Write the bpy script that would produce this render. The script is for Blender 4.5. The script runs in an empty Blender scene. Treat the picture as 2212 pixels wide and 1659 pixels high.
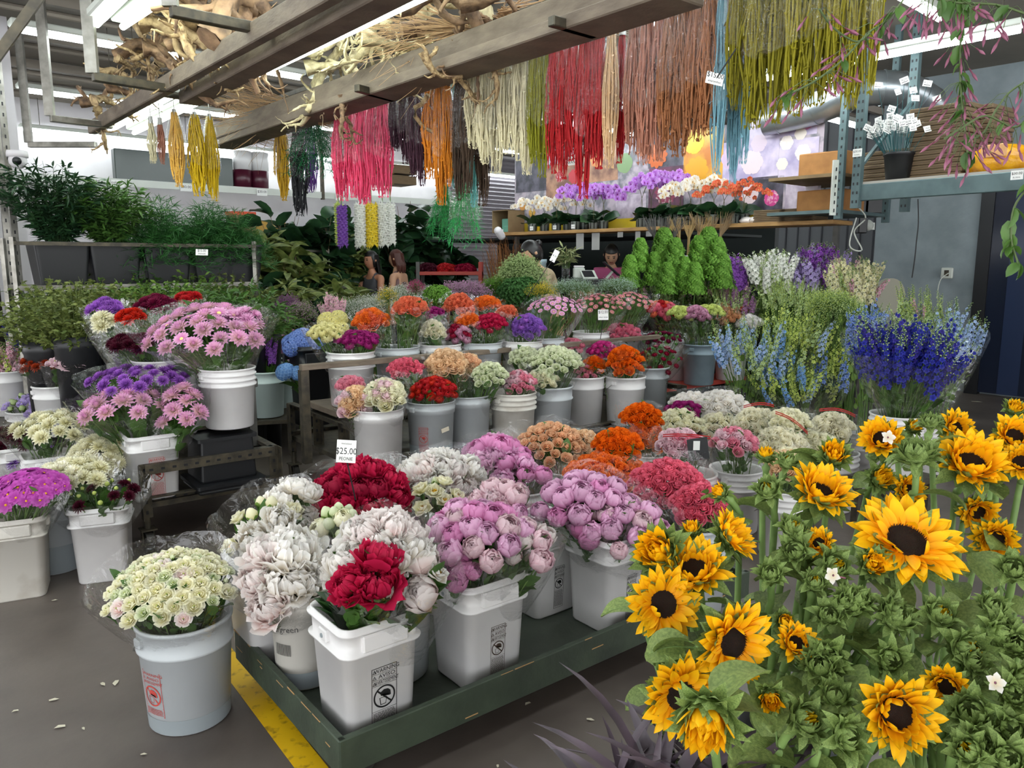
import bpy, math, random
import numpy as np
from mathutils import Vector, Matrix, Quaternion
from math import sin, cos, pi, radians, sqrt, atan2, tan

random.seed(7); RNG = np.random.default_rng(7)
scene = bpy.context.scene
COL = scene.collection
# ---------------------------------------------------------------- camera, light, exposure
FPX, EYE, PITCH = 1662.0, 1.55, radians(9.0)
cam_d = bpy.data.cameras.new('camera'); cam = bpy.data.objects.new('camera', cam_d); COL.objects.link(cam)
cam.location = (0, 0, EYE); cam.rotation_euler = (pi / 2 - PITCH, 0, 0)
cam_d.sensor_fit = 'HORIZONTAL'; cam_d.sensor_width = 36.0; cam_d.lens = 36.0 * FPX / 2212.0
cam_d.clip_start = 0.05; cam_d.clip_end = 200
scene.camera = cam
world = bpy.data.worlds.new('world'); scene.world = world; world.use_nodes = True
bg = world.node_tree.nodes['Background']; bg.inputs[0].default_value = (0.96, 0.98, 1.0, 1); bg.inputs[1].default_value = 1.7
scene.view_settings.view_transform = 'Standard'; scene.view_settings.look = 'None'
scene.view_settings.gamma = 1.0; scene.view_settings.use_curve_mapping = False
scene.view_settings.exposure = 1.15
TUBE_POWER = 20.0            # emission strength of every fluorescent tube
scene.cycles.max_bounces = 6; scene.cycles.diffuse_bounces = 3; scene.cycles.glossy_bounces = 2
scene.cycles.transmission_bounces = 4; scene.cycles.transparent_max_bounces = 10
scene.cycles.caustics_reflective = False; scene.cycles.caustics_refractive = False
scene.cycles.use_denoising = True; scene.cycles.sample_clamp_indirect = 6.0
scene.cycles.use_adaptive_sampling = True; scene.cycles.adaptive_threshold = 0.04

# ---------------------------------------------------------------- placing things by where the photo shows them
def ray(px, py):
    x = (px - 1106) / FPX; y = (829.5 - py) / FPX
    return Vector((x, cos(PITCH) + y * sin(PITCH), -sin(PITCH) + y * cos(PITCH)))
def aty(px, py, Y):
    d = ray(px, py); return Vector((0, 0, EYE)) + d * (Y / d.y)
def atz(px, py, z):
    d = ray(px, py); return Vector((0, 0, EYE)) + d * ((z - EYE) / d.z)
def depth(p): return p.y * cos(PITCH) - (p.z - EYE) * sin(PITCH)
def mpp(p): return depth(p) / FPX                       # metres per pixel there
U = Vector((-0.668, 0.744, 0)); V = Vector((0.744, 0.668, 0)); Z = Vector((0, 0, 1))   # the hall's own two directions
UC = Vector((-0.61, 0.79, 0)); VC = Vector((0.79, 0.61, 0))                              # the carts' directions
UANG = atan2(V.y, V.x); CANG = atan2(VC.y, VC.x)

def on_line(px, P0, D, z):
    """Point on the vertical plane through P0 along D that the photo shows in column px, at height z."""
    k = (px - 1106) / FPX
    # X = k*depth ; depth = Y cosP - (z-EYE) sinP
    c, s = cos(PITCH), sin(PITCH)
    t = (k * (P0.y * c - (z - EYE) * s) - P0.x) / (D.x - k * D.y * c)
    return Vector((P0.x + D.x * t, P0.y + D.y * t, z))

# ---------------------------------------------------------------- materials
def lin(h):
    h = h.lstrip('#'); r = [int(h[i:i + 2], 16) / 255 for i in (0, 2, 4)]
    return tuple(((c / 12.92) if c <= 0.04045 else ((c + 0.055) / 1.055) ** 2.4) for c in r) + (1,)
MATS = {}
def pmat(name, col, rough=0.5, metal=0.0, spec=0.5, col2=None, nscale=8.0, bump=0.0, bscale=40.0, contrast=(0.35, 0.65), emit=None, trans=0.0, coat=0.0, var=0.0, stretch=None):
    if name in MATS: return MATS[name]
    m = bpy.data.materials.new(name); m.use_nodes = True; nt = m.node_tree; N = nt.nodes; L = nt.links
    b = N['Principled BSDF']; b.inputs['Roughness'].default_value = rough; b.inputs['Metallic'].default_value = metal
    b.inputs['Specular IOR Level'].default_value = spec; b.inputs['Base Color'].default_value = lin(col)
    if coat: b.inputs['Coat Weight'].default_value = coat
    src = None; tc = None
    def coords():
        nonlocal tc
        if tc is None:
            t = N.new('ShaderNodeTexCoord'); tc = t.outputs['Object']
            if stretch:
                mp = N.new('ShaderNodeMapping'); mp.inputs['Scale'].default_value = stretch; L.new(tc, mp.inputs[0]); tc = mp.outputs[0]
        return tc
    if col2:
        n = N.new('ShaderNodeTexNoise'); n.inputs['Scale'].default_value = nscale; n.inputs['Detail'].default_value = 5; L.new(coords(), n.inputs[0])
        r = N.new('ShaderNodeMapRange'); r.inputs[1].default_value = contrast[0]; r.inputs[2].default_value = contrast[1]; L.new(n.outputs['Fac'], r.inputs[0])
        mx = N.new('ShaderNodeMix'); mx.data_type = 'RGBA'; mx.inputs[6].default_value = lin(col); mx.inputs[7].default_value = lin(col2)
        L.new(r.outputs[0], mx.inputs[0]); src = mx.outputs[2]
    if var:
        oi = N.new('ShaderNodeObjectInfo'); r2 = N.new('ShaderNodeMapRange'); r2.inputs[3].default_value = 1 - var; r2.inputs[4].default_value = 1 + var * 0.6
        L.new(oi.outputs['Random'], r2.inputs[0]); h = N.new('ShaderNodeHueSaturation')
        if src: L.new(src, h.inputs['Color'])
        else: h.inputs['Color'].default_value = lin(col)
        L.new(r2.outputs[0], h.inputs['Value']); src = h.outputs[0]
    if src: L.new(src, b.inputs['Base Color'])
    if bump:
        n = N.new('ShaderNodeTexNoise'); n.inputs['Scale'].default_value = bscale; n.inputs['Detail'].default_value = 4; L.new(coords(), n.inputs[0])
        bp = N.new('ShaderNodeBump'); bp.inputs['Strength'].default_value = bump; bp.inputs['Distance'].default_value = 0.01
        L.new(n.outputs['Fac'], bp.inputs['Height']); L.new(bp.outputs[0], b.inputs['Normal'])
    if emit: b.inputs['Emission Color'].default_value = lin(emit[0]); b.inputs['Emission Strength'].default_value = emit[1]
    if trans:
        t = N.new('ShaderNodeBsdfTranslucent')
        if src: L.new(src, t.inputs[0])
        else: t.inputs[0].default_value = lin(col)
        ms = N.new('ShaderNodeMixShader'); ms.inputs[0].default_value = trans; o = N['Material Output']
        L.new(b.outputs[0], ms.inputs[1]); L.new(t.outputs[0], ms.inputs[2]); L.new(ms.outputs[0], o.inputs[0])
    MATS[name] = m; return m

def petal(name, base, tip, mid=0.5, rough=0.55, var=0.12, trans=0.36):
    """Petal: its own colour runs from base (UV y 0) to tip (UV y 1)."""
    if name in MATS: return MATS[name]
    m = bpy.data.materials.new(name); m.use_nodes = True; nt = m.node_tree; N = nt.nodes; L = nt.links
    b = N['Principled BSDF']; b.inputs['Roughness'].default_value = rough; b.inputs['Specular IOR Level'].default_value = 0.25
    uv = N.new('ShaderNodeUVMap'); uv.uv_map = 'uv'; sp = N.new('ShaderNodeSeparateXYZ'); L.new(uv.outputs[0], sp.inputs[0])
    r = N.new('ShaderNodeMapRange'); r.inputs[1].default_value = max(0, mid - 0.4); r.inputs[2].default_value = min(1, mid + 0.4); L.new(sp.outputs[1], r.inputs[0])
    mx = N.new('ShaderNodeMix'); mx.data_type = 'RGBA'; mx.inputs[6].default_value = lin(base); mx.inputs[7].default_value = lin(tip); L.new(r.outputs[0], mx.inputs[0])
    oi = N.new('ShaderNodeObjectInfo'); h = N.new('ShaderNodeHueSaturation'); L.new(mx.outputs[2], h.inputs['Color'])
    r2 = N.new('ShaderNodeMapRange'); r2.inputs[3].default_value = 1 - var; r2.inputs[4].default_value = 1 + var * 0.5; L.new(oi.outputs['Random'], r2.inputs[0]); L.new(r2.outputs[0], h.inputs['Value'])
    L.new(h.outputs[0], b.inputs['Base Color'])
    t = N.new('ShaderNodeBsdfTranslucent'); L.new(h.outputs[0], t.inputs[0]); ms = N.new('ShaderNodeMixShader'); ms.inputs[0].default_value = trans
    L.new(b.outputs[0], ms.inputs[1]); L.new(t.outputs[0], ms.inputs[2]); L.new(ms.outputs[0], N['Material Output'].inputs[0])
    MATS[name] = m; return m

def cello(name='clear_cellophane', tint='#ffffff', opac=0.10, bumpstr=0.6, scale=14.0):
    if name in MATS: return MATS[name]
    m = bpy.data.materials.new(name); m.use_nodes = True; nt = m.node_tree; N = nt.nodes; L = nt.links
    N.remove(N['Principled BSDF'])
    tr = N.new('ShaderNodeBsdfTransparent'); tr.inputs[0].default_value = lin(tint)
    gl = N.new('ShaderNodeBsdfGlossy'); gl.inputs['Roughness'].default_value = 0.12; gl.inputs[0].default_value = (1, 1, 1, 1)
    tc = N.new('ShaderNodeTexCoord'); n = N.new('ShaderNodeTexNoise'); n.inputs['Scale'].default_value = scale; n.inputs['Detail'].default_value = 3
    n.inputs['Distortion'].default_value = 1.2; L.new(tc.outputs['Object'], n.inputs[0])
    bp = N.new('ShaderNodeBump'); bp.inputs['Strength'].default_value = bumpstr; bp.inputs['Distance'].default_value = 0.02; L.new(n.outputs['Fac'], bp.inputs['Height']); L.new(bp.outputs[0], gl.inputs['Normal'])
    fr = N.new('ShaderNodeLayerWeight'); fr.inputs[0].default_value = 0.25; L.new(bp.outputs[0], fr.inputs['Normal'])
    r = N.new('ShaderNodeMapRange'); r.inputs[3].default_value = opac * 0.35; r.inputs[4].default_value = min(0.75, opac * 3.5); L.new(fr.outputs['Facing'], r.inputs[0])
    ms = N.new('ShaderNodeMixShader'); L.new(r.outputs[0], ms.inputs[0]); L.new(tr.outputs[0], ms.inputs[1]); L.new(gl.outputs[0], ms.inputs[2]); L.new(ms.outputs[0], N['Material Output'].inputs[0])
    MATS[name] = m; return m

# ---------------------------------------------------------------- mesh building
class MB:
    def __init__(s): s.v = []; s.uv = []; s.f = []; s.n = 0
    def add(s, v, f, m=0, uv=None):
        v = np.asarray(v, dtype=np.float64).reshape(-1, 3); f = np.asarray(f, dtype=np.int64)
        s.v.append(v); s.uv.append(np.full(len(v), 0.5) if uv is None else np.asarray(uv, dtype=np.float64).ravel())
        s.f.append((f + s.n, m)); s.n += len(v)
    def grid(s, P, m=0, uv=None, closed=False):
        P = np.asarray(P); a, b = P.shape[:2]; idx = np.arange(a * b).reshape(a, b)
        if closed: idx = np.concatenate([idx, idx[:, :1]], 1)
        f = np.stack([idx[:-1, :-1], idx[:-1, 1:], idx[1:, 1:], idx[1:, :-1]], -1).reshape(-1, 4)
        s.add(P.reshape(-1, 3), f, m, uv)
    def box(s, c, size, m=0, ax=None, ch=0.0):
        c = np.array(c, float); h = np.array(size, float) / 2
        ax = np.eye(3) if ax is None else np.array([list(a) for a in ax], float)
        if ch <= 0:
            q = np.array([[-1,-1,-1],[1,-1,-1],[1,1,-1],[-1,1,-1],[-1,-1,1],[1,-1,1],[1,1,1],[-1,1,1]], float) * h
            s.add(q @ ax + c, [[0,3,2,1],[4,5,6,7],[0,1,5,4],[1,2,6,5],[2,3,7,6],[3,0,4,7]], m); return
        ch = min(ch, h.min() * 0.49)
        def ring(z, i): return [[sx * (h[0] - (i if k == 0 else 0)), sy * (h[1] - (i if k == 1 else 0)), z] for sx, sy, ks in ((-1,-1,(0,1)),(1,-1,(1,0)),(1,1,(0,1)),(-1,1,(1,0))) for k in ks]
        R = []
        for z, ins in ((-h[2], ch), (-h[2] + ch, 0), (h[2] - ch, 0), (h[2], ch)):
            r = []
            for sx, sy, o in ((-1,-1,0),(1,-1,1),(1,1,0),(-1,1,1)):
                a = [sx * (h[0] - ins), sy * (h[1] - ch - (ins if False else 0)), z]; b_ = [sx * (h[0] - ch), sy * (h[1] - ins), z]
                r += [a, b_] if o == 0 else [b_, a]
            R.append(r)
        P = np.array(R, float) @ ax + c
        s.grid(P, m, closed=True)
        base = np.concatenate([P[0], P[3]]); s.addn(base, [list(range(7, -1, -1)), list(range(8, 16))], m)
    def addn(s, v, polys, m=0):
        for p in polys:                                  # fan n-gons
            v = np.asarray(v, float); pts = v[p]; k = len(p); s.add(pts, [[0, i, i + 1] for i in range(1, k - 1)], m)
    def beam(s, a, b, w, h, m=0, up=(0, 0, 1), ch=0.0):
        a, b = Vector(a), Vector(b); d = b - a; L = d.length; x = d.normalized(); y = Vector(up).cross(x).normalized(); z = x.cross(y)
        s.box((a + b) / 2, (L, w, h), m, (x, y, z), ch)
    def tube(s, pts, r, seg=6, m=0, cap=True, uv=None):
        P = np.asarray([list(p) for p in pts], float); n = len(P); r = np.full(n, r, float) if np.isscalar(r) else np.asarray(r, float)
        T = np.gradient(P, axis=0); T /= np.linalg.norm(T, axis=1)[:, None] + 1e-12
        ref = np.array([0.31, 0.17, 0.93]) if abs(T[0] @ np.array([0.31, 0.17, 0.93])) < 0.93 else np.array([1.0, 0, 0])
        A = np.cross(T, ref); A /= np.linalg.norm(A, axis=1)[:, None] + 1e-12; B = np.cross(T, A)
        th = np.arange(seg) * 2 * pi / seg
        G = P[:, None] + r[:, None, None] * (np.cos(th)[None, :, None] * A[:, None] + np.sin(th)[None, :, None] * B[:, None])
        s.grid(G, m, closed=True, uv=None if uv is None else np.repeat(np.asarray(uv), seg))
        if cap:
            for k, rev in ((0, 1), (n - 1, 0)):
                q = list(range(seg)); s.addn(G[k], [q[::-1] if rev else q], m)
    def cyl(s, a, b, r0, r1=None, seg=16, m=0, cap=True): s.tube([a, b], [r0, r0 if r1 is None else r1], seg, m, cap)
    def lathe(s, prof, seg=32, m=0, c=(0, 0, 0), uv=None):
        th = np.arange(seg) * 2 * pi / seg; pr = np.asarray(prof, float)
        G = np.stack([pr[:, 0][:, None] * np.cos(th), pr[:, 0][:, None] * np.sin(th), np.repeat(pr[:, 1][:, None], seg, 1)], -1) + np.array(c, float)
        s.grid(G, m, closed=True, uv=uv)
    def rsq(s, prof, m=0, c=(0, 0, 0), rc=0.3, asp=1.0, k=5):
        """Rounded-square loft; prof = (half width, z)."""
        R = []
        for h, z in prof:
            ring = []; r = h * rc
            for q, (sx, sy) in enumerate(((1, 1), (-1, 1), (-1, -1), (1, -1))):
                for i in range(k + 1):
                    a = (q + i / k) * pi / 2; ring.append(((sx * (h - r) + r * cos(a)), (sy * (h - r) + r * sin(a)) * asp, z))
            R.append(ring)
        s.grid(np.array(R) + np.array(c, float), m, closed=True)
    def merge(s, o, M=None, scale=1.0):
        for v, uv in zip(o.v, o.uv):
            w = v * scale
            if M is not None: M3 = np.array(M.to_3x3()); w = w @ M3.T + np.array(M.translation)
            s.v.append(w); s.uv.append(uv)
        for f, m in o.f: s.f.append((f + s.n, m))
        s.n += o.n
    def stamp(s, v, f, uv, M3, t, m=0): s.add(v @ M3.T + t, f, m, uv)
    def mesh(s, name, mats, smooth=True):
        me = bpy.data.meshes.new(name); V_ = np.concatenate(s.v); UV = np.concatenate(s.uv)
        me.vertices.add(len(V_)); me.vertices.foreach_set('co', V_.ravel())
        li = np.concatenate([f.ravel() for f, m in s.f]); cnt = np.concatenate([np.full(len(f), f.shape[1]) for f, m in s.f]); mi = np.concatenate([np.full(len(f), m) for f, m in s.f])
        me.loops.add(len(li)); me.polygons.add(len(cnt)); me.loops.foreach_set('vertex_index', li)
        me.polygons.foreach_set('loop_start', np.concatenate([[0], np.cumsum(cnt)[:-1]]))
        me.polygons.foreach_set('material_index', mi.astype(np.int32)); me.polygons.foreach_set('use_smooth', np.full(len(cnt), smooth))
        ul = me.uv_layers.new(name='uv'); uu = np.zeros((len(li), 2)); uu[:, 1] = UV[li]; ul.data.foreach_set('uv', uu.ravel())
        for m in (mats if isinstance(mats, (list, tuple)) else [mats]): me.materials.append(m)
        me.update(); me.validate(); return me
    def build(s, name, mats, parent=None, smooth=True, loc=None, rotz=0):
        return link(name, s.mesh(name, mats, smooth), parent, loc, rotz)

def link(name, data, parent=None, loc=None, rotz=0, M=None):
    o = bpy.data.objects.new(name, data); COL.objects.link(o)
    if parent is not None: o.parent = parent
    if M is not None: o.matrix_local = M
    else:
        if loc is not None: o.location = loc
        if rotz: o.rotation_euler = (0, 0, rotz)
    return o
def tag(o, label=None, cat=None, group=None, kind=None):
    if label: o['label'] = label
    if cat: o['category'] = cat
    if group: o['group'] = group
    if kind: o['kind'] = kind
    return o
def thing(name, label, cat, loc=(0, 0, 0), rotz=0, group=None, kind=None):
    return tag(link(name, None, None, loc, rotz), label, cat, group, kind)
def struct(name, mb, mats, label=None, smooth=False):
    o = mb.build(name, mats, None, smooth); o['kind'] = 'structure'
    if label: o['label'] = label
    return o
def paint(o, m, slot=0):
    """Give this copy its own material while it shares the mesh."""
    o.material_slots[slot].link = 'OBJECT'; o.material_slots[slot].material = m; return o

def text_mb(txt, size, ext=0.0):
    c = bpy.data.curves.new('t', 'FONT'); c.body = txt; c.size = size; c.extrude = ext; c.align_x = 'CENTER'; c.align_y = 'CENTER'; c.resolution_u = 2
    o = bpy.data.objects.new('t', c); COL.objects.link(o); dg = bpy.context.evaluated_depsgraph_get(); me = o.evaluated_get(dg).to_mesh()
    v = np.array([x.co[:] for x in me.vertices]) if len(me.vertices) else np.zeros((0, 3)); f = [list(p.vertices) for p in me.polygons]
    o.evaluated_get(dg).to_mesh_clear(); bpy.data.objects.remove(o); bpy.data.curves.remove(c)
    return v, f
def add_text(mb, txt, size, pos, xax, yax, m=0, sx=1.0):
    """Flat letters laid on a surface: pos centre, xax reading direction, yax up."""
    v, f = text_mb(txt, size)
    if len(v) == 0: return
    x = np.array(list(xax)); y = np.array(list(yax)); z = np.cross(x, y); w = v[:, :1] * sx * x + v[:, 1:2] * y + v[:, 2:3] * z + np.array(list(pos), float)
    for p in f:
        q = w[p]
        s4 = len(p) in (3, 4)
        if s4: mb.add(q, [list(range(len(p)))], m)
        else: mb.addn(w, [p], m)
# ---------------------------------------------------------------- shared materials
M_FLOOR = pmat('worn_dark_concrete', '#6d645d', 0.42, col2='#4c443f', nscale=1.6, bump=0.25, bscale=9, contrast=(0.3, 0.7))
M_YELLOW = pmat('yellow_floor_paint', '#d8ac0c', 0.5, col2='#8a6d10', nscale=26, contrast=(0.55, 0.72))
M_CEIL = pmat('ceiling_paint', '#8f877c', 0.85, col2='#7c746a', nscale=0.7)
M_WALL = pmat('white_wall_paint', '#dedadc', 0.8, col2='#d0cbce', nscale=2)
M_GREYWALL = pmat('grey_block_wall', '#8d979b', 0.7, col2='#7a8488', nscale=3, bump=0.2, bscale=30)
M_STEEL = pmat('brushed_galvanised_steel', '#9d9a92', 0.38, 0.85, col2='#7c7972', nscale=12)
M_DSTEEL = pmat('dark_worn_steel', '#3f3b34', 0.5, 0.5, col2='#5a5344', nscale=18, bump=0.2)
M_GREYSTEEL = pmat('grey_painted_steel', '#5f5e5a', 0.5, 0.2, col2='#4a4945', nscale=9)
M_GRRACK = pmat('grey_green_rack_paint', '#5c7072', 0.5, 0.2, col2='#4d5f60', nscale=6)
M_WOODB = pmat('weathered_beam_wood', '#76695a', 0.75, col2='#5c5044', nscale=5, bump=0.3, bscale=30, stretch=(1, 1, 3))
M_DRIFT = pmat('grapevine_driftwood', '#c9ae80', 0.75, col2='#6b5238', nscale=20, bump=1.0, bscale=45, contrast=(0.35, 0.68), var=0.12)
M_DRIFT2 = pmat('bleached_driftwood', '#ddd0a6', 0.7, col2='#857552', nscale=20, bump=0.8, bscale=35, contrast=(0.4, 0.75), var=0.1)
M_DRIFT3 = pmat('brown_driftwood', '#a08060', 0.75, col2='#4c3a2c', nscale=20, bump=0.8, bscale=35, contrast=(0.35, 0.7), var=0.15)
M_TWIG = pmat('tan_twigs', '#b08e67', 0.7, var=0.2)
M_PINE = pmat('pale_shelf_wood', '#b28a55', 0.6, col2='#936d3f', nscale=6, stretch=(1, 1, 8))
M_GREENWOOD = pmat('green_painted_wood', '#3a4536', 0.55, col2='#2c352a', nscale=7, bump=0.35, bscale=26)
M_DECK = pmat('green_deck_plywood', '#40473c', 0.5, col2='#343b32', nscale=5, bump=0.1)
M_RAWWOOD = pmat('chipped_raw_wood', '#b08a5a', 0.7)
M_PLASTIC = pmat('white_bucket_plastic', '#e4e2e1', 0.38, col2='#d8d6d6', nscale=4, coat=0.15)
M_PLASTICG = pmat('greyish_bucket_plastic', '#bcc1c4', 0.4, col2='#aeb3b6', nscale=3)
M_PLASTICO = pmat('worn_offwhite_bucket_plastic', '#d5d1c8', 0.45, col2='#b5ada0', nscale=7, contrast=(0.5, 0.75))
M_PLASTICBL = pmat('blue_grey_bucket_plastic', '#8fa1ab', 0.5, col2='#7b8d97', nscale=5)
M_WATERLINE = pmat('waterline_grey', '#8f979b', 0.4)
M_BLACKP = pmat('black_plastic', '#17181b', 0.42, spec=0.5)
M_RED = pmat('red_painted_steel', '#a5372a', 0.5)
M_RUB = pmat('caster_rubber', '#26231f', 0.6)
M_WIRE = pmat('bail_wire', '#a8a8a4', 0.35, 0.8)
M_PAPER = pmat('white_tag_card', '#ecece8', 0.5)
M_INK = pmat('black_ink', '#0c0c0e', 0.6)
M_INKB = pmat('brown_ink', '#38281c', 0.6)
M_INKR = pmat('red_ink', '#b8433c', 0.6)
M_CARD = pmat('brown_cardboard', '#8a7353', 0.85, col2='#7a6447', nscale=5)
M_CARDD = pmat('stacked_cardboard', '#6e5b43', 0.9, col2='#5c4b37', nscale=30, stretch=(0.3, 0.3, 4))
M_STEM = pmat('flower_stem_green', '#55752f', 0.55, var=0.15)
M_LEAF = pmat('leaf_green', '#3f6429', 0.45, col2='#557a35', nscale=12, trans=0.25, var=0.1)
M_LEAFD = pmat('dark_leaf_green', '#24421f', 0.42, col2='#36562a', nscale=14, trans=0.15, var=0.1)
M_LEAFG = pmat('glossy_dark_leaf', '#22402a', 0.3, col2='#32532f', nscale=10, trans=0.12, var=0.1)
M_LEAFL = pmat('light_leaf_green', '#7d9c45', 0.5, col2='#63853a', nscale=10, trans=0.3, var=0.1)
M_LEAFY = pmat('variegated_leaf', '#55682f', 0.45, col2='#8a9450', nscale=18, trans=0.2, var=0.1)
M_FERN = pmat('fern_green', '#2f6130', 0.5, col2='#417a38', nscale=14, trans=0.2, var=0.1)
M_SUNL = pmat('sunflower_leaf', '#8a9d55', 0.5, col2='#687d3e', nscale=22, bump=0.3, bscale=60, trans=0.2, var=0.12)
M_BRACT = pmat('sunflower_bract', '#8fa45a', 0.6, col2='#667f3e', nscale=30, bump=0.3, bscale=80, trans=0.15, var=0.12)
M_SSTEM = pmat('sunflower_stem', '#7e9a55', 0.6, col2='#688545', nscale=20)
M_DISC = pmat('sunflower_disc', '#2a160c', 0.8, col2='#4a2a10', nscale=60, bump=1.0, bscale=120)
M_DISCR = pmat('sunflower_disc_ring', '#3a2c12', 0.8, bump=1.0, bscale=140)
M_SUN = petal('sunflower_petal', '#f7a406', '#ffc510', 0.35, var=0.10, trans=0.25)
M_SUND = petal('deep_sunflower_petal', '#e88a04', '#f5a80a', 0.4, var=0.10)
M_CELLO = cello(opac=.13, bumpstr=.9)
M_CELLOH = cello('heavy_cellophane', opac=0.09, bumpstr=1.0, scale=26)
M_TUBE = pmat('lit_fluorescent_tube', '#ffffff', 0.5, emit=('#f1fbff', TUBE_POWER))
M_TUBEW = pmat('lit_near_fluorescent_tube', '#ffffff', 0.5, emit=('#f0fff4', TUBE_POWER * .35))
M_TUBEF = pmat('lit_far_fluorescent_tube', '#ffffff', 0.5, emit=('#f1fbff', TUBE_POWER * .55))
M_FIXT = pmat('fixture_enamel', '#c9cdc4', 0.35)
M_SKIN = pmat('skin', '#b07a5e', 0.55); M_SKINL = pmat('light_skin', '#c89a7c', 0.55)
M_HAIR = pmat('black_hair', '#120e0d', 0.4); M_HAIRB = pmat('auburn_hair', '#4a2015', 0.45)

# petals: (base colour, tip colour)
PC = {
 'white': ('#efe2c8', '#fbf8f4'), 'blushwhite': ('#eecbc4', '#fbf3f0'), 'cream': ('#e6dfa4', '#fbf8e0'), 'greenwhite': ('#b4c678', '#f0f3d8'),
 'ivory': ('#e2d8a0', '#fbf7e2'), 'crimson': ('#a80a33', '#c8204e'), 'darkcrimson': ('#7b0a26', '#a3163c'), 'pink': ('#cf62a2', '#eba4d2'),
 'palepink': ('#dfa0b4', '#f6dbe2'), 'lilacpink': ('#d982bc', '#f3c6e4'), 'hotpink': ('#c2257f', '#d63c91'), 'peach': ('#e39a64', '#f9d0aa'),
 'apricot': ('#e0a668', '#f9dcb6'), 'orange': ('#cf4405', '#f58432'), 'orangedeep': ('#cc3f04', '#f57a14'), 'salmon': ('#dc5a3a', '#ec8460'),
 'coral': ('#c4304f', '#f07a92'), 'rosepink': ('#cf5577', '#f2a3b6'), 'red': ('#a5101c', '#c8262b'), 'magenta': ('#8b1260', '#ab2a7d'),
 'wine': ('#5a0c2a', '#7c1840'), 'maroon': ('#34081a', '#511026'), 'purple': ('#74409e', '#a070cc'), 'violet': ('#8340a6', '#b272d4'),
 'lavender': ('#b9a4dc', '#cdbde8'), 'blue': ('#6484cc', '#9db6ee'), 'skyblue': ('#6d9cd8', '#9cc4ee'), 'paleblue': ('#9db8e0', '#c2d4f0'),
 'deepblue': ('#1c2288', '#3a42b8'), 'ultraviolet': ('#332a86', '#4c44b4'), 'limegreen': ('#5f9034', '#8fbf52'), 'yellowgreen': ('#b9cc5a', '#d9e38a'),
 'yellow': ('#e7c92a', '#f2dd55'), 'butter': ('#e8dc86', '#f3ecb0'), 'rust': ('#8e2f14', '#b8441e'), 'tan': ('#c98455', '#dfa678'),
 'cosmos': ('#b93aa8', '#cf62c2'), 'dahlia': ('#f6e8cc', '#e6a4d6'), 'dusty': ('#b68aa8', '#c9a2bd'), 'offwhite': ('#e4e4da', '#f4f4ee'), 'candy': ('#d8557c', '#e6899f'),
 'palegreen': ('#a8c07a', '#cddca8'), 'carpink': ('#c86f7c', '#dd98a0'), 'wineedge': ('#9c2a5c', '#d9a3bd'), 'seafoam': ('#a9c4b4', '#d5e3d6'),
 'mauve': ('#8c5f86', '#a67aa0'), 'brightred': ('#b3160f', '#d2301c'), 'orchid': ('#c070dc', '#dfb2f0'), 'fern': ('#3d6a34', '#558546'),
}
def P(k):
    b, t = PC[k]
    return petal('petal_' + k, b, t, 0.5)
# ---------------------------------------------------------------- flower generators (unit radius, facing +Z)
def R_(seed): return np.random.default_rng(seed)
def shell(mb, R, az, aw, p0, p1, flare, ruf, nl, nw, rg, m=0, sq=1.0, zc=0.0, u0=0.0, u1=1.0):
    s = np.linspace(0, 1, nl + 1)[:, None]; t = np.linspace(-1, 1, nw + 1)[None, :]
    wid = aw * np.sin(pi * (0.16 + 0.62 * s)) ** 0.7
    phi = p0 + (p1 - p0) * s * (1 - 0.16 * t * t) + 0 * t
    A = az + wid * t / np.clip(np.sin(phi), 0.4, 1)
    rr = R * (1 + flare * s ** 3 + ruf * s * np.sin(t * rg.uniform(4, 8) + rg.uniform(0, 6)) + 0.05 * t * t)
    x = rr * np.sin(phi) * np.cos(A); y = rr * np.sin(phi) * np.sin(A); z = -rr * np.cos(phi) * sq + zc
    mb.grid(np.stack([x, y, z], -1), m, uv=(u0 + (u1 - u0) * s + 0 * t))
def rayp(mb, r0, az, el, L, W, curl, cup, tip=0.85, nl=4, nw=2, m=0, z0=0.0, u0=0.0, twist=0.0, ruf=0.0, rg=None):
    s = np.linspace(0, 1, nl + 1); a = el + curl * s; ds = L / nl
    ro = r0 + np.concatenate([[0], np.cumsum(np.cos((a[1:] + a[:-1]) / 2) * ds)]); zz = z0 + np.concatenate([[0], np.cumsum(np.sin((a[1:] + a[:-1]) / 2) * ds)])
    w = W * np.sin(pi * (0.13 + 0.87 * s ** 0.9)) ** tip; w = np.maximum(w, W * 0.02)
    t = np.linspace(-1, 1, nw + 1)[None, :]; lift = cup * w[:, None] * t * t + twist * w[:, None] * t
    if ruf: lift = lift + ruf * W * s[:, None] * np.sin(t * 5 + (rg.uniform(0, 6) if rg is not None else 0))
    X = ro[:, None] - np.sin(a)[:, None] * lift; Zc = zz[:, None] + np.cos(a)[:, None] * lift; Y = w[:, None] * t
    c, sn = cos(az), sin(az)
    mb.grid(np.stack([X * c - Y * sn, X * sn + Y * c, Zc + 0 * t], -1), m, uv=(u0 + (1 - u0) * s[:, None] + 0 * t))

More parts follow.
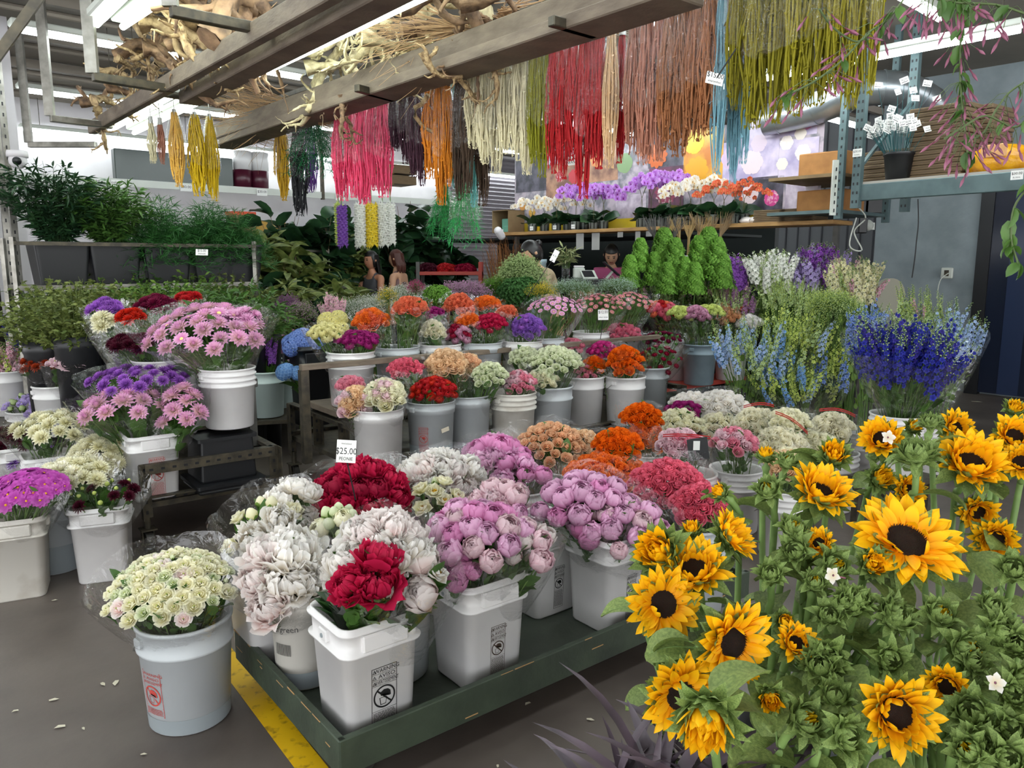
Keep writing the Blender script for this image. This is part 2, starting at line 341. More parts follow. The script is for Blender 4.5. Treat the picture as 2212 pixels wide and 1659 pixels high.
def f_rose(seed, open_=1.0):
    rg = R_(seed); mb = MB()
    for k, (R, n, top, fl) in enumerate([(0.15, 3, 2.6, 0.0), (0.33, 3, 2.35, 0.08), (0.53, 4, 2.12, 0.15), (0.76, 5, 1.88, 0.25), (0.98, 5, 1.62, 0.42)]):
        for i in range(n): shell(mb, R * rg.uniform(0.94, 1.06), 2 * pi * i / n + k * 1.1 + rg.uniform(-.15, .15), 2.3 / n + 0.35, 0.6, top + rg.uniform(-.08, .08), fl, 0.02, 4, 4, rg, sq=1.0 + 0.1 * (4 - k), zc=0.12 * (4 - k) - 0.1)
    return mb
def f_peony(seed, ball=True):
    rg = R_(seed); mb = MB()
    if ball:       # still-closed ball: wide cupped petals over a dense ruffled heart
        for k, (R, n, top, fl) in enumerate([(0.45, 6, 3.0, 0.0), (0.62, 7, 2.85, -0.02), (0.78, 7, 2.68, -0.02), (0.9, 7, 2.5, 0.0), (0.98, 6, 2.2, 0.02)]):
            for i in range(n): shell(mb, R * rg.uniform(0.93, 1.07), 2 * pi * i / n + rg.uniform(-.3, .3), 0.62, 0.45, top + rg.uniform(-.15, .15), fl, 0.05, 4, 4, rg, sq=0.95)
    else:          # blown open: hundreds of shaggy petals over big guard petals
        for k, (R, n, top, fl) in enumerate([(0.4, 12, 2.9, 0.12), (0.55, 16, 2.7, 0.14), (0.68, 20, 2.5, 0.16), (0.80, 20, 2.25, 0.2), (0.9, 16, 1.95, 0.24), (1.0, 9, 1.5, 0.3)]):
            for i in range(n): shell(mb, R * rg.uniform(0.85, 1.1), rg.uniform(0, 2 * pi), rg.uniform(0.15, 0.3) if k < 5 else .5, 0.9, top + rg.uniform(-.3, .3), fl, 0.12, 4, 3, rg, sq=0.85)
    return mb
def f_peony_open(seed):
    rg = R_(seed); mb = MB()
    for n, el, L, W, z in ((6, 0.25, 1.0, 0.5, -0.25), (6, 0.6, 0.85, 0.42, -0.15), (7, 1.0, 0.65, 0.33, -0.1)):
        for i in range(n): rayp(mb, 0.12, 2 * pi * i / n + rg.uniform(-.2, .2), el + rg.uniform(-.2, .2), L, W, 0.7, 0.5, 0.5, 5, 4, 0, z, ruf=0.16, rg=rg)
    for i in range(46):
        a = rg.uniform(0, 2 * pi); r = 0.22 * sqrt(rg.uniform()); p = np.array([r * cos(a), r * sin(a), -0.05]); mb.tube([p, p + [r * cos(a) * .3, r * sin(a) * .3, 0.28]], [0.02, 0.035], 4, 1)
    return mb
def f_daisyball(seed, n=70, W=0.16, L=0.62, tip=0.8, curl=0.7):     # dahlia / chrysanthemum
    rg = R_(seed); mb = MB(); ga = 2.39996
    for i in range(n):
        f = (i + 0.5) / n; el = 1.45 - 1.55 * f; rayp(mb, 0.05 + 0.16 * f, i * ga, el + rg.uniform(-.06, .06), L * (0.45 + 0.62 * f ** 0.7) + 0.12, W * (0.55 + 0.6 * f), curl * (0.4 - 0.6 * f) + 0.15, 0.5, tip, 4, 2, 0, 0.06 * (1 - f))
    return mb
def f_daisy(seed, n=14, W=0.2, disc=0.22, el=0.25):
    rg = R_(seed); mb = MB()
    for k in range(2):
        for i in range(n): rayp(mb, disc * 0.8, 2 * pi * (i + 0.5 * k) / n, el + 0.18 * k + rg.uniform(-.08, .08), 1 - disc, W, -0.35, 0.35, 0.6, 3, 2, 0, -0.02)
    mb.lathe([(disc, -0.03), (disc * 0.95, 0.05), (disc * 0.6, 0.12), (0.001, 0.15)], 10, 1)
    return mb
def f_carn(seed):
    rg = R_(seed); mb = MB()
    for i in range(46):
        f = (i + .5) / 46; shell(mb, 0.55 + 0.42 * f, i * 2.4, 0.4, 0.8, 3.0 - 1.5 * f + rg.uniform(-.1, .1), 0.12, 0.14, 3, 4, rg, sq=0.8)
    return mb
def f_ran(seed):
    rg = R_(seed); mb = MB()
    for k, (R, n, top, fl) in enumerate([(0.3, 4, 2.5, 0), (0.5, 5, 2.2, 0.1), (0.72, 6, 1.95, 0.3), (0.8, 6, 1.6, 0.55)]):
        for i in range(n): shell(mb, R, 2 * pi * i / n + k, 0.55, 0.4, top + rg.uniform(-.15, .1), fl, 0.06, 4, 3, rg, sq=0.75)
    mb.lathe([(0.12, 0.05), (0.08, 0.2), (0.001, 0.24)], 7, 1)
    return mb
def f_bud(seed):
    mb = MB(); rg = R_(seed)
    mb.lathe([(0.001, -0.8), (0.4, -0.65), (0.72, -0.2), (0.74, 0.1), (0.5, 0.55), (0.18, 0.82), (0.001, 0.88)], 9, 0, uv=np.repeat(np.linspace(0, 1, 7), 9))
    for i in range(5): shell(mb, 0.76, i * 1.256, 0.4, 0.2, 1.7 + rg.uniform(-.2, .2), 0.1, 0, 3, 2, rg, m=1, sq=1.0)
    return mb
def f_hyd(seed, n=70, sq=0.85, fs=0.23):
    rg = R_(seed); mb = MB()
    for i in range(n):
        z = 1 - 1.55 * (i + .5) / n; r = sqrt(max(0, 1 - z * z)); a = i * 2.39996; d = Vector((r * cos(a), r * sin(a), z)); q = (d + Vector(rg.uniform(-.2, .2, 3))).to_track_quat('Z', 'Y').to_matrix() @ Matrix.Rotation(rg.uniform(0, 3), 3, 'Z')
        fl = MB()
        for k in range(4): rayp(fl, 0.01, k * pi / 2, 0.15, fs, fs * 0.5, -0.3, 0.25, 0.5, 2, 2)
        M = q.to_4x4(); M.translation = Vector((d.x * .86, d.y * .86, d.z * .86 * sq)); mb.merge(fl, M)
    return mb
def f_clump(seed, n=80, leaf=0.2, w=0.5):      # head packed with tiny ruffles
    rg = R_(seed); mb = MB()
    for i in range(n):
        z = 1 - 1.6 * (i + .5) / n; r = sqrt(max(0, 1 - z * z)); a = i * 2.39996; d = Vector((r * cos(a), r * sin(a), z))
        fl = MB(); rayp(fl, 0, 0, 0.9, leaf, leaf * w, -0.9, 0.8, 0.5, 2, 2, ruf=0.2, rg=rg); rayp(fl, 0, 3.1, 0.9, leaf, leaf * w, -0.9, 0.8, 0.5, 2, 2)
        M = (d.to_track_quat('Z', 'Y').to_matrix() @ Matrix.Rotation(rg.uniform(0, 6), 3, 'Z')).to_4x4(); M.translation = d * rg.uniform(0.7, 0.92); mb.merge(fl, M)
    return mb
def f_spray(seed, n=90, dot=0.045, flat=0.5):   # airy spray of tiny dots on thin stalks (slot 1 = stalks)
    rg = R_(seed); mb = MB(); th = np.arange(3) * 2.094
    for i in range(n):
        d = Vector(rg.normal(size=3)); d.z = abs(d.z) * flat * 1.2 + 0.1; d.normalize(); p = d * rg.uniform(0.6, 1.0)
        for k in range(2):
            rayp_m = MB(); 
            for j in range(4): rayp(rayp_m, 0, j * pi / 2 + k, 0.2 + k * 0.6, dot, dot * 0.55, 0, 0.3, 0.5, 1, 2)
            M = Vector(rg.normal(size=3) + np.array([0, 0, 1.5])).to_track_quat('Z', 'Y').to_matrix().to_4x4(); M.translation = p; mb.merge(rayp_m, M)
        if i % 3 == 0: mb.tube([Vector((0, 0, -0.3)), p * 0.6, p], 0.008, 3, 1, False)
    return mb
def f_spike(seed, n=38, fs=0.085, budfrac=0.45, L=1.0, rad=0.07):    # delphinium / larkspur spike of unit length from z=0 (slot 0 florets, 1 buds, 2 stem)
    rg = R_(seed); mb = MB(); bend = rg.uniform(-.06, .06, 2)
    def ax(t): return np.array([bend[0] * t * t, bend[1] * t * t, t * L])
    mb.tube([ax(t) for t in (0, .25, .5, .75, 1)], [.010, .009, .007, .005, .003], 4, 2, False)
    for i in range(n):
        t = 0.12 + 0.88 * (i + rg.uniform(0, .8)) / n; t = min(t, 0.99); a = i * 2.4; out = Vector((cos(a), sin(a), 0.35)); r = rad * (1.25 - 0.95 * t); p = ax(t) + np.array(out) * r
        mb.tube([ax(t - .03), p], .003, 3, 2, False)
        if rg.uniform() > (t - (1 - budfrac)) / budfrac * 1.1 if t > 1 - budfrac else True:
            fl = MB(); k = fs * (1.15 - 0.5 * t)
            for j in range(5): rayp(fl, .003, j * 1.2566, 0.35, k * .62, k * .3, -.5, .3, .5, 2, 2)
            M = out.to_track_quat('Z', 'Y').to_matrix().to_4x4(); M.translation = Vector(p); mb.merge(fl, M)
        else:
            k = fs * 0.26 * (1.4 - t); fl = MB(); fl.lathe([(0.001, -1.2), (.8, -.3), (.75, .4), (.001, 1.3)], 5, 1); M = out.to_track_quat('Z', 'Y').to_matrix().to_4x4(); M.translation = Vector(p); mb.merge(fl, M, k)
    return mb
def leaf_arr(L=1.0, W=0.3, curl=-0.6, cup=0.35, nl=4, nw=2, tip=0.8):
    m = MB(); rayp(m, 0, 0, 0, L, W, curl, cup, tip, nl, nw); return m.v[0], m.f[0][0], m.uv[0]
LEAF = leaf_arr(); LEAF_N = leaf_arr(1, .11, -.4, .2, 3, 2); LEAF_T = leaf_arr(1, .3, -.3, .3, 2, 2); NEEDLE = leaf_arr(1, .035, -.3, .1, 2, 1); LEAF_R = leaf_arr(1, .42, -.5, .3, 4, 2, .55)
def basis(d, rg, spread=1.0):
    d = Vector(d).normalized(); up = Vector((0, 0, 1)); y = up.cross(d)
    if y.length < 1e-3: y = Vector((0, 1, 0))
    y.normalize(); z = d.cross(y); M = Matrix((d, y, z)).transposed(); return np.array(M @ Matrix.Rotation(rg.uniform(-.9, .9) * spread, 3, 'X'))
def put_leaf(mb, leaf, p, d, size, rg, m=0): mb.stamp(leaf[0] * size, leaf[1], leaf[2], basis(d, rg), np.array(list(p), float), m)

MESH = {}
def mesh_of(kind, seed=0):
    key = (kind, seed)
    if key in MESH: return MESH[key]
    mats = [P('white')]; sd = seed * 13 + 5
    G = {'rose': lambda: f_rose(sd), 'peony': lambda: f_peony(sd), 'peonyfull': lambda: f_peony(sd, False), 'dahlia': lambda: f_daisyball(sd), 'mum': lambda: f_daisyball(sd, 90, .10, .62, .6, .9),
         'carnation': lambda: f_carn(sd), 'hydrangea': lambda: f_hyd(sd), 'clump': lambda: f_clump(sd), 'celosia': lambda: f_clump(sd, 110, .26, .6)}
    if kind in G: mb = G[kind]()
    elif kind == 'peonyopen': mb = f_peony_open(sd); mats += [pmat('peony_stamens', '#e6b422', .7)]
    elif kind == 'daisy': mb = f_daisy(sd); mats += [pmat('daisy_centre', '#e9d98c', .8)]
    elif kind == 'cosmos': mb = f_daisy(sd, 8, .33, .14, .2); mats += [pmat('cosmos_centre', '#d9a020', .8)]
    elif kind == 'ranunculus': mb = f_ran(sd); mats += [pmat('ranunculus_centre', '#a8b060', .8)]
    elif kind == 'bud': mb = f_bud(sd); mats += [M_LEAFL]
    elif kind == 'spray': mb = f_spray(sd); mats += [M_STEM]
    elif kind == 'babys': mb = f_spray(sd, 130, .04, .8); mats += [M_STEM]
    elif kind == 'statice': mb = f_spray(sd, 120, .075, .6); mats += [M_STEM]
    elif kind == 'spike': mb = f_spike(sd); mats += [P('palegreen'), M_STEM]
    elif kind == 'stock': mb = f_spike(sd, 40, .12, .25, 1.0, .10); mats += [P('palegreen'), M_STEM]
    elif kind == 'budspike': mb = f_spike(sd, 46, .075, .9, 1.0, .06); mats += [P('yellowgreen'), M_STEM]
    MESH[key] = mb.mesh(kind + '_flower', mats); return MESH[key]
NAMES = {'rose': 'rose_bloom', 'peony': 'peony_bloom', 'peonyfull': 'peony_bloom', 'peonyopen': 'peony_bloom', 'dahlia': 'dahlia_bloom', 'mum': 'chrysanthemum_bloom', 'carnation': 'carnation_bloom', 'daisy': 'daisy_bloom', 'cosmos': 'cosmos_bloom',
         'ranunculus': 'ranunculus_bloom', 'bud': 'flower_bud', 'spray': 'flower_spray', 'babys': 'flower_spray', 'statice': 'flower_spray', 'spike': 'flower_spike', 'stock': 'flower_spike', 'budspike': 'bud_spike', 'hydrangea': 'hydrangea_bloom', 'clump': 'flower_head', 'celosia': 'flower_head'}

BOUQ = []
def bouquet(label, kind, col, px, py, rpx, Y, base, n, r, ry=None, wrap=True, leaf=M_LEAF, cat='bouquet', name='wrapped_bouquet', mix=None, group=None, lean=0.55, seed=None, flat=0.55, leaves=26, wrapcol=None, leafsize=0.07, wraph=0.0, tight=1.0):
    """One bunch of flowers: blooms spread over a dome whose centre the photo shows at (px, py), stems gathered at base (x, y, z)."""
    sd = seed if seed is not None else len(BOUQ) * 7 + 3; rg = R_(sd); BOUQ.append(label)
    spk = kind in ('spike', 'stock', 'budspike')
    if spk: n = int(n * 1.5)
    elif kind[:5] == 'peony': rpx *= 1.1; ry = ry * 1.1 if ry else None; n = int(n * 1.2 + .5) if n > 4 else n; r *= .86 if kind == 'peony' else .95
    else: rpx *= 1.12; ry = ry * 1.12 if ry else None; r *= 1.02; n = int(n * 1.25 + .5) if n > 4 else n
    C = aty(px, py, Y); k = mpp(C); R = rpx * k; Rv = (ry or rpx) * k; B = Vector(base)
    ax = (C - B).normalized(); ax = (ax * lean + Vector((0, -0.35, 1)).normalized() * (1 - lean)).normalized()
    root = thing(name if wrap else name.replace('wrapped_', 'loose_'), label, cat, B, 0, group)
    q = ax.to_track_quat('Z', 'Y'); rm = q.to_matrix(); cols = [(kind, col, 1.0, 1.0)] + (mix or [])
    wts = np.array([c[2] for c in cols]); wts = wts / wts.sum(); heads = []
    Re = max(R - r * 0.6, R * 0.3); Rve = max(Rv - r * .55, Rv * .3)
    if spk: Re, Rve = R * .92, Rv * .55
    for i in range(n):
        f = (i + 0.5) / n; rr = sqrt(f); a = i * 2.39996 + sd; lx, ly = rr * cos(a), rr * sin(a)
        h = (1 - rr * rr) * flat
        # dome in the bunch's own frame, squeezed to the outline in the photo: x across, y along the view (foreshortened), z up
        p = C + Vector((lx * Re + rg.uniform(-.12, .12) * r, ly * Re * 0.75, 0)) + Vector((0, 0, 1)) * ((h - flat * 0.45) * Rve * 1.3 + (ly * 0.55) * Rve) + Vector((0, 0, rg.uniform(-.18, .18) * r))
        nrm = (Vector((lx * 0.9, ly * 0.9 - 0.35, 0.75)) + ax * 0.3).normalized()
        kd, cl, _, sc = cols[int(rg.choice(len(cols), p=wts))]
        me = mesh_of(kd, int(rg.integers(0, 3)))
        if kd in ('spike', 'stock', 'budspike'):
            d = (p - B).normalized() * 0.5 + Vector((lx * .6, ly * .3, .9)) * .6 + Vector((rg.normal() * .2, rg.normal() * .2, 0)); Q = d.to_track_quat('Z', 'Y').to_matrix() @ Matrix.Rotation(rg.uniform(0, 6), 3, 'Z'); s_ = r * sc * rg.uniform(.8, 1.15); p0 = p - d.normalized() * s_ * .5
            M = Matrix.Translation(p0 - B) @ Q.to_4x4() @ Matrix.Scale(s_, 4); heads.append(p0 - B)
        else:
            Q = nrm.to_track_quat('Z', 'Y').to_matrix() @ Matrix.Rotation(rg.uniform(0, 6), 3, 'Z') @ Matrix.Rotation(rg.uniform(-.25, .25), 3, 'X'); s_ = r * sc * rg.uniform(.86, 1.12) * tight
            M = Matrix.Translation(p - B) @ Q.to_4x4() @ Matrix.Scale(s_, 4); heads.append(p - B - nrm * s_ * .5)
        o = link(NAMES[kd], me, root, M=M); paint(o, P(cl))
    st = MB(); lt = []
    for i, hp in enumerate(heads):
        b0 = Vector((rg.uniform(-.06, .06), rg.uniform(-.06, .06), 0.01)); mid = b0.lerp(hp, .55) + Vector((0, 0, .03)) + Vector((hp.x, hp.y, 0)) * -.12
        st.tube([b0, mid, hp], [.0028, .0026, .0022], 4, 0, False)
    for i in range(leaves):
        hp = heads[int(rg.integers(len(heads)))]; t = rg.uniform(.6, .95); p = Vector((hp.x * t * (.8 if t < .75 else 1), hp.y * t * (.8 if t < .75 else 1), hp.z * t)) + Vector(rg.uniform(-.012, .012, 3)); d = Vector((hp.x * rg.uniform(.3, 1.6) + rg.uniform(-.06, .06), hp.y * .7 + rg.uniform(-.08, .05), hp.z * rg.uniform(.4, 1.3)))
        put_leaf(st, LEAF, p, d, leafsize * rg.uniform(.6, 1.25), rg, 1)
    st.build('stems_and_leaves', [M_STEM, leaf], root)
    if wrap:
        C_ = C - B; sg = 30; rows = 9; base_t = 0.42; G = []; ph = rg.uniform(0, 6, 6)
        e1 = Vector((1, 0, 0)); e2 = Vector((0, 1, 0))
        for j in range(rows + 1):
            t = j / rows; rad = (0.07 + (R * 1.12 + .012 - 0.07) * t ** 0.8); ring = []
            for i in range(sg):
                a = 2 * pi * i / sg; w = 1 + 0.05 * t * sin(3 * a + ph[0]) + 0.035 * t * sin(7 * a + ph[1]) + .02 * sin(11 * a + ph[2] + 4 * t)
                up = (0.10 * sin(2 * a + ph[3]) + 0.12 * sin(5 * a + ph[4]) ** 3) * Rv * t ** 3
                p = C_ * (base_t + (1 - base_t) * t) + Vector((cos(a) * rad * w, sin(a) * rad * w * .85, sin(a) * Rv * .5 * t + (Rv * (0.05 + wraph)) * t ** 3 + up))
                ring.append(p)
            G.append(ring)
        wm = MB(); wm.grid(np.array([[list(p) for p in r_] for r_ in G]), 0, closed=True); w_ = wm.build('cellophane_wrap', [wrapcol or M_CELLO], root)
    return root
# ---------------------------------------------------------------- buckets
BR, BH = 0.152, 0.37            # five-gallon pail
def round_mb(style=0, R=BR, H=BH):
    mb = MB(); rb = R * 0.86
    if style == 0: prof = [(0.001, 0), (rb - .006, 0), (rb, .006), (R * .965, H * .74), (R * 1.0, H * .745), (R * 1.02, H * .755), (R * 1.02, H * .775), (R * .985, H * .79), (R * .985, H * .96), (R * 1.03, H * .965), (R * 1.035, H * .99), (R * 1.01, H), (R * .97, H), (R * .955, H * .97), (rb * .97, .012), (0.001, .012)]
    elif style == 1: prof = [(0.001, 0), (rb - .006, 0), (rb, .006), (R * .95, H * .70), (R * 1.03, H * .703), (R * 1.035, H * .73), (R * .965, H * .735), (R * .97, H * .79), (R * 1.03, H * .793), (R * 1.035, H * .815), (R * .975, H * .82), (R * .98, H * .88), (R * 1.035, H * .883), (R * 1.04, H * .905), (R * .985, H * .91), (R * .985, H * .97), (R * 1.03, H * .975), (R * 1.03, H), (R * .96, H), (R * .95, H * .97), (rb * .97, .012), (0.001, .012)]
    else: prof = [(0.001, 0), (rb - .006, 0), (rb, .006), (R * .95, H * .80), (R * .99, H * .802), (R * .995, H * .86), (R * 1.0, H * .862), (R * 1.0, H * .9), (R * .97, H * .905), (R * .98, H * .985), (R * 1.02, H * .988), (R * 1.02, H), (R * .96, H), (R * .95, H * .97), (rb * .97, .012), (0.001, .012)]
    mb.lathe(prof, 40)
    return mb
def square_mb(S=0.132, H=.38):
    mb = MB()
    prof = [(0.001, 0), (S * .80, 0), (S * .835, .008), (S * .94, H * .76), (S * 1.03, H * .765), (S * 1.04, H * .785), (S * .95, H * .79), (S * .965, H * .94), (S * 1.04, H * .945), (S * 1.05, H * .965), (S * .98, H * .97), (S * .985, H), (S * .945, H), (S * .93, H * .96), (S * .80, .012), (0.001, .012)]
    mb.rsq(prof, 0, rc=.3, asp=1.0); return mb
BM = {}
def warn_label(w, h, ink, lines=True):
    """The printed warning panel: three words with triangles, a struck-out circle, small print. Lies in x (width), z (height), facing -y."""
    mb = MB(); X = Vector((1, 0, 0)); Yv = Vector((0, 0, 1))
    def bar(x0, z0, x1, z1): mb.add([[x0, 0, z0], [x1, 0, z0], [x1, 0, z1], [x0, 0, z1]], [[0, 1, 2, 3]])
    t = w * .022
    bar(-w/2, 0, -w/2 + t, h); bar(w/2 - t, 0, w/2, h); bar(-w/2, h - t, w/2, h); bar(-w/2, 0, w/2, t)
    rows = h * .093
    for i, (wd, sx) in enumerate((('WARNING', 1.0), ('AVISO', 1.15), ('AVERTISSEMENT', .62))):
        zc = h - rows * (i + .62); add_text(mb, wd, rows * .95, (w * .1, 0, zc), X, Yv, 0, sx * w / h * 2.35)
        x = -w * .39; a = rows * .36
        tri = [[x - a, 0, zc - a * .8], [x + a, 0, zc - a * .8], [x, 0, zc + a]]; inn = [[x - a * .6, 0, zc - a * .58], [x + a * .6, 0, zc - a * .58], [x, 0, zc + a * .6]]
        mb.add(tri + inn, [[0, 1, 4, 3], [1, 2, 5, 4], [2, 0, 3, 5]]); bar(x - a * .09, zc - a * .4, x + a * .09, zc + a * .3)
        bar(-w/2, h - rows * (i + 1.12), w/2, h - rows * (i + 1.12) + t * .5)
    zc = h - rows * 3.15 - w * .46; r1, r0 = w * .43, w * .37; th = np.linspace(0, 2 * pi, 41)
    mb.grid(np.array([[[r * cos(a), 0, zc + r * sin(a)] for a in th] for r in (r0, r1)]))
    d = r0 * .707; n = w * .03; mb.add([[-d - n*.7, 0, zc + d - n*.7], [-d + n*.7, 0, zc + d + n*.7], [d + n*.7, 0, zc - d + n*.7], [d - n*.7, 0, zc - d - n*.7]], [[0, 1, 2, 3]])
    # child leaning head-first into a pail
    pail = [(-.16, -.30), (.06, -.30), (.10, -.02), (-.20, -.02)]; mb.add([[a * w, 0, zc + b * w] for a, b in pail] + [[a * w * .82 - .004 * w, 0, zc + (b * .86 - .02) * w] for a, b in pail], [[0, 1, 5, 4], [1, 2, 6, 5], [2, 3, 7, 6], [3, 0, 4, 7]])
    body = [(-.14, .05), (-.16, .18), (-.02, .27), (.14, .25), (.24, .16), (.26, -.02), (.20, -.03), (.16, .10), (.05, .15), (-.04, .12), (-.06, .03)]
    mb.addn(np.array([[a * w, 0, zc + b * w] for a, b in body]), [list(range(len(body)))])
    if lines:
        z = zc - w * .5; bar(-w/2, z, w/2, z + t * .5); rg = R_(3); z -= h * .03
        while z > h * .03:
            x = -w * .44
            while x < w * .4:
                L = w * rg.uniform(.04, .16); L = min(L, w * .43 - x); bar(x, z, x + L, z + h * .008); x += L + w * .022
            z -= h * .0185
    return mb
WL = None
def bucket(key, kind, px, rim, z0, label, rotz=None, mat=None, H=None, R=None, lab=None, group=None, waterline=False, pos=None, note=None, cat='bucket', style=0, handle=True):
    global WL
    Hh = H or (0.38 if kind == 'square' else BH)
    p = pos if pos is not None else atz(px, rim, z0 + Hh); p = Vector((p.x, p.y, z0))
    er = .150 if kind == 'square' else (R or BR) * 1.02
    for _ in range(6):
        for (q, r2, h2) in BP:
            dd = Vector((p.x - q.x, p.y - q.y, 0)); need = er + r2
            if dd.length < need and abs(p.z - q.z) < max(Hh, h2) - .02: dd = dd if dd.length > 1e-4 else Vector((1, 0, 0)); p = p + dd.normalized() * (need - dd.length + .002)
    BP.append((p, er, Hh))
    rot = rotz if rotz is not None else CANG
    root = thing('square_bucket' if kind == 'square' else 'round_bucket', label, cat, p, rot, group)
    mk = (kind, style, Hh, R)
    if mk not in BM: BM[mk] = (square_mb(H=Hh) if kind == 'square' else round_mb(style, R or BR, Hh)).mesh('pail_body', [M_PLASTIC])
    b = link('pail', BM[mk], root); paint(b, mat or M_PLASTIC)
    Rr = R or BR
    if kind == 'square':
        S = 0.132 * Hh / .38
        for sx in (-1, 1):                          # handle blocks on two opposite faces
            hb = MB(); hb.box((0, sx * (S * .985), Hh * .865), (S * 1.15, .022, Hh * .14), 0, ch=.006); o = hb.build('handle_block', [mat or M_PLASTIC], root, False)
        for sx in (-1, 1):
            hb = MB(); hb.box((sx * S * .985, 0, Hh * .865), (.018, .05, Hh * .10), 0, ch=.004); hb.cyl((sx * (S * .985 + .008), 0, Hh * .86), (sx * (S * .985 + .012), 0, Hh * .86), .007, seg=10, m=1); hb.build('handle_lug', [mat or M_PLASTIC, M_WATERLINE], root, False)
    elif handle:
        for a in (0.2, 0.2 + pi):
            hb = MB(); d = Vector((cos(a), sin(a), 0)); hb.box(d * Rr * 1.0 + Vector((0, 0, Hh * .88)), (.022, .04, .03), 0, (d, Z.cross(d), Z), .004); hb.build('handle_ear', [mat or M_PLASTIC], root, False)
        w = MB(); w.tube([Vector((Rr * 1.06 * cos(a_ + .2), Rr * 1.06 * sin(a_ + .2), Hh * (.88 - .32 * sin(a_)))) for a_ in np.linspace(0, pi, 15)], .0022, 5); w.build('wire_handle', [M_WIRE], root)
    if lab:
        ink, ang, w_, h_, z_ = lab
        lm = warn_label(w_, h_, ink); M = Matrix.Rotation(ang, 4, 'Z')
        if kind == 'square':
            S = .132; yy = -(S * .90)
            for v in lm.v: v[:, 1] = yy - .0035 - (v[:, 2] / Hh) * .012 * 0; 
            for v in lm.v:
                frac = (v[:, 2] + z_) / Hh; v[:, 1] = -(S * (.835 + .105 * np.clip(frac / .76, 0, 1))) - .0012; v[:, 2] += z_
        else:
            for v in lm.v:
                frac = (v[:, 2] + z_) / Hh; rr = Rr * (.86 + .105 * np.clip(frac / .74, 0, 1)) + .0012; a = v[:, 0] / rr; v[:, 0] = rr * np.sin(a); v[:, 1] = -rr * np.cos(a); v[:, 2] += z_
        o = lm.build('warning_label', [ink], root); o.rotation_euler = (0, 0, ang)
    if waterline:
        wm = MB(); h1 = Hh * waterline; f = lambda z: Rr * (.86 + .105 * min(z / (Hh * .74), 1)) + .0008
        if kind != 'square': wm.lathe([(f(.008), .008), (f(h1), h1)], 40); wm.build('waterline_band', [M_WATERLINE], root)
    BK[key] = p; return root
BK = {}; BP = []
def B_(key, dx=0, dy=0): return (BK[key].x + dx, BK[key].y + dy, BK[key].z + .02)
# ---------------------------------------------------------------- the hall
WLp = aty(800, 500, 14.5); WLp.z = 0                      # a point of the far white wall, which runs along V
mb = MB(); mb.add([[-14, -3, 0], [14, -3, 0], [14, 24, 0], [-14, 24, 0]], [[0, 1, 2, 3]]); struct('floor', mb, [M_FLOOR])
# yellow stripe, runs under the trolley
a0, a1 = atz(497, 1420, 0.002), atz(690, 1665, 0.002); b0, b1 = atz(560, 1420, .002), atz(800, 1665, .002)
d = (a1 - a0).normalized(); w = Vector((-d.y, d.x, 0)) * -1
if w.x < 0: w = -w
mb = MB(); A = atz(518, 1500, .002); mb.add([A - d * .9, A + d * 1.6, A + d * 1.6 + w * .085, A - d * .9 + w * .085], [[0, 1, 2, 3]])
s = struct('floor_marking', mb, [M_YELLOW]); s.name = 'trim_1'
CZ = 3.75
mb = MB(); mb.box((0, 10, CZ + .05), (34, 29, .1)); struct('ceiling', mb, [M_CEIL])
mb = MB(); mb.box(WLp + V * 0 + Vector((0, 0, CZ / 2)) + U * .08, (20, .16, CZ), 0, (V, U, Z)); struct('wall_back', mb, [M_WALL])
# right-hand grey wall, runs along U
WR = aty(2000, 600, 9.6); WR.z = 0
WR0 = on_line(1868, WR, U, 0)
mb = MB(); mb.box(WR0 + V * .1 - U * 3.5 + Vector((0, 0, CZ / 2)), (7, .2, CZ), 0, (U, V, Z)); struct('wall_right', mb, [M_GREYWALL])
WQ = WR0 + V * 1.6; WQa = on_line(1885, WQ, U, 0); WQb = on_line(1600, WQ, U, 0); mb = MB(); mb.box((WQa + WQb) / 2 + Vector((0, 0, CZ / 2)), ((WQb - WQa).length, .12, CZ), 0, (U, V, Z)); WQ = WQa
for k in range(int((WQb - WQa).length / .2)): mb.box(WQ + U * (.1 + .2 * k) - V * .065 + Vector((0, 0, CZ / 2)), (.02, .02, CZ), 1, (U, V, Z))
struct('wall_panelled', mb, [pmat('grey_wall_panelling', '#77787c', .6), pmat('panel_groove', '#4c4d52', .7)])
# left white pillar and a sliver of dark doorway
PL = aty(36, 600, 7.4)
mb = MB(); mb.box((PL.x - .12, PL.y, CZ / 2), (.40, .30, CZ), 0, (V, U, Z)); struct('wall_left', mb, [M_WALL])
mb = MB(); x = aty(4, 600, 6.6); mb.box((x.x - .2, x.y, CZ / 2), (.22, .2, CZ), 0); struct('trim_2', mb, [M_DSTEEL])
# conduit and outlet on the pillar
t = thing('electrical_outlet', 'white double outlet at the foot of a conduit on the white pillar', 'outlet', aty(17, 545, 7.0))
mb = MB(); mb.box((0, 0, 0), (.09, .04, .13), 0, ch=.008); mb.box((0, -.021, .028), (.035, .004, .03), 1); mb.box((0, -.021, -.028), (.035, .004, .03), 1); mb.build('outlet_plate', [M_WALL, M_DSTEEL], t, False)
mb = MB(); mb.cyl((0, 0, .06), (0, 0, 2.0), .012, seg=8); mb.build('conduit', [M_STEEL], t)
# ceiling purlins and pipes along V
for i in range(10):
    q = aty(60, 300, 4.4 + 1.1 * i); mb = MB(); c = Vector((q.x, q.y, CZ - .06)); mb.beam(c - V * 3, c + V * 15, .06, .09); mb.cyl(c - V * 3 + U * .3 + Vector((0, 0, -.03)), c + V * 15 + U * .3 + Vector((0, 0, -.03)), .03, seg=8); struct('ceiling_beam', mb, [pmat('painted_purlin', '#7b7267', .7)]).name = 'trim_%d' % (i + 3)

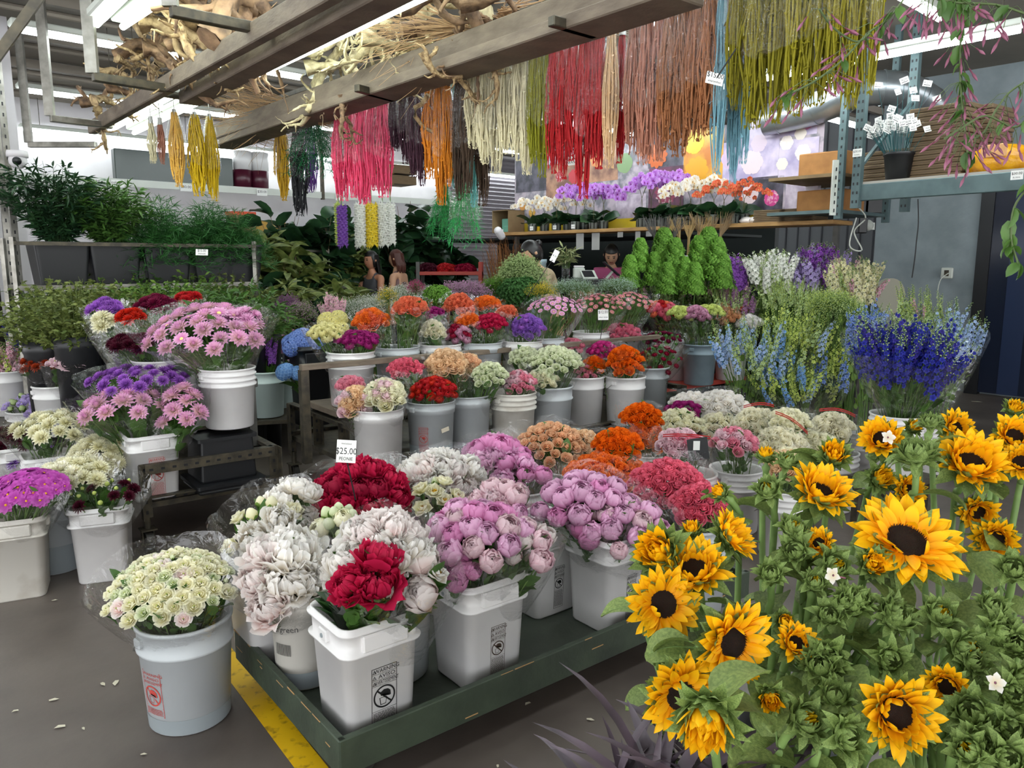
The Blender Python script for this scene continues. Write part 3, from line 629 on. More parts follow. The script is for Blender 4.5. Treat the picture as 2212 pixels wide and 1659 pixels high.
# ---- fluorescent rows
def light_fixture(a, b, label, group, two=False, w=.13, matt=None, hang=True):
    t = thing('ceiling_light', label, 'light', (a + b) / 2, 0, group); d = (b - a); L = d.length; x = d.normalized(); y = Z.cross(x).normalized(); zz = x.cross(y)
    mb = MB(); mb.box((0, 0, .05), (L, w, .05), 0, (x, y, zz), .01); mb.build('fixture_housing', [M_FIXT], t, False)
    for s in ((-1, 1) if two else (0,)):
        mb = MB(); c = y * s * w * .5; mb.cyl(c - x * L * .485, c + x * L * .485, .019, seg=10); mb.build('fluorescent_tube', [matt or M_TUBE], t)
    if hang:
        for s in (-1, 1):
            p = x * s * L * .4; mb = MB(); mb.cyl(p + Vector((0, 0, .07)), p + Vector((0, 0, CZ - (a.z + b.z) / 2 - .02)), .004, seg=5); mb.build('hanging_rod', [M_DSTEEL], t)
    return t
LZ = 3.3
rows = [(20, 62, 'first', 5), (36, 194, 'second', 5), (42, 279, 'third', 6), (57, 333, 'fourth', 7)]
for px, py, nm, n in rows:
    st = atz(px, py, LZ)
    for i in range(-1, n):
        a = st + V * (2.5 * i); b = a + V * 2.42
        light_fixture(a, b, 'bare fluorescent ceiling light in the %s row from the camera' % nm, 'ceiling lights of the %s row' % nm, matt=M_TUBEF)
# unseen rows added overhead and behind the camera as fill for the foreground
for k, Yb in enumerate((2.2, .2, -1.8)):
    for i in range(-1, 4):
        a = Vector((-3.4, Yb, 3.35)) + V * (2.5 * i) - V * 1.0; light_fixture(a, a + V * 2.42, 'added unseen fluorescent fill light overhead, brightening the trolley foreground', 'added overhead fill lights', matt=M_TUBE)
# rows on the right, along U
for k, (px, py) in enumerate(((2212, 64),)):
    st = atz(px, py, 3.15)
    for i in range(-1, 4): light_fixture(st + U * 1.5 * i, st + U * (1.5 * i + 1.45), 'fluorescent ceiling light in the row above the round silver duct', 'ceiling lights above the duct', two=False)
a = atz(1690, 232, 3.1); light_fixture(a, a + V * 1.9, 'fluorescent ceiling light behind the flower photo poster', None)
# lights hanging between the driftwood beams
def near_light(pa, pb, z, label, two=True, ext=0.0):
    a = atz(*pa, z); b = atz(*pb, z); d = (b - a).normalized(); a = a - d * ext; return light_fixture(a, b, label, None, two=False, w=.12, matt=M_TUBEW)
near_light((900, 0), (550, 165), 2.72, 'bright fluorescent light between the driftwood beams, lower of the pair', ext=.5)
near_light((735, 0), (478, 150), 2.82, 'bright fluorescent light between the driftwood beams, upper of the pair', ext=.5)
near_light((432, 220), (288, 288), 2.72, 'lit fluorescent light at the beam end before the yellow dried bunches')
near_light((372, 208), (236, 283), 2.78, 'unlit looking blue sided fluorescent light beside the lit one at the beam end')
near_light((262, 0), (207, 55), 2.95, 'short end of a lit fluorescent light high beside the steel hanger', ext=1.0)
near_light((352, 0), (262, 60), 2.95, 'lit fluorescent light with a clear shade high between two steel hangers', ext=1.0)

# ---- driftwood beams (front and back boards of two hanging racks)
def beam(pa, pb, z, w, h, label, ea=0.0, eb=0.0):
    a = atz(*pa, z); b = atz(*pb, z); d = (b - a).normalized(); a = a - d * ea; b = b + d * eb
    mb = MB(); m_ = (a + b) / 2; mb.beam(a - m_ + Vector((0, 0, h / 2)), b - m_ + Vector((0, 0, h / 2)), w, h, 0, ch=.006); o = mb.build('wooden_beam', [M_WOODB], None, False, loc=m_); tag(o, label, 'beam'); return a, b
BA = beam((462, 303), (1381, 0), 2.55, .05, .115, 'long weathered front beam carrying driftwood over the dried hanging bunches', .1, 1.6)
BB = beam((480, 322), (1273, 69), 2.50, .22, .06, 'flat wooden board beam just behind the front driftwood beam, dried bunches hang past it', .0, .5)
BC = beam((205, 287), (440, 158), 2.62, .06, .10, 'wooden beam under the pale twisted driftwood pile near the left steel hangers', .1, 3.2)
BD = beam((420, 222), (560, 150), 2.60, .14, .08, 'dark wooden beam between the hanging lights', .1, 2.6)
for i, (pa, pb, z) in enumerate((((1190, 45), (1285, 72), 2.52), ((770, 190), (850, 212), 2.52), ((356, 203), (440, 216), 2.66))):
    a = atz(*pa, z); b = atz(*pb, z); mb = MB(); m_ = (a + b) / 2; mb.beam(a - m_, b - m_, .04, .04, 0, ch=.004); tag(mb.build('steel_channel', [M_DSTEEL], None, False, loc=m_), ['short dark steel channel bolted across the two beams above the red dried bunches', 'short dark steel channel across the beams above the pink dried bunches', 'short dark steel channel above the lit tube at the beam end'][i], 'bracket')
# steel hangers: an upright and a foot that carries the beams
for i, (up, bot, end, z) in enumerate((((190, 0), (200, 158), (372, 186), 2.66), ((81, 0), (108, 250), (242, 266), 2.66), ((30, 60), (62, 308), (208, 308), 2.66), ((372, 0), (368, 14), (590, 60), 2.72))):
    p = atz(*bot, z); e = atz(*end, z); mb = MB()
    t = thing('steel_hanger', ['wide galvanised steel hanger with a dark foot under the driftwood pile', 'galvanised steel hanger, second from the left pillar, with a thin foot', 'slim steel hanger nearest the left pillar', 'dark slotted steel foot holding the topmost driftwood'][i], 'hanger', p)
    mb.beam((0, 0, 0), (0, 0, CZ - z), .07, .03, 0, up=(0, 1, 0)); mb.build('upright', [M_STEEL], t, False)
    mb = MB(); mb.beam((0, 0, -.02), Vector(e - p) + Vector((0, 0, -.02)), .05, .05, 0, ch=.004); mb.build('foot', [M_DSTEEL if i in (0, 3) else M_STEEL], t, False)
a = atz(-20, 140, 2.3); b = atz(95, -20, 2.6); mb = MB(); m_ = (a + b) / 2; mb.beam(a - m_, b - m_, .035, .035, 0); tag(mb.build('steel_bar', [M_DSTEEL], None, False, loc=m_), 'dark steel bar crossing the top left corner in front of the lights', 'bar')
# security camera on the left post
t = thing('security_camera', 'white dome security camera on the steel post by the pillar', 'camera', aty(38, 345, 6.6))
mb = MB(); mb.lathe([(.001, .07), (.075, .07), (.08, .05), (.08, .02), (.001, .02)], 20); mb.build('camera_base', [M_WALL], t)
mb = MB(); mb.lathe([(.001, -.075), (.04, -.065), (.065, -.03), (.068, 0), (.06, .03), (.001, .04)], 20); mb.build('camera_ball', [M_WALL], t)
mb = MB(); mb.lathe([(.001, 0), (.032, 0), (.034, -.01), (.001, -.012)], 16); o = mb.build('lens', [M_BLACKP], t); o.location = (.03, -.058, -.015); o.rotation_euler = (-1.25, 0, .5)
for i, (px, Y) in enumerate(((24, 6.7), (41, 6.9))):
    p = aty(px, 600, Y); mb = MB(); mb.box((0, 0, CZ / 2), (.05, .05, CZ), 0, (V, U, Z)); 
    for k in range(40): mb.box(Vector((0, 0, .1 + k * .09)) - U * .026 + V * 0, (.012, .002, .03), 1, (V, U, Z))
    tag(mb.build('perforated_post', [M_STEEL, M_BLACKP], None, False, loc=(p.x, p.y, 0)), ['slotted steel post under the dome camera', 'slotted steel post hugging the white pillar'][i], 'post')

# ---- the far shelf on the white wall
SP = WLp - U * .35
sh = thing('wall_shelf', 'long white steel shelf hung along the far white wall', 'shelf', Vector((SP.x, SP.y, 2.68)) - V * 3)
mb = MB(); mb.box((0, 0, 0), (9.5, .6, .03), 0, (V, U, Z)); mb.box(-U * .3 + Vector((0, 0, -.03)), (9.5, .03, .1), 0, (V, U, Z)); 
mb.build('shelf_board', [M_FIXT], sh, False)
for k in (-3.35, 1.7):
    mb = MB(); mb.box(V * k + Vector((0, 0, .5)) - U * .3, (.05, .05, 1.2), 0, (V, U, Z)); mb.build('post', [M_DSTEEL], sh, False)
def on_shelf(px, z=2.70): return on_line(px, SP, V, z)
def price_card(px, py, Y, lines, w, h, label, rot=0.0, name='price_tag', face=None, stick=None, mat=M_PAPER):
    p = aty(px, py, Y); t = thing(name, label, 'price tag', p, 0)
    x = Vector((cos(rot), 0, sin(rot))); yv = Vector((-sin(rot) * .95, .15, cos(rot))).normalized(); nrm = x.cross(yv)
    mb = MB(); mb.box((0, 0, 0), (w, h, .0015), 0, (x, yv, nrm)); mb.build('card', [mat], t, False)
    mb = MB(); k = len(lines)
    for i, (tx, sz) in enumerate(lines): add_text(mb, tx, sz, Vector(nrm) * .0016 + yv * (h * (.5 - (i + .5) / k)), x, yv, 0, .85)
    if mb.n: mb.build('lettering', [M_INK], t)
    if stick:
        s0 = Vector(stick) - p; mb = MB(); mb.tube([-yv * h * .3 + Vector((0, .004, 0)), s0], .0028, 5); mb.build('tag_stick', [M_INK], t)
    return t
for i, (px, tx) in enumerate(((385, '$30.00'), (547, '$30.00'), (714, '$30.00'), (200, '$30.00'), (240, 'colours'))):
    p = on_shelf(px, 2.63) - U * .33; r = ray(px, 0); q = p
    cd = MB(); cd.box((0, 0, 0), (.17, .004, .1), 0, (V, U, Z)); t = thing('shelf_label', 'small white %s label on the far shelf edge%s' % (tx, [' below the first yellow bunch', ' below the white buckets', ' below the pink bunch', ' over the tall dark plants', ' over the ruscus leaves'][i]), 'price tag', p); cd.build('card', [M_PAPER], t, False)
    cd = MB(); add_text(cd, tx, .055, -U * .004 + Vector((0, 0, .012)), V, Z); cd.build('lettering', [M_INK], t)
# wrapped dark roll board and white/burgundy pots on that shelf
c = (on_shelf(245, 2.9) + on_shelf(500, 2.9)) / 2; L = (on_shelf(500, 2.9) - on_shelf(245, 2.9)).length
mb = MB(); mb.box((0, 0, .02), (L, .15, .44), 0, (V, U, Z), .01); tag(mb.build('film_wrapped_roll', [pmat('dark_green_film', '#2e3a34', .25)], None, False, loc=c), 'long dark green panel wrapped in glossy film on the far shelf', 'panel')
for i, (px, zz, cc) in enumerate(((524, 0, M_INKR), (561, 0, M_INKR), (561, 1, M_PLASTIC), (524, 1, M_PLASTIC))):
    p = on_shelf(px, 2.70 + .292 * zz) ; mb = MB(); mb.lathe([(.001, 0), (.14, 0), (.15, .28), (.12, .29), (.001, .29)], 20)
    tag(mb.build('plastic_tub', [pmat('burgundy_tub', '#4a1226', .35) if zz == 0 else M_PLASTIC], None, loc=p), '%s tub on the far shelf, %s' % (['burgundy', 'white'][zz], ['the shorter stack, beside the dark panel', 'the taller stack'][0 if i in (0, 3) else 1]), 'tub')
# cardboard bundles on shelf right end
for i, (px, z) in enumerate(((845, 2.98), (845, 3.16))):
    p = on_line(px, SP - U * .3, V, z); mb = MB(); mb.box((0, 0, 0), (.75, .5, .15), 0, (V, U, Z), .01)
    for k in range(6): mb.box(-U * .252 + Vector((0, 0, -.065 + .025 * k)), (.76, .004, .004), 1, (V, U, Z))
    mb.box((-.1, 0, 0), (.012, .515, .165), 2, (V, U, Z)); tag(mb.build('cardboard_bundle', [M_CARDD, M_CARD, pmat('yellow_strap', '#c9b840', .5)], None, False, loc=p), ['lower', 'upper'][i] + ' flat cardboard bundle with yellow strap beyond the pink bunch', 'cardboard')
# dark green far door panel with its number
DP = on_line(640, WLp - U * .1, V, 1.5)
t = thing('green_board', 'dark green board lettered R 21 on the far white wall', 'board', DP)
mb = MB(); mb.box((0, 0, -.1), (1.2, .08, 1.5), 0, (V, U, Z), .01); mb.build('panel', [pmat('dark_green_paint', '#12393a', .5)], t, False)
mb = MB(); mb.box(-U * .045 + Vector((0, 0, .56)) - V * .0, (.2, .01, .13), 0, (V, U, Z)); mb.box(-U * .045 + Vector((0, 0, .56)) - V * .17, (.1, .01, .13), 0, (V, U, Z)); mb.build('number_cards', [M_PAPER], t, False)
mb = MB(); add_text(mb, '21', .12, -U * .052 + Vector((0, 0, .56)), V, Z); add_text(mb, 'R', .12, -U * .052 + Vector((0, 0, .56)) - V * .17, V, Z); mb.build('lettering', [M_INK], t)
p = on_line(575, WLp - U * .5, V, 1.95); mb = MB(); mb.box((0, 0, 0), (.5, .4, .5), 0, (V, U, Z), .01); tag(mb.build('cardboard_box', [pmat('yellow_box', '#caa04f', .8)], None, False, loc=p), 'yellowish cardboard box behind the fern tubs', 'box')
p = on_line(522, WLp - U * .7, V, 2.0); mb = MB(); mb.box((0, 0, 0), (.35, .3, .55), 0, (V, U, Z), .01); mb.box((0, 0, .29), (.36, .31, .05), 1, (V, U, Z)); tag(mb.build('orange_carton', [M_CARD, pmat('orange_lid', '#d9512c', .5)], None, False, loc=p), 'brown carton with an orange top above the fern tubs', 'box')

# ---- roller shutter at the end of the far wall
RS = on_line(1062, WLp - U * .12, V, 0)
sh_ = MB(); prof = []
nsl = 46
for k in range(nsl * 4 + 1):
    z = k / 4 * .08; prof.append((z, .018 * sin(k * pi / 2)))
G = [[RS - V * 1.15 - U * dd + Vector((0, 0, z)), RS + V * 1.7 - U * dd + Vector((0, 0, z))] for z, dd in prof]
sh_.grid(np.array([[list(p) for p in r] for r in G])); o = struct('door_1', sh_, [pmat('shutter_steel', '#8c878c', .42, .5)]); o['label'] = 'ribbed grey roller shutter in the far wall'
mb = MB(); mb.box(RS - V * 1.2 - U * .1 + Vector((0, 0, 1.5)), (.1, .2, 3), 0, (V, U, Z)); struct('trim_13', mb, [M_BLACKP]).name = 'trim_20'

# ---- kiosk: the orchid shelf, the dark booth below it, the counter
S0 = atz(1071, 503, 1.94); S1 = atz(1800, 474, 1.94); SD = (S1 - S0).normalized(); SL = (S1 - S0).length; SN = Vector((SD.y, -SD.x, 0)); 
if SN.y > 0: SN = -SN                                       # towards the visitor
SD2 = SD
t = thing('orchid_shelf', 'long pale wooden shelf above the sales booth holding the orchids', 'shelf', (S0 + S1) / 2)
mb = MB(); mb.box(-SN * .22 + Vector((0, 0, -.02)), (SL, .44, .04), 0, (SD, -SN, Z), .004); mb.build('shelf_board', [M_PINE], t, False)
for k in (-.5, .47):
    mb = MB(); mb.box(SD * SL * k - SN * .4 + Vector((0, 0, -.96)), (.05, .05, 1.9), 0, (SD, -SN, Z)); mb.build('support_post', [M_GREYSTEEL], t, False)
def on_orchid(px, back=.2, z=1.94): return on_line(px, S0 - SN * back, SD, z)
# booth back wall: near-black panelling behind the counter
Ba = on_line(1130, S0 - SN * 2.6, SD, 0); Bb = on_line(1662, S0 - SN * 2.6, SD, 0); mb = MB(); mb.box((Ba + Bb) / 2 + Vector((0, 0, 1.0)), ((Bb - Ba).length, .1, 2.0), 0, (SD, -SN, Z)); struct('wall_booth', mb, [pmat('black_green_panelling', '#101a18', .7)])
mb = MB(); mb.box(Ba + SN * .3 + Vector((0, 0, 1.0)), (.06, .6, 2.0), 0, (SD, -SN, Z)); o = struct('wall_booth_side', mb, [pmat('black_green_panelling', '#101a18', .7)])
mb = MB(); mb.box((Ba + Bb) / 2 + SN * 1.25 + Vector((0, 0, 1.88)), ((Bb - Ba).length, 1.7, .03), 0, (SD, -SN, Z)); struct('ceiling_booth', mb, [pmat('black_green_panelling', '#101a18', .7)])
# yellow border strip and the big photo poster (flat print)
PO = S0 - SN * .52
def poster_pt(px, z): return on_line(px, PO, SD, z)
pz0, pz1 = 2.03, 3.02
t = thing('flower_poster', 'wide photo print of mixed flowers behind the orchids with a yellow lower border', 'poster', poster_pt(1400, pz0))
ori = t.location.copy()
def prect(mb, x0, x1, z0, z1, m, off=0.0): a = poster_pt(x0, z0) - ori; b = poster_pt(x1, z0) - ori; o_ = SN * off; mb.add([a + o_, b + o_, b + o_ + Vector((0, 0, z1 - z0)), a + o_ + Vector((0, 0, z1 - z0))], [[0, 1, 2, 3]], m)
PM = [pmat('print_' + k, c, .3, col2=c2, nscale=s_, contrast=(.4, .6)) for k, c, c2, s_ in (('grey', '#77767e', '#b8aab6', 9), ('lilac', '#a79bc0', '#d8cadf', 4), ('brown', '#6e4a3e', '#b08468', 5), ('orange', '#c9782a', '#e0a83a', 5), ('plum', '#45253c', '#6e3353', 6), ('pale', '#cfc3cf', '#a596a8', 8), ('dark', '#2c2a34', '#5b5766', 7), ('yellow', '#d9b92a', '#e5cb3c', 3))]
mb = MB(); prect(mb, 1112, 1770, pz0, pz1, 0); mb.build('print_sheet', PM, t, False)
mb = MB(); prect(mb, 1112, 1700, pz0 - .09, pz0 + .05, 7, .01); mb.build('yellow_border', PM, t, False)
mb = MB()
for x0, x1, f0, f1, m in ((1115, 1180, .45, 1, 6), (1180, 1255, .3, .8, 2), (1255, 1335, .5, 1, 2), (1335, 1400, .3, 1, 0), (1400, 1475, .0, .6, 4), (1400, 1475, .6, 1, 6), (1475, 1560, .3, 1, 3), (1560, 1680, .35, .8, 1), (1560, 1600, .75, 1, 6), (1600, 1765, .78, 1, 1), (1595, 1690, .0, .38, 6), (1680, 1765, .3, .75, 1), (1695, 1765, 0, .3, 5), (1330, 1395, 0, .3, 5)):
    prect(mb, x0, x1, pz0 + .05 + f0 * (pz1 - pz0 - .05), pz0 + .05 + f1 * (pz1 - pz0 - .05), m, .004)
mb.build('print_panels', PM, t, False)
# printed flowers: flat petals
PF = [('#b0303a', 1240, .6, .1, 7), ('#9c2733', 1210, .62, .08, 6), ('#e2a21e', 1505, .52, .17, 9), ('#f0c52a', 1500, .85, .14, 5), ('#c85e1a', 1420, .75, .16, 12), ('#8b2449', 1440, .3, .17, 14), ('#cdb3cf', 1580, .62, .13, 6), ('#e5d2d8', 1625, .55, .14, 6), ('#d9c6d6', 1640, .75, .1, 6), ('#efe3dc', 1700, .72, .08, 6), ('#f0e6dc', 1735, .6, .09, 6), ('#eadfd6', 1690, .5, .07, 6), ('#e8ddd4', 1730, .8, .07, 6), ('#c93a86', 1667, .14, .09, 5), ('#e3cdd0', 1620, .2, .11, 5), ('#7a3f92', 1690, .9, .07, 7), ('#8fb060', 1716, .9, .06, 6), ('#c36aa8', 1745, .9, .07, 8), ('#7f9a6c', 1350, .7, .13, 5), ('#d08a52', 1290, .8, .12, 8), ('#cf9040', 1130, .25, .07, 9), ('#e0b04a', 1150, .15, .07, 9)]
mb = MB(); pfm = []
for i, (c, px, f, r, n) in enumerate(PF):
    if c not in [k for k, _ in pfm]: pfm.append((c, pmat('print_flower_%d' % i, c, .3, col2='#ffffff' if i % 4 == 1 else c, nscale=30, contrast=(.5, .9))))
    mi = [k for k, _ in pfm].index(c); q = poster_pt(px, pz0 + .05 + f * .94) - ori
    for lay, rr in enumerate((1.0, .68, .38)):
        for k in range(n):
            a = 2 * pi * k / n + lay * .5; pts = []
            for s_ in np.linspace(0, 2 * pi, 9)[:-1]:
                x_ = r * rr * (.5 + .45 * cos(s_)); y_ = r * rr * .42 * sin(s_) * (7 / max(n, 5)) ; pts.append(q + SN * (.007 + .0015 * lay + .0002 * k) + SD * (x_ * cos(a) - y_ * sin(a)) + Z * (x_ * sin(a) + y_ * cos(a)))
            mb.addn(np.array([list(p) for p in pts]), [list(range(8))], mi)
mb.build('flower_print', [m for _, m in pfm], t, False)
# ---------------------------------------------------------------- the low green trolley
TZ = .13
TO = atz(733, 1603, .215); TL = atz(506, 1359, .215); TUv = (TL - TO).normalized(); TVv = Vector((TUv.y, -TUv.x, 0)); TW = (TL - TO).length + .0; TLen = 1.95
t = thing('flat_trolley', 'low dark green wooden trolley on casters with a board rim, full of peonies', 'trolley', (TO.x, TO.y, 0))
mb = MB(); mb.box(TUv * TW / 2 + TVv * TLen / 2 + Vector((0, 0, TZ - .012)), (TW, TLen, .022), 0, (TUv, -TVv, Z)); mb.build('deck', [M_DECK], t, False)
for a, b, nm in ((TVv * .011, TVv * .011 + TUv * TW, 'end_board'), (TVv * (TLen - .011), TVv * (TLen - .011) + TUv * TW, 'end_board'), (TUv * .011, TUv * .011 + TVv * TLen, 'side_board'), (TUv * (TW - .011), TUv * (TW - .011) + TVv * TLen, 'side_board')):
    mb = MB(); mb.beam(a + Vector((0, 0, .1575)), b + Vector((0, 0, .1575)), .024, .115, 0, ch=.003); mb.build(nm, [M_GREENWOOD], t, False)
mb = MB()
rg = R_(4)
for k in range(26):
    p = (TVv * rg.uniform(0, TLen) - TUv * .0015) if k % 2 else (TUv * rg.uniform(0, TW) - TVv * .0015); ax_ = TVv if k % 2 else TUv; z = .2145 if k % 3 else rg.uniform(.11, .2)
    L = rg.uniform(.01, .06); mb.box(p + Vector((0, 0, z)), (L, .0015, rg.uniform(.001, .0045)), 0, (ax_, Z.cross(ax_), Z))
mb.build('chipped_edges', [M_RAWWOOD], t, False)
for u, v in ((.12, .12), (TW - .12, .12), (.12, TLen - .12), (TW - .12, TLen - .12)):
    c = TUv * u + TVv * v; mb = MB(); mb.tube([c + TUv * -.02 + Vector((0, 0, .048)), c + TUv * .02 + Vector((0, 0, .048))], .048, 16, 0); mb.box(c + Vector((0, 0, .095)), (.06, .06, .012), 1, (TUv, TVv, Z)); mb.beam(c + TUv * .027 + Vector((0, 0, .045)), c + TUv * .027 + Vector((0, 0, .1)), .004, .03, 1, up=TVv); mb.build('caster', [M_RUB, M_DSTEEL], t, False)

# ---------------------------------------------------------------- the two stepped carts
def angle_iron(mb, a, b, w=.05, holes=True, flip=1, m=0, mh=1):
    a, b = Vector(a), Vector(b); d = (b - a); L = d.length; x = d.normalized(); up = Z if abs(x.z) < .9 else Vector((UC.x, UC.y, 0)); y = up.cross(x).normalized(); z = x.cross(y)
    mb.box((a + b) / 2, (L, w, .005), m, (x, y, z)); mb.box((a + b) / 2 + y * flip * w * .5 + z * -w * .5, (L, .005, w), m, (x, y, z))
    if holes:
        n = int(L / .055)
        for i in range(n):
            c = a + x * (i + .5) * L / n; mb.box(c + y * flip * (w * .5) + z * -w * .5, (.02, .0065, .013), mh, (x, y, z)); mb.box(c, (.02, .013, .0065), mh, (x, y, z))
def caster_mb(c, r=.062):
    mb = MB(); mb.tube([c + VC * -.018 + Vector((0, 0, r)), c + VC * .018 + Vector((0, 0, r))], r, 20, 0); mb.tube([c + VC * -.021 + Vector((0, 0, r)), c + VC * .021 + Vector((0, 0, r))], r * .45, 12, 1)
    for s in (-1, 1): mb.beam(c + VC * .028 * s + Vector((0, 0, r * .7)), c + VC * .028 * s + Vector((0, 0, r * 2.1)) + UC * .02, .006, .04, 1, up=UC)
    mb.box(c + Vector((0, 0, r * 2.15)), (.08, .08, .008), 1, (UC, VC, Z)); mb.cyl(c + Vector((0, 0, r * 2.15)), c + Vector((0, 0, .22)), .018, seg=10, m=1); return mb
def cart(name_label, O, Lv, Wu, low, high, shelf_u0, shelf_mat, end=True, endz=.57, red=False, rail=None):
    t = thing('display_cart', name_label, 'cart', (O.x, O.y, 0))
    mb = MB(); mb.box(UC * Wu / 2 + VC * Lv / 2 + Vector((0, 0, low - .015)), (Wu, Lv, .03), 0, (UC, -VC, Z)); mb.build('lower_deck', [M_DSTEEL], t, False)
    for a, b in ((Vector(), VC * Lv), (UC * Wu, UC * Wu + VC * Lv)): mb = MB(); angle_iron(mb, a + Vector((0, 0, low + .03)), b + Vector((0, 0, low + .03)), .05); mb.build('deck_rail', [M_DSTEEL, M_BLACKP], t, False)
    for u in (0, Wu):
        for v in (0, Lv):
            mb = MB(); c = UC * u + VC * v; angle_iron(mb, c + Vector((0, 0, .2)), c + Vector((0, 0, endz)), .055, flip=-1 if v == 0 else 1); mb.build('corner_post', [M_DSTEEL, M_BLACKP], t, False)
            caster_mb(c + UC * (.02 if u == 0 else -.02)).build('caster', [M_RUB, M_DSTEEL], t, False)
    for v in (0, Lv):
        mb = MB(); angle_iron(mb, VC * v + Vector((0, 0, endz)), VC * v + UC * Wu + Vector((0, 0, endz)), .05, flip=-1); mb.build('end_rail', [M_DSTEEL, M_BLACKP], t, False)
    if high:
        sw = min(Wu - shelf_u0, .45);  mb = MB(); mb.box(UC * (shelf_u0 + sw / 2) + VC * (Lv / 2 + .0) + Vector((0, 0, high - .02)), (sw, Lv + .04, .04), 0, (UC, -VC, Z), .004); mb.build('upper_shelf', [shelf_mat], t, False)
        for u in (shelf_u0 + .03, shelf_u0 + sw - .03):
            for v in (.03, Lv / 2, Lv - .03):
                mb = MB(); c = UC * u + VC * v; angle_iron(mb, c + Vector((0, 0, low)), c + Vector((0, 0, high - .04)), .05); mb.build('shelf_post', [M_DSTEEL, M_BLACKP], t, False)
    if red:
        mb = MB(); angle_iron(mb, Vector((0, 0, endz)), VC * Lv + Vector((0, 0, endz)), .05, flip=-1); mb.build('front_rail', [M_DSTEEL, M_BLACKP], t, False)
    if rail:
        mb = MB(); mb.beam(UC * (shelf_u0 - .03) + VC * -.25 + Vector((0, 0, rail)), UC * (shelf_u0 - .03) + VC * (Lv + .1) + Vector((0, 0, rail)), .05, .035, 0, ch=.003); mb.build('front_rail', [shelf_mat], t, False)
        for v in (-.22, Lv + .06): mb = MB(); mb.beam(UC * shelf_u0 + VC * v + Vector((0, 0, low)), UC * shelf_u0 + VC * v + Vector((0, 0, rail - .02)), .05, .05, 0, up=UC); mb.build('rail_post', [M_DSTEEL], t, False)
    return t
CM = Vector((aty(790, 930, 4.43).x, 4.43, 0)); 
cart('large steel display cart with a wooden upper shelf of rose buckets, in the middle', CM, 2.8, 1.15, .335, .635, .36, M_WOODB, endz=.57, rail=.93)
CLp = aty(311, 1012, 3.95); CLp.z = 0
def LC(u, v, z=0): return CLp + UC * u + VC * v + Vector((0, 0, z))
cart('worn steel cart behind the pink dahlias, a grey frame around its top', CLp, .70, 1.6, .28, None, 0, M_GREYSTEEL, endz=.49, red=True)
# top frame of the left cart, a welded grey ring that holds the tall pail
t = thing('steel_stand', 'grey painted steel frame around the white pail of pink dahlias', 'frame', LC(.22, .30))
mb = MB(); q = [(-.02, -.16), (-.02, .38), (1.3, .38), (1.3, -.16)]
for i in range(4): a = UC * q[i][0] + VC * q[i][1] + Vector((0, 0, .84)); b = UC * q[(i + 1) % 4][0] + VC * q[(i + 1) % 4][1] + Vector((0, 0, .84)); mb.beam(a, b, .04, .05, 0, ch=.004)
mb.build('top_ring', [M_GREYSTEEL], t, False)
for u, v in ((0, .36), (1.28, .36), (1.28, -.14)):
    mb = MB(); mb.beam(UC * u + VC * v + Vector((0, 0, .46)), UC * u + VC * v + Vector((0, 0, .82)), .045, .045, 0, up=UC); mb.build('upright', [M_GREYSTEEL], t, False)
mb = MB(); mb.box(UC * .6 + VC * .11 + Vector((0, 0, .609)), (1.25, .5, .02), 0, (UC, -VC, Z)); mb.build('inner_shelf', [M_DSTEEL], t, False)
# black crates under it
for i, (px, py, Y, w, d, h) in enumerate(((482, 1045, 4.3, .38, .36, .05), (480, 1020, 4.32, .33, .30, .25))):
    p = aty(px, py, Y); z = .285 if i == 0 else .347; p.z = z = (.285 if i == 0 else .337)
    mb = MB(); mb.rsq([(.001, 0), (w * .46, 0), (w * .47, .01), (w * .44, h - .02), (w * .5, h - .02), (w * .5, h), (.001, h)], 0, rc=.1, asp=d / w)
    tag(mb.build('black_crate', [M_BLACKP], None, False, loc=(p.x, p.y, z), rotz=CANG), ['flat black plastic tray under the upturned black crate', 'upturned black plastic crate on the left cart under the pink dahlias'][i], 'crate')
# rear red cart deck behind the carnation pails
RC = aty(1445, 850, 6.75); RC.z = 0
t = thing('red_cart', 'long red edged cart under the carnation and blue grey pails', 'cart', RC)
mb = MB(); mb.box(VC * .9 + UC * .4 + Vector((0, 0, .43)), (2.3, .8, .04), 0, (VC, UC, Z)); mb.build('deck', [M_RED], t, False)
for u, v in ((.05, -.15), (.05, 1.95), (.75, -.15), (.75, 1.95)):
    caster_mb(UC * u + VC * v).build('caster', [M_RUB, M_DSTEEL], t, False); mb = MB(); mb.beam(UC * u + VC * v + Vector((0, 0, .2)), UC * u + VC * v + Vector((0, 0, .41)), .05, .05, 0, up=UC); mb.build('post', [M_DSTEEL], t, False)

# ---------------------------------------------------------------- buckets, one by one
blk = M_INK
F_ = .012                                   # resting gap on wooden decks
bucket('ran', 'round', 397, 1327, 0, 'big greyish round bucket on the floor with red print, holding white ranunculus', mat=M_PLASTICG, waterline=.16, lab=(M_INKR, -1.15, .085, .16, .07), note=1)
TA = atan2(TVv.y, TVv.x)
S_ = dict(rotz=TA)
bucket('t1', 'square', 785, 1308, TZ, 'square white bucket with pink stained rim at the trolley corner', lab=(M_INK, 0, .085, .205, .03), **S_)
bucket('t2', 'square', 1030, 1228, TZ, 'square white bucket of light pink peonies with black warning panel, second on the trolley edge', lab=(M_INKB, 0, .06, .19, .03), **S_)
bucket('t3', 'square', 1318, 1142, TZ, 'square white bucket on the trolley edge nearest the sunflowers', lab=(M_INK, 0, .05, .20, .03), **S_)
bucket('t4', 'square', 1180, 1120, TZ, 'square bucket standing behind the second and third square buckets on the trolley', lab=(M_INK, 0, .05, .18, .03), **S_)
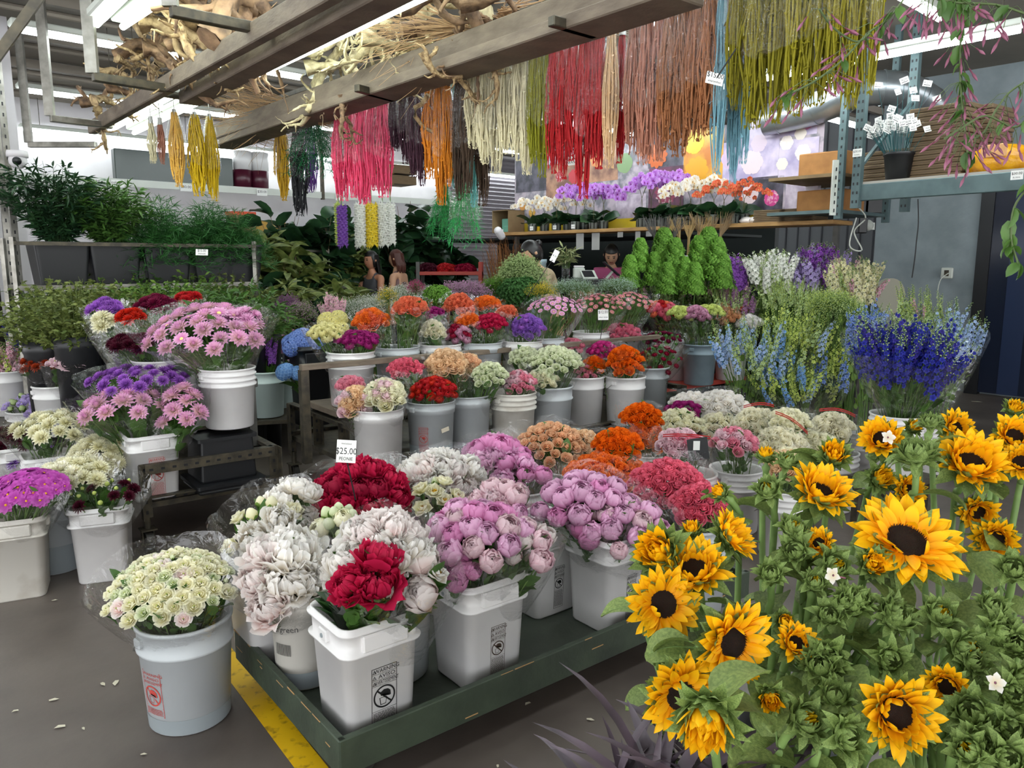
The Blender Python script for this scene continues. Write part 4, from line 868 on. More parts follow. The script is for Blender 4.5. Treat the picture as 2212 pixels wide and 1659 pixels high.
bucket('t5', 'round', 650, 1268, TZ, 'narrow scuffed round bucket with handwriting beside the trolley corner bucket', mat=M_PLASTICO, R=.108, H=.33, style=2, waterline=.2, rotz=.3)
bucket('t6', 'square', 585, 1195, TZ, 'white square bucket at the trolley end behind the scuffed round one', **S_)
bucket('t7', 'round', 872, 1235, TZ, 'grey round bucket between the two front square buckets', mat=M_PLASTICG, style=2)
bucket('t8', 'round', 760, 1150, TZ, 'bucket of crimson peonies deep in the trolley', style=1)
bucket('t9', 'round', 960, 1120, TZ, 'bucket of white peonies in the middle of the trolley', style=1)
bucket('t10', 'round', 1120, 1050, TZ, 'bucket under the bright pink peonies at the back of the trolley', style=1)
mb = MB(); v_, f_ = text_mb('evergreen', .03)
if len(v_):
    rr = .108 * .93 + .0015; a = v_[:, 0] / rr; w3 = np.stack([rr * np.sin(a), -rr * np.cos(a), v_[:, 1] + .22 + v_[:, 0] * .1], -1)
    for p in f_:
        if len(p) in (3, 4): mb.add(w3[p], [list(range(len(p)))])
        else: mb.addn(w3, [p])
    rt = [o for o in COL.objects if o.get('label', '').startswith('narrow scuffed')][0]; o = mb.build('handwriting', [M_INK], rt); o.rotation_euler = (0, 0, -.75); mb = MB()
    for k in range(14): x = -.03 + k * .0045; a = x / rr; a2 = (x + .002) / rr; mb.add([[rr * sin(a), -rr * cos(a), .13], [rr * sin(a2), -rr * cos(a2), .13], [rr * sin(a2), -rr * cos(a2), .17], [rr * sin(a), -rr * cos(a), .17]], [[0, 1, 2, 3]])
    rt = [o for o in COL.objects if o.get('label', '').startswith('narrow scuffed')][0]; o = mb.build('barcode', [M_INK], rt); o.rotation_euler = (0, 0, -.75)
# back rows on and behind the trolley, holding the roses
for key, px, rim, z0, lb in (('r1', 1235, 1010, TZ, 'white pail under the peach spray roses behind the pink peonies'), ('r2', 1330, 1050, TZ, 'white pail under the deep orange roses'), ('r3', 1495, 1125, TZ, 'greyish pail of coral pink roses beside the sunflowers'), ('r4', 1400, 975, TZ, 'pail under the tall orange roses'), ('r5', 1490, 1020, TZ, 'pail with the sleeved pale pink roses'), ('r6', 1590, 1010, TZ, 'pail of loose pink roses among the sleeved cream roses')):
    bucket(key, 'round', px, rim, z0 if key in ('r1', 'r2', 'r3') else 0.0, lb, mat=M_PLASTICG if key == 'r3' else None, style=1)
# second low trolley deck that carries the white roses
for key, px, rim, lb in (('w1', 1490, 935, 'pail under the cream roses next to the magenta roses'), ('w2', 1565, 935, 'pail of big white roses in front of the pale blue delphinium'), ('w3', 1655, 960, 'pail of cream roses in a red edged sleeve'), ('w4', 1705, 985, 'pail with the tilted red edged sleeve of cream roses'), ('w5', 1800, 975, 'pail of cream roses below the dark blue delphinium'), ('w6', 1700, 1050, 'pail of peach cream roses behind the sunflowers')):
    bucket(key, 'round', px, rim, 0, lb, style=1)
# middle cart: lower row then upper row
ML = (('m1', 816, 884, 'white pail at the near end of the lower cart row, with the cream pink roses', M_PLASTIC, 2, 0), ('m2', 930, 868, 'translucent grey pail of red roses with a small paper sticker', M_PLASTICG, 2, .27), ('m3', 1010, 855, 'greyish pail of cream peach roses and white spray roses', M_PLASTICG, 2, .2), ('m4', 1102, 850, 'dirty white pail with rim bands in the lower cart row', M_PLASTICO, 1, 0), ('m5', 1190, 836, 'white pail of pale green white roses in the lower cart row', M_PLASTICG, 0, 0), ('m6', 1262, 815, 'narrow looking pail between the green white and orange roses', M_PLASTIC, 0, 0), ('m7', 1335, 815, 'white pail of orange and magenta roses in the lower cart row', M_PLASTIC, 0, 0), ('m8', 1405, 795, 'last greyish pail in the lower cart row, dark red blooms above', M_PLASTICG, 0, 0))
for key, px, rim, lb, mt, st, wl in ML: bucket(key, 'round', px, rim - 4, .337, lb, mat=mt, style=st, waterline=wl or False, H=.365, lab=(M_INKR, -.9, .06, .16, .06) if key == 'm2' else None)
rt = [o for o in COL.objects if o.get('label', '').startswith('translucent grey')][0]; mb = MB(); mb.box((.01, -.149, .2), (.055, .002, .026), 0, (Vector((.97, 0, .2)).normalized(), Vector((0, 1, 0)), Vector((-.2, 0, .97)).normalized())); o = mb.build('paper_sticker', [pmat('beige_sticker', '#d8cdb8', .6)], rt, False)
MU = (('u1', 757, 758, 'ribbed white pail at the near end of the upper cart row'), ('u2', 858, 748, 'plain pail of salmon orange roses, second in the upper cart row'), ('u3', 950, 742, 'pail of ivory and magenta roses in the upper cart row'), ('u4', 1040, 738, 'pail of crimson carnations in the upper cart row'), ('u5', 1120, 735, 'pail of purple lisianthus in the upper cart row'), ('u6', 1197, 730, 'pail of pink daisies in the upper cart row'), ('u7', 1277, 716, 'pail of tall pink strawflowers in the upper cart row'), ('u8', 1350, 712, 'pail under the candy pink roses at the far end of the upper cart row'))
for i, (key, px, rim, lb) in enumerate(MU): bucket(key, 'round', px, rim, .637, lb, style=1 if i == 0 else 2, mat=M_PLASTIC if i % 2 == 0 else M_PLASTICG, H=.35)
bucket('hy', 'square', 668, 745, .30, 'tall black bucket of hydrangeas at the back corner of the middle cart', mat=M_BLACKP, H=.62)
# left group
bucket('l1', 'round', 490, 793, .62, 'white pail of pink dahlias held in the grey steel frame', style=1, H=.34)
bucket('l2', 'square', 322, 932, .28, 'square white bucket with red warning panel on the left cart', lab=(M_INKR, 0, .075, .22, .02), H=.36)
bucket('l3', 'square', 217, 1083, 0, 'square white bucket on the floor under the maroon dahlias', rotz=.35)
bucket('l4', 'square', 30, 1108, 0, 'muddy square white bucket at the photo edge under the magenta cosmos', mat=M_PLASTICO, rotz=.45, H=.39)
bucket('l5', 'round', 128, 1085, 0, 'grey round pail half hidden between the two square floor buckets', mat=M_PLASTICG, waterline=.4)
bucket('l6', 'round', 345, 775, .62, 'white pail lying under the maroon wrapped flowers beside the dahlia pail', style=1)
bucket('l7', 'square', 100, 980, .0, 'bucket of cream dahlias behind the maroon dahlias', H=.38)
bucket('l8', 'square', 35, 960, .0, 'bucket of maroon flowers behind the cosmos')
bucket('l9', 'round', 290, 1040, .0, 'grey pail just behind the square floor bucket', mat=M_PLASTICG)
bucket('l10', 'round', 170, 880, 0, 'pail of purple asters behind the cream dahlias', mat=M_PLASTIC)
bucket('l11', 'round', 60, 885, 0, 'white crate like pail of lavender bells')
bucket('l12', 'round', 120, 830, .3, 'pail of rust coloured dahlias with a milky sleeve')
bucket('l13', 'round', 260, 800, .3, 'pail of red brown chrysanthemums behind the purple asters')
bucket('l14', 'round', 20, 800, .3, 'pail of snapdragons beside the pillar')
for key, px, rim, z0, lb in (('c1', 590, 720, .32, 'pail of pink and lilac stock left of the hydrangeas'), ('c2', 608, 785, .32, 'pale green tinted pail on the red edged shelf behind the hydrangeas'), ('c3', 572, 800, .32, 'pail with a green tint behind the pink dahlia pail')): bucket(key, 'round', px, rim, z0, lb, mat=pmat('mint_pail', '#cfe0dc', .4))
# right group
for key, px, rim, z0, lb, mt in (('k1', 1460, 735, .45, 'grey pail half hidden beside the blue grey pail', M_PLASTICG), ('k2', 1512, 742, .45, 'blue grey stained pail of carnations', M_PLASTICBL), ('k3', 1580, 735, .45, 'white pail of white and peach carnations', M_PLASTIC), ('k4', 1650, 720, .45, 'pail of purple carnations behind the delphinium', M_PLASTICBL)): bucket(key, 'round', px, rim, z0, lb, mat=mt)
for key, px, rim, z0, lb in (('d1', 1620, 905, .0, 'pail under the pale blue delphinium, on the side of the carnations'), ('d2', 1745, 900, .0, 'pail under the green budded delphinium'), ('d3', 1940, 893, .30, 'ribbed white pail of dark blue delphinium'), ('d4', 2010, 915, .0, 'white pail behind the ribbed pail of dark blue delphinium'), ('d5', 1860, 930, .1, 'white pails stacked beside the dark blue delphinium')): bucket(key, 'round', px, rim, z0, lb, style=1)
# stools that lift pails which stand above the floor out of sight
def riser(label, a, b, w, z):
    m_ = (Vector(a) + Vector(b)) / 2; m_.z = 0; d = (Vector(b) - Vector(a)); d.z = 0; L = d.length + .4; x = d.normalized(); y = Z.cross(x)
    t = thing('low_bench', label, 'bench', m_); mb = MB(); mb.box((0, 0, z - .015), (L, w, .03), 0, (x, y, Z)); mb.build('bench_top', [M_DSTEEL], t, False)
    for s in (-1, 1):
        for q in (-1, 1):
            mb = MB(); mb.beam(x * s * (L / 2 - .05) + y * q * (w / 2 - .04), x * s * (L / 2 - .05) + y * q * (w / 2 - .04) + Vector((0, 0, z - .03)), .04, .04, 0, up=x); mb.build('leg', [M_DSTEEL], t, False)
riser('dark low bench under the rust and purple flower pails by the left pillar', BK['l14'], BK['l13'], 1.3, .295)
riser('low red bench under the mint tinted pails left of the hydrangeas', BK['c3'], BK['c1'] - Vector((0, .3, 0)), .9, .315)
riser('dark low bench under the ribbed pail of dark blue delphinium', BK['d3'] - VC * .01, BK['d3'] + VC * .01, .34, .295)
# trash pail on the floor by the strip curtain
# ---------------------------------------------------------------- bouquets in the buckets
def bq(key, label, kind, col, px, py, rpx, n, r, dY=0.0, dx=0, dy=0, **kw):
    """Bouquet whose stems stand in bucket `key`; dY moves the flower mass towards (-) or away from the camera."""
    b = BK[key]; return bouquet(label, kind, col, px, py, rpx, b.y + dY, (b.x + dx, b.y + dy, b.z + .02), n, r, **kw)
BIGL = dict(leafsize=.085, leaves=75)
bq('ran', 'bunch of small creamy white ranunculus in the round floor bucket', 'ranunculus', 'cream', 365, 1245, 128, 58, .025, -.02, ry=74, mix=[('ranunculus', 'greenwhite', .3, .8), ('ranunculus', 'blushwhite', .15, 1), ('bud', 'greenwhite', .3, .45)], leaves=420, leafsize=.05, lean=.6)
# trolley: peonies
bq('t1', 'leafy stems and small buds filling the trolley corner bucket', 'bud', 'palegreen', 785, 1300, 80, 6, .014, -.02, ry=25, wrap=False, leaves=150, leafsize=.085, leaf=M_LEAFD)
bq('t1', 'wrapped bunch of big white and blush peonies over the trolley corner bucket', 'peonyfull', 'blushwhite', 825, 1175, 105, 9, .066, -.02, mix=[('peonyfull', 'white', .8, 1.0), ('peonyopen', 'white', .25, .9)], **BIGL)
bq('t1', 'two tight crimson peonies in front of the white ones at the trolley corner', 'peonyfull', 'crimson', 808, 1240, 82, 3, .062, -.14, dy=-.03, flat=.2, wrap=False, **BIGL)
bq('t1', 'pale blush peony and opened white peony at the right of the crimson pair', 'peony', 'blushwhite', 925, 1240, 60, 3, .058, -.05, dx=.04, mix=[('peonyopen', 'white', .8, .9)], **BIGL)
bq('t5', 'wrapped bunch of huge creamy white peonies over the scuffed round bucket', 'peonyfull', 'blushwhite', 610, 1222, 100, 7, .075, -.04, mix=[('peonyfull', 'white', 1, 1.1)], **BIGL)
bq('t6', 'wrapped white peonies with peach buds standing at the trolley end', 'peonyfull', 'white', 575, 1125, 90, 8, .062, .1, mix=[('bud', 'cream', .7, .5), ('peonyopen', 'cream', .3, .8)], wraph=.15, **BIGL)
bq('t6', 'tall white peonies behind the huge creamy ones, left of the crimson peonies', 'peonyfull', 'white', 640, 1078, 62, 5, .062, .25, mix=[('bud', 'blushwhite', .4, .6)], wrap=False, **BIGL)
bq('t8', 'wrapped bunch of crimson peonies behind the price tag', 'peonyfull', 'crimson', 775, 1050, 108, 12, .066, .12, ry=75, mix=[('peony', 'darkcrimson', .35, .9)], **BIGL)
bq('t7', 'budding white peonies with yellow green buds below the crimson peonies', 'bud', 'greenwhite', 730, 1122, 48, 8, .028, .1, dx=-.1, wrap=False, mix=[('peony', 'cream', .3, 1.3)], leaves=40, leafsize=.07)
bq('t7', 'large blush white peonies between the corner bucket and the pink peonies', 'peonyfull', 'blushwhite', 905, 1190, 60, 4, .062, 0, **BIGL)
bq('t9', 'opening white peonies with yellow hearts over green leaves in the trolley middle', 'peonyopen', 'cream', 940, 1068, 58, 7, .045, -.05, dx=-.05, mix=[('bud', 'greenwhite', .6, .6), ('peony', 'white', .5, .8)], wrap=False, leaves=40)
bq('t9', 'wrapped mass of fluffy white peonies at the back of the trolley', 'peonyfull', 'white', 945, 1015, 92, 10, .066, .18, ry=60, mix=[('peonyfull', 'blushwhite', .5, 1)], **BIGL)
bq('t10', 'bright pink peonies standing highest behind the white ones', 'peonyfull', 'lilacpink', 1072, 975, 72, 8, .06, .05, ry=48, mix=[('peony', 'pink', .8, .9)], **BIGL)
bq('t10', 'pink peonies just below the highest ones, leaning right', 'peony', 'pink', 1120, 1018, 68, 7, .052, -.05, dx=.04, ry=48, mix=[('peonyfull', 'lilacpink', .5, 1)], **BIGL)
bq('t4', 'pale shell pink peonies behind the second square bucket', 'peony', 'palepink', 1085, 1078, 75, 8, .05, -.1, ry=52, mix=[('peonyfull', 'palepink', .5, 1), ('peony', 'lilacpink', .4, .9)], **BIGL)
bq('t2', 'wrapped light pink peonies in the second square bucket', 'peony', 'lilacpink', 1030, 1140, 115, 16, .049, -.05, ry=72, mix=[('peony', 'pink', .6, 1), ('peony', 'palepink', .5, 1)], wraph=.05, **BIGL)
bq('t2', 'blush pink peonies leaning right out of the second square bucket', 'peony', 'palepink', 1125, 1165, 80, 8, .047, -.02, dx=.05, ry=52, mix=[('peony', 'blushwhite', .4, .9)], **BIGL)
bq('t2', 'three vivid pink peonies hanging low at the bucket rim beside the crimson pair', 'peony', 'pink', 1003, 1228, 46, 4, .042, -.14, dx=-.04, wrap=False, flat=.2)
bq('t3', 'wrapped bunch of round pink peonies in the bucket nearest the sunflowers', 'peony', 'lilacpink', 1268, 1075, 108, 16, .05, .0, ry=72, mix=[('peony', 'pink', .35, 1)], **BIGL)
bq('t3', 'loose pink peony balls spilling over the bucket nearest the sunflowers', 'peony', 'lilacpink', 1345, 1125, 108, 15, .048, -.06, ry=66, mix=[('peony', 'palepink', .5, 1)], **BIGL)
bq('t3', 'pair of pink peony balls drooping at the left rim of that bucket', 'peony', 'pink', 1262, 1162, 40, 2, .045, -.12, dx=-.05, wrap=False, flat=.1)
# trolley back: roses
bq('r1', 'wrapped peach spray roses with green buds behind the highest pink peonies', 'rose', 'peach', 1190, 945, 72, 32, .022, .05, ry=52, leaves=40)
bq('r1', 'peach spray roses leaning right, in a blurry sleeve', 'rose', 'apricot', 1262, 960, 55, 24, .021, .08, dx=.05, ry=48, wrapcol=M_CELLOH)
bq('r2', 'wide sheaf of deep orange roses just above the pink peonies', 'rose', 'orange', 1312, 1008, 88, 34, .024, .02, ry=42, leaves=30)
bq('r2', 'orange roses in a shiny sleeve behind the deep orange sheaf', 'rose', 'orangedeep', 1335, 950, 55, 22, .023, .15, dx=.03, ry=38, wrapcol=M_CELLOH)
bq('r4', 'tall deep orange ranunculus like roses standing above the peach ones', 'rose', 'orangedeep', 1388, 893, 46, 18, .028, .05, ry=36)
bq('r4', 'darker orange roses below the tall orange ones', 'rose', 'orange', 1395, 940, 52, 18, .026, -.05, dx=.03, ry=36)
bq('r3', 'large bunch of coral pink roses over the greyish pail', 'rose', 'coral', 1445, 1030, 82, 40, .024, .1, ry=58)
bq('r3', 'lower bunch of coral pink roses right at the pail rim beside sunflower buds', 'rose', 'coral', 1512, 1078, 62, 26, .024, -.05, dx=.04, ry=48)
bq('r5', 'pale pink roses in a sleeve with black card and red bands', 'rose', 'palepink', 1470, 948, 52, 20, .028, -.1, ry=36, mix=[('rose', 'rosepink', .3, 1)])
bq('r6', 'loose salmon pink roses among the cream sleeves', 'rose', 'rosepink', 1588, 945, 50, 16, .026, -.12, ry=34, mix=[('rose', 'palepink', .5, 1)])
bq('w1', 'cream roses at the left of the cream row, next to orange roses', 'rose', 'cream', 1470, 905, 55, 20, .028, -.1, ry=34)
bq('w1', 'small bunch of magenta stock flowers above the cream roses', 'carnation', 'magenta', 1478, 880, 40, 10, .026, .02, ry=20, wrap=False)
bq('w1', 'white roses behind the magenta bunch', 'rose', 'white', 1497, 862, 46, 14, .032, .15, ry=24)
bq('w2', 'large snow white roses standing highest in the cream row', 'rose', 'white', 1562, 866, 58, 20, .036, .1, ry=34)
bq('w2', 'greenish cream roses directly below the snow white roses', 'rose', 'ivory', 1562, 915, 52, 20, .028, -.1, ry=38)
bq('w3', 'cream roses inside the upright sleeve with a red striped top edge', 'rose', 'ivory', 1640, 905, 52, 20, .03, -.08, ry=36)
bq('w4', 'cream roses inside the tilted sleeve with a red striped edge', 'rose', 'cream', 1708, 900, 44, 16, .028, .02, ry=26)
bq('w4', 'pale cream roses in the lower middle of the cream row', 'rose', 'ivory', 1690, 945, 54, 22, .028, -.12, ry=34)
bq('w5', 'ivory roses in the sleeve nearest the ribbed delphinium pail', 'rose', 'ivory', 1802, 912, 44, 14, .034, -.02, ry=34)
bq('w5', 'cream roses bordering the sunflowers below the ivory sleeve', 'rose', 'cream', 1762, 952, 54, 22, .03, -.14, dx=-.04, ry=30)
bq('w6', 'peach cream roses half hidden by the sunflower tips', 'rose', 'apricot', 1715, 993, 56, 22, .03, -.05, ry=34, mix=[('rose', 'cream', .5, 1)])
# red striped bands and black card on the sleeves
def band(label, px0, py0, px1, py1, Y, bow, th=.006, name='sleeve_band'):
    a = aty(px0, py0, Y); b = aty(px1, py1, Y); t = thing(name, label, 'ribbon', (a + b) / 2); o_ = (a + b) / 2
    for k in range(2):
        mb = MB(); pts = [a.lerp(b, s) - o_ + Vector((0, -bow * .6 * sin(pi * s), bow * sin(pi * s) - k * .011)) for s in np.linspace(0, 1, 14)]
        mb.grid(np.array([[list(p) for p in pts], [list(p + Vector((0, -.001, th))) for p in pts]])); mb.build('red_stripe', [pmat('red_stripe', '#b5262a', .4)], t)
band('red double stripe on the upright cream rose sleeve', 1606, 878, 1672, 876, BK['w3'].y - .16, .02)
band('red double stripe on the tilted cream rose sleeve', 1675, 890, 1745, 935, BK['w4'].y - .2, .02)
band('red double stripe on the sleeve nearest the ribbed pail', 1770, 885, 1848, 898, BK['w5'].y - .15, .025)
band('red double stripe on the sleeve of pale pink roses', 1432, 940, 1535, 945, BK['r5'].y - .2, .01)
p = aty(1508, 970, BK['r5'].y - .22); mb = MB(); mb.box((0, 0, 0), (.11, .003, .12), 0, (Vector((.98, 0, .15)).normalized(), Vector((0, 1, 0)), Vector((-.15, 0, .98)).normalized())); mb.box((-.01, -.004, .02), (.035, .002, .05), 1); tag(mb.build('sleeve_card', [M_BLACKP, M_PAPER], None, False, loc=p), 'black printed card on the sleeve of pale pink roses', 'card')

# middle cart, lower row
bq('m1', 'blush cream garden roses leaning out left of the first lower pail', 'rose', 'apricot', 768, 858, 40, 16, .034, -.05, dx=-.04, mix=[('rose', 'palepink', .6, 1)])
bq('m1', 'small pink spray roses behind the blush cream ones', 'rose', 'rosepink', 757, 824, 30, 18, .02, .08, dx=-.03, ry=20)
bq('m1', 'round bunch of ivory pink roses on the first lower pail', 'rose', 'cream', 828, 842, 46, 22, .033, -.05, dx=.03, mix=[('rose', 'palepink', .7, 1)], ry=36)
bq('m2', 'bright red carnation roses in the translucent grey pail', 'carnation', 'red', 935, 835, 50, 26, .027, -.03, ry=32, mix=[('carnation', 'brightred', .6, 1)])
bq('m2', 'coral pink spray roses rising behind the red ones', 'rose', 'coral', 875, 788, 38, 26, .022, .12, dx=-.05, ry=24)
bq('m3', 'big peach cream roses towering over the lower row', 'rose', 'apricot', 965, 776, 44, 24, .034, .0, dx=-.03, ry=36)
bq('m3', 'peach spray roses right behind the big peach cream ones', 'rose', 'peach', 1010, 783, 32, 18, .025, .06, ry=34, mix=[('rose', 'apricot', .5, 1)])
bq('m3', 'pale green white spray roses leaning right of the third lower pail', 'rose', 'greenwhite', 1058, 802, 38, 26, .02, -.05, dx=.05, ry=34)
bq('m4', 'pink spray roses over the dirty white pail', 'rose', 'rosepink', 1120, 818, 38, 30, .018, -.02, ry=30, mix=[('rose', 'palepink', .3, 1)])
bq('m5', 'long sheaf of pale green white roses at the left of the fifth lower pail', 'rose', 'greenwhite', 1135, 765, 38, 22, .021, .1, dx=-.05, ry=26)
bq('m5', 'widest bunch of greenish white roses in the lower row', 'rose', 'greenwhite', 1200, 768, 56, 38, .023, .03, ry=34)
bq('m5', 'greenish white roses hanging over the rim of the fifth lower pail', 'rose', 'cream', 1170, 812, 34, 18, .024, -.1, ry=26, mix=[('rose', 'greenwhite', .8, 1)])
bq('m6', 'pink spray roses peeping over the narrow looking pail', 'rose', 'rosepink', 1268, 798, 28, 18, .019, 0, ry=26)
bq('m6', 'rose pink carnations above the greenish white bunch', 'carnation', 'candy', 1238, 742, 28, 12, .026, .15, ry=18)
bq('m7', 'orange roses with green leaves over the seventh lower pail', 'rose', 'orangedeep', 1352, 770, 40, 24, .028, -.05, ry=40, mix=[('rose', 'orange', .6, 1)])
bq('m7', 'small orange blooms between magenta and pink in the lower row', 'rose', 'orangedeep', 1285, 782, 26, 14, .024, .02, dx=-.05, ry=22)
bq('m7', 'magenta roses behind the small orange blooms', 'carnation', 'hotpink', 1303, 752, 32, 16, .026, .12, ry=26)
bq('m8', 'dark red spray carnations in a flaring sleeve at the end of the lower row', 'carnation', 'darkcrimson', 1428, 768, 46, 26, .02, 0, ry=38, mix=[('bud', 'fern', .35, .8)], wraph=.2)
bq('m8', 'dusty red blooms behind the dark red carnations', 'carnation', 'wine', 1432, 728, 44, 20, .022, .2, ry=18, mix=[('bud', 'fern', .3, .8)])
# upper row
bq('u1', 'plum magenta carnations in the ribbed near end pail', 'carnation', 'magenta', 770, 728, 46, 22, .028, -.02, dx=.03, ry=22)
bq('u1', 'butter yellow carnations beside the blue hydrangea', 'carnation', 'butter', 705, 712, 38, 16, .034, .0, dx=-.04, ry=24)
bq('u2', 'orange roses in a leaning sleeve, first orange bunch of the upper row', 'rose', 'orange', 800, 684, 38, 22, .030, .0, dx=-.04, ry=30, mix=[('rose', 'salmon', .4, 1)])
bq('u2', 'salmon orange roses in an upright tall sleeve', 'rose', 'salmon', 885, 655, 36, 24, .026, .0, dx=.04, ry=24, leaves=60, wraph=.1)
bq('u3', 'ivory rosebuds in the third upper pail', 'rose', 'ivory', 935, 706, 25, 22, .024, -.03, ry=26)
bq('u3', 'magenta carnations right behind the ivory rosebuds', 'carnation', 'magenta', 936, 672, 24, 12, .026, .08, ry=14)
bq('u4', 'salmon orange roses in a tall sleeve behind the crimson carnations', 'rose', 'salmon', 990, 650, 32, 24, .026, .12, dx=-.05, ry=28, leaves=45)
bq('u4', 'orange roses just above the striped crimson carnations', 'rose', 'orange', 1012, 688, 28, 16, .026, .02, ry=20)
bq('u4', 'crimson and white striped carnations at the rim of the fourth upper pail', 'carnation', 'wineedge', 990, 716, 30, 18, .027, -.06, dx=-.04, ry=26, mix=[('carnation', 'darkcrimson', .8, 1)])
bq('u4', 'deep crimson carnations right of the striped ones', 'carnation', 'crimson', 1060, 692, 34, 20, .027, .0, dx=.05, ry=24)
bq('u5', 'orange roses behind the crimson and purple bunches', 'rose', 'orange', 1050, 650, 30, 18, .024, .2, dx=-.08, ry=18)
bq('u5', 'small salmon roses between the crimson and purple bunches', 'rose', 'salmon', 1094, 670, 24, 14, .024, .1, dx=-.04, ry=18)
bq('u5', 'purple lisianthus over the fifth upper pail', 'rose', 'purple', 1140, 698, 36, 26, .027, -.03, ry=32, mix=[('carnation', 'violet', .4, 1)])
bq('u6', 'lilac pink daisies with cream eyes on tall stems', 'daisy', 'lilacpink', 1200, 656, 56, 32, .026, .0, ry=26, leaves=50)
bq('u7', 'dusty pink strawflowers on tall stems behind the twelve dollar tag', 'daisy', 'carpink', 1298, 650, 52, 34, .024, .0, ry=28, leaves=60, mix=[('carnation', 'carpink', .4, .7)])
bq('u8', 'dusty pink strawflowers at the far end of the upper row', 'daisy', 'carpink', 1362, 645, 46, 30, .024, .0, ry=26, leaves=50)
bq('u8', 'candy pink roses in a clear sleeve below the strawflowers', 'rose', 'candy', 1345, 712, 40, 24, .024, -.12, ry=24)
# hydrangeas
bq('hy', 'big blue hydrangea heads at the back corner of the middle cart', 'hydrangea', 'blue', 648, 738, 40, 5, .085, -.05, wrap=False, ry=36, leaves=16, leafsize=.13)
bq('hy', 'sky blue hydrangea head hanging below the big blue ones', 'hydrangea', 'skyblue', 627, 806, 33, 3, .075, -.22, wrap=False, ry=30, leaves=10, leafsize=.12, flat=.3)
bq('hy', 'pale yellow hydrangeas between the blue ones and the carnations', 'hydrangea', 'butter', 722, 695, 30, 4, .075, .15, wrap=False, leaves=10, leafsize=.12)

# left group
bq('l1', 'large bunch of pink dahlias in the white pail on the grey frame', 'dahlia', 'dahlia', 440, 700, 120, 30, .060, -.02, ry=72, leaves=55, leafsize=.12, mix=[('daisy', 'lilacpink', .35, .9)], lean=.7)
bq('l1', 'pink dahlias on straight stems at the right of the grey frame pail', 'dahlia', 'lilacpink', 522, 680, 42, 8, .05, .05, dx=.05, ry=26, leaves=30, leafsize=.1)
bq('l2', 'lower wrapped bunch of pink and cream dahlias in the square bucket', 'dahlia', 'dahlia', 262, 870, 92, 12, .060, -.05, dx=-.05, ry=46, leaves=50, leafsize=.12, wraph=.1)
bq('l2', 'cluster of lilac pink dahlias leaning right over the black crates', 'dahlia', 'dahlia', 390, 872, 50, 9, .060, -.03, dx=.05, ry=68, leaves=40, leafsize=.1)
bq('l2', 'single drooping pink dahlia by the bucket handle', 'dahlia', 'dahlia', 403, 930, 22, 1, .035, -.12, dx=.1, wrap=False, leaves=2)
bq('l2', 'purple asters standing behind the lower pink dahlias', 'mum', 'violet', 300, 812, 105, 22, .045, .14, ry=30, leaves=30)
bq('l6', 'bright purple asters highest at the left of the dahlias', 'mum', 'violet', 226, 663, 38, 8, .055, .1, ry=24, dx=-.1)
bq('l6', 'cream dahlias under the bright purple asters', 'dahlia', 'cream', 225, 694, 32, 4, .066, -.05, ry=28, dx=-.1)
bq('l6', 'orange red dahlias between the cream and maroon flowers', 'dahlia', 'brightred', 280, 682, 34, 8, .045, .0, ry=22)
bq('l6', 'maroon dahlias in glossy sleeves behind the pink ones', 'mum', 'wine', 335, 655, 44, 14, .05, .2, ry=26)
bq('l6', 'dark maroon dahlias in a sleeve lying over the pail', 'mum', 'maroon', 282, 738, 56, 16, .05, -.12, ry=24, wraph=.1)
bq('l6', 'red dahlias peeping out behind the big pink bunch', 'mum', 'red', 405, 642, 30, 7, .045, .35, ry=12)
bq('l3', 'small maroon dahlias with green buds over the square floor bucket', 'mum', 'maroon', 225, 1058, 78, 14, .038, -.05, ry=28, leaves=60, mix=[('bud', 'yellowgreen', .5, .38)])
bq('l3', 'pale yellow dahlias leaning left above the maroon ones', 'dahlia', 'cream', 150, 1018, 78, 18, .055, .02, dx=-.05, ry=36, leaves=30)
bq('l9', 'cream yellow chrysanthemums behind the maroon dahlias', 'mum', 'cream', 215, 975, 72, 18, .06, .0, ry=52, leaves=30)
bq('l4', 'magenta pink cosmos at the photo edge', 'cosmos', 'cosmos', 55, 1045, 82, 42, .04, -.02, ry=42, leaves=50)
bq('l7', 'pale yellow dahlias on dark leaves in the left crowd', 'dahlia', 'cream', 110, 915, 78, 16, .058, .0, ry=36, leaves=50)
bq('l8', 'maroon dahlias and buds at the photo edge above the cosmos', 'mum', 'maroon', 28, 940, 60, 14, .055, .0, ry=30, mix=[('bud', 'yellowgreen', .4, .4)])
bq('l8', 'purple asters low between the yellow and maroon dahlias', 'mum', 'purple', 70, 985, 70, 12, .05, .0, ry=24)
bq('l11', 'lavender bellflowers in a shiny sleeve', 'ranunculus', 'lavender', 75, 865, 62, 22, .04, .0, ry=30, wrapcol=M_CELLOH, mix=[('bud', 'palegreen', .4, .8)])
bq('l10', 'bright violet asters in the left crowd', 'mum', 'violet', 155, 820, 52, 12, .06, .0, ry=24, leaves=20)
bq('l10', 'cream button chrysanthemums behind the violet asters', 'carnation', 'cream', 160, 795, 44, 14, .04, .2, ry=14)
bq('l12', 'rust orange chrysanthemums in the left crowd', 'mum', 'rust', 95, 770, 48, 22, .042, .0, ry=34, leaves=60)
bq('l12', 'pale pink sweet peas under the rust orange flowers', 'ranunculus', 'palepink', 145, 775, 40, 14, .045, -.1, ry=18)
bq('l13', 'red brown chrysanthemums behind the pink sweet peas', 'mum', 'rust', 185, 745, 52, 22, .045, .1, ry=30, leaves=60)
bq('l13', 'maroon dahlias in a sleeve right of the violet asters', 'mum', 'maroon', 250, 778, 38, 10, .055, -.1, ry=22)
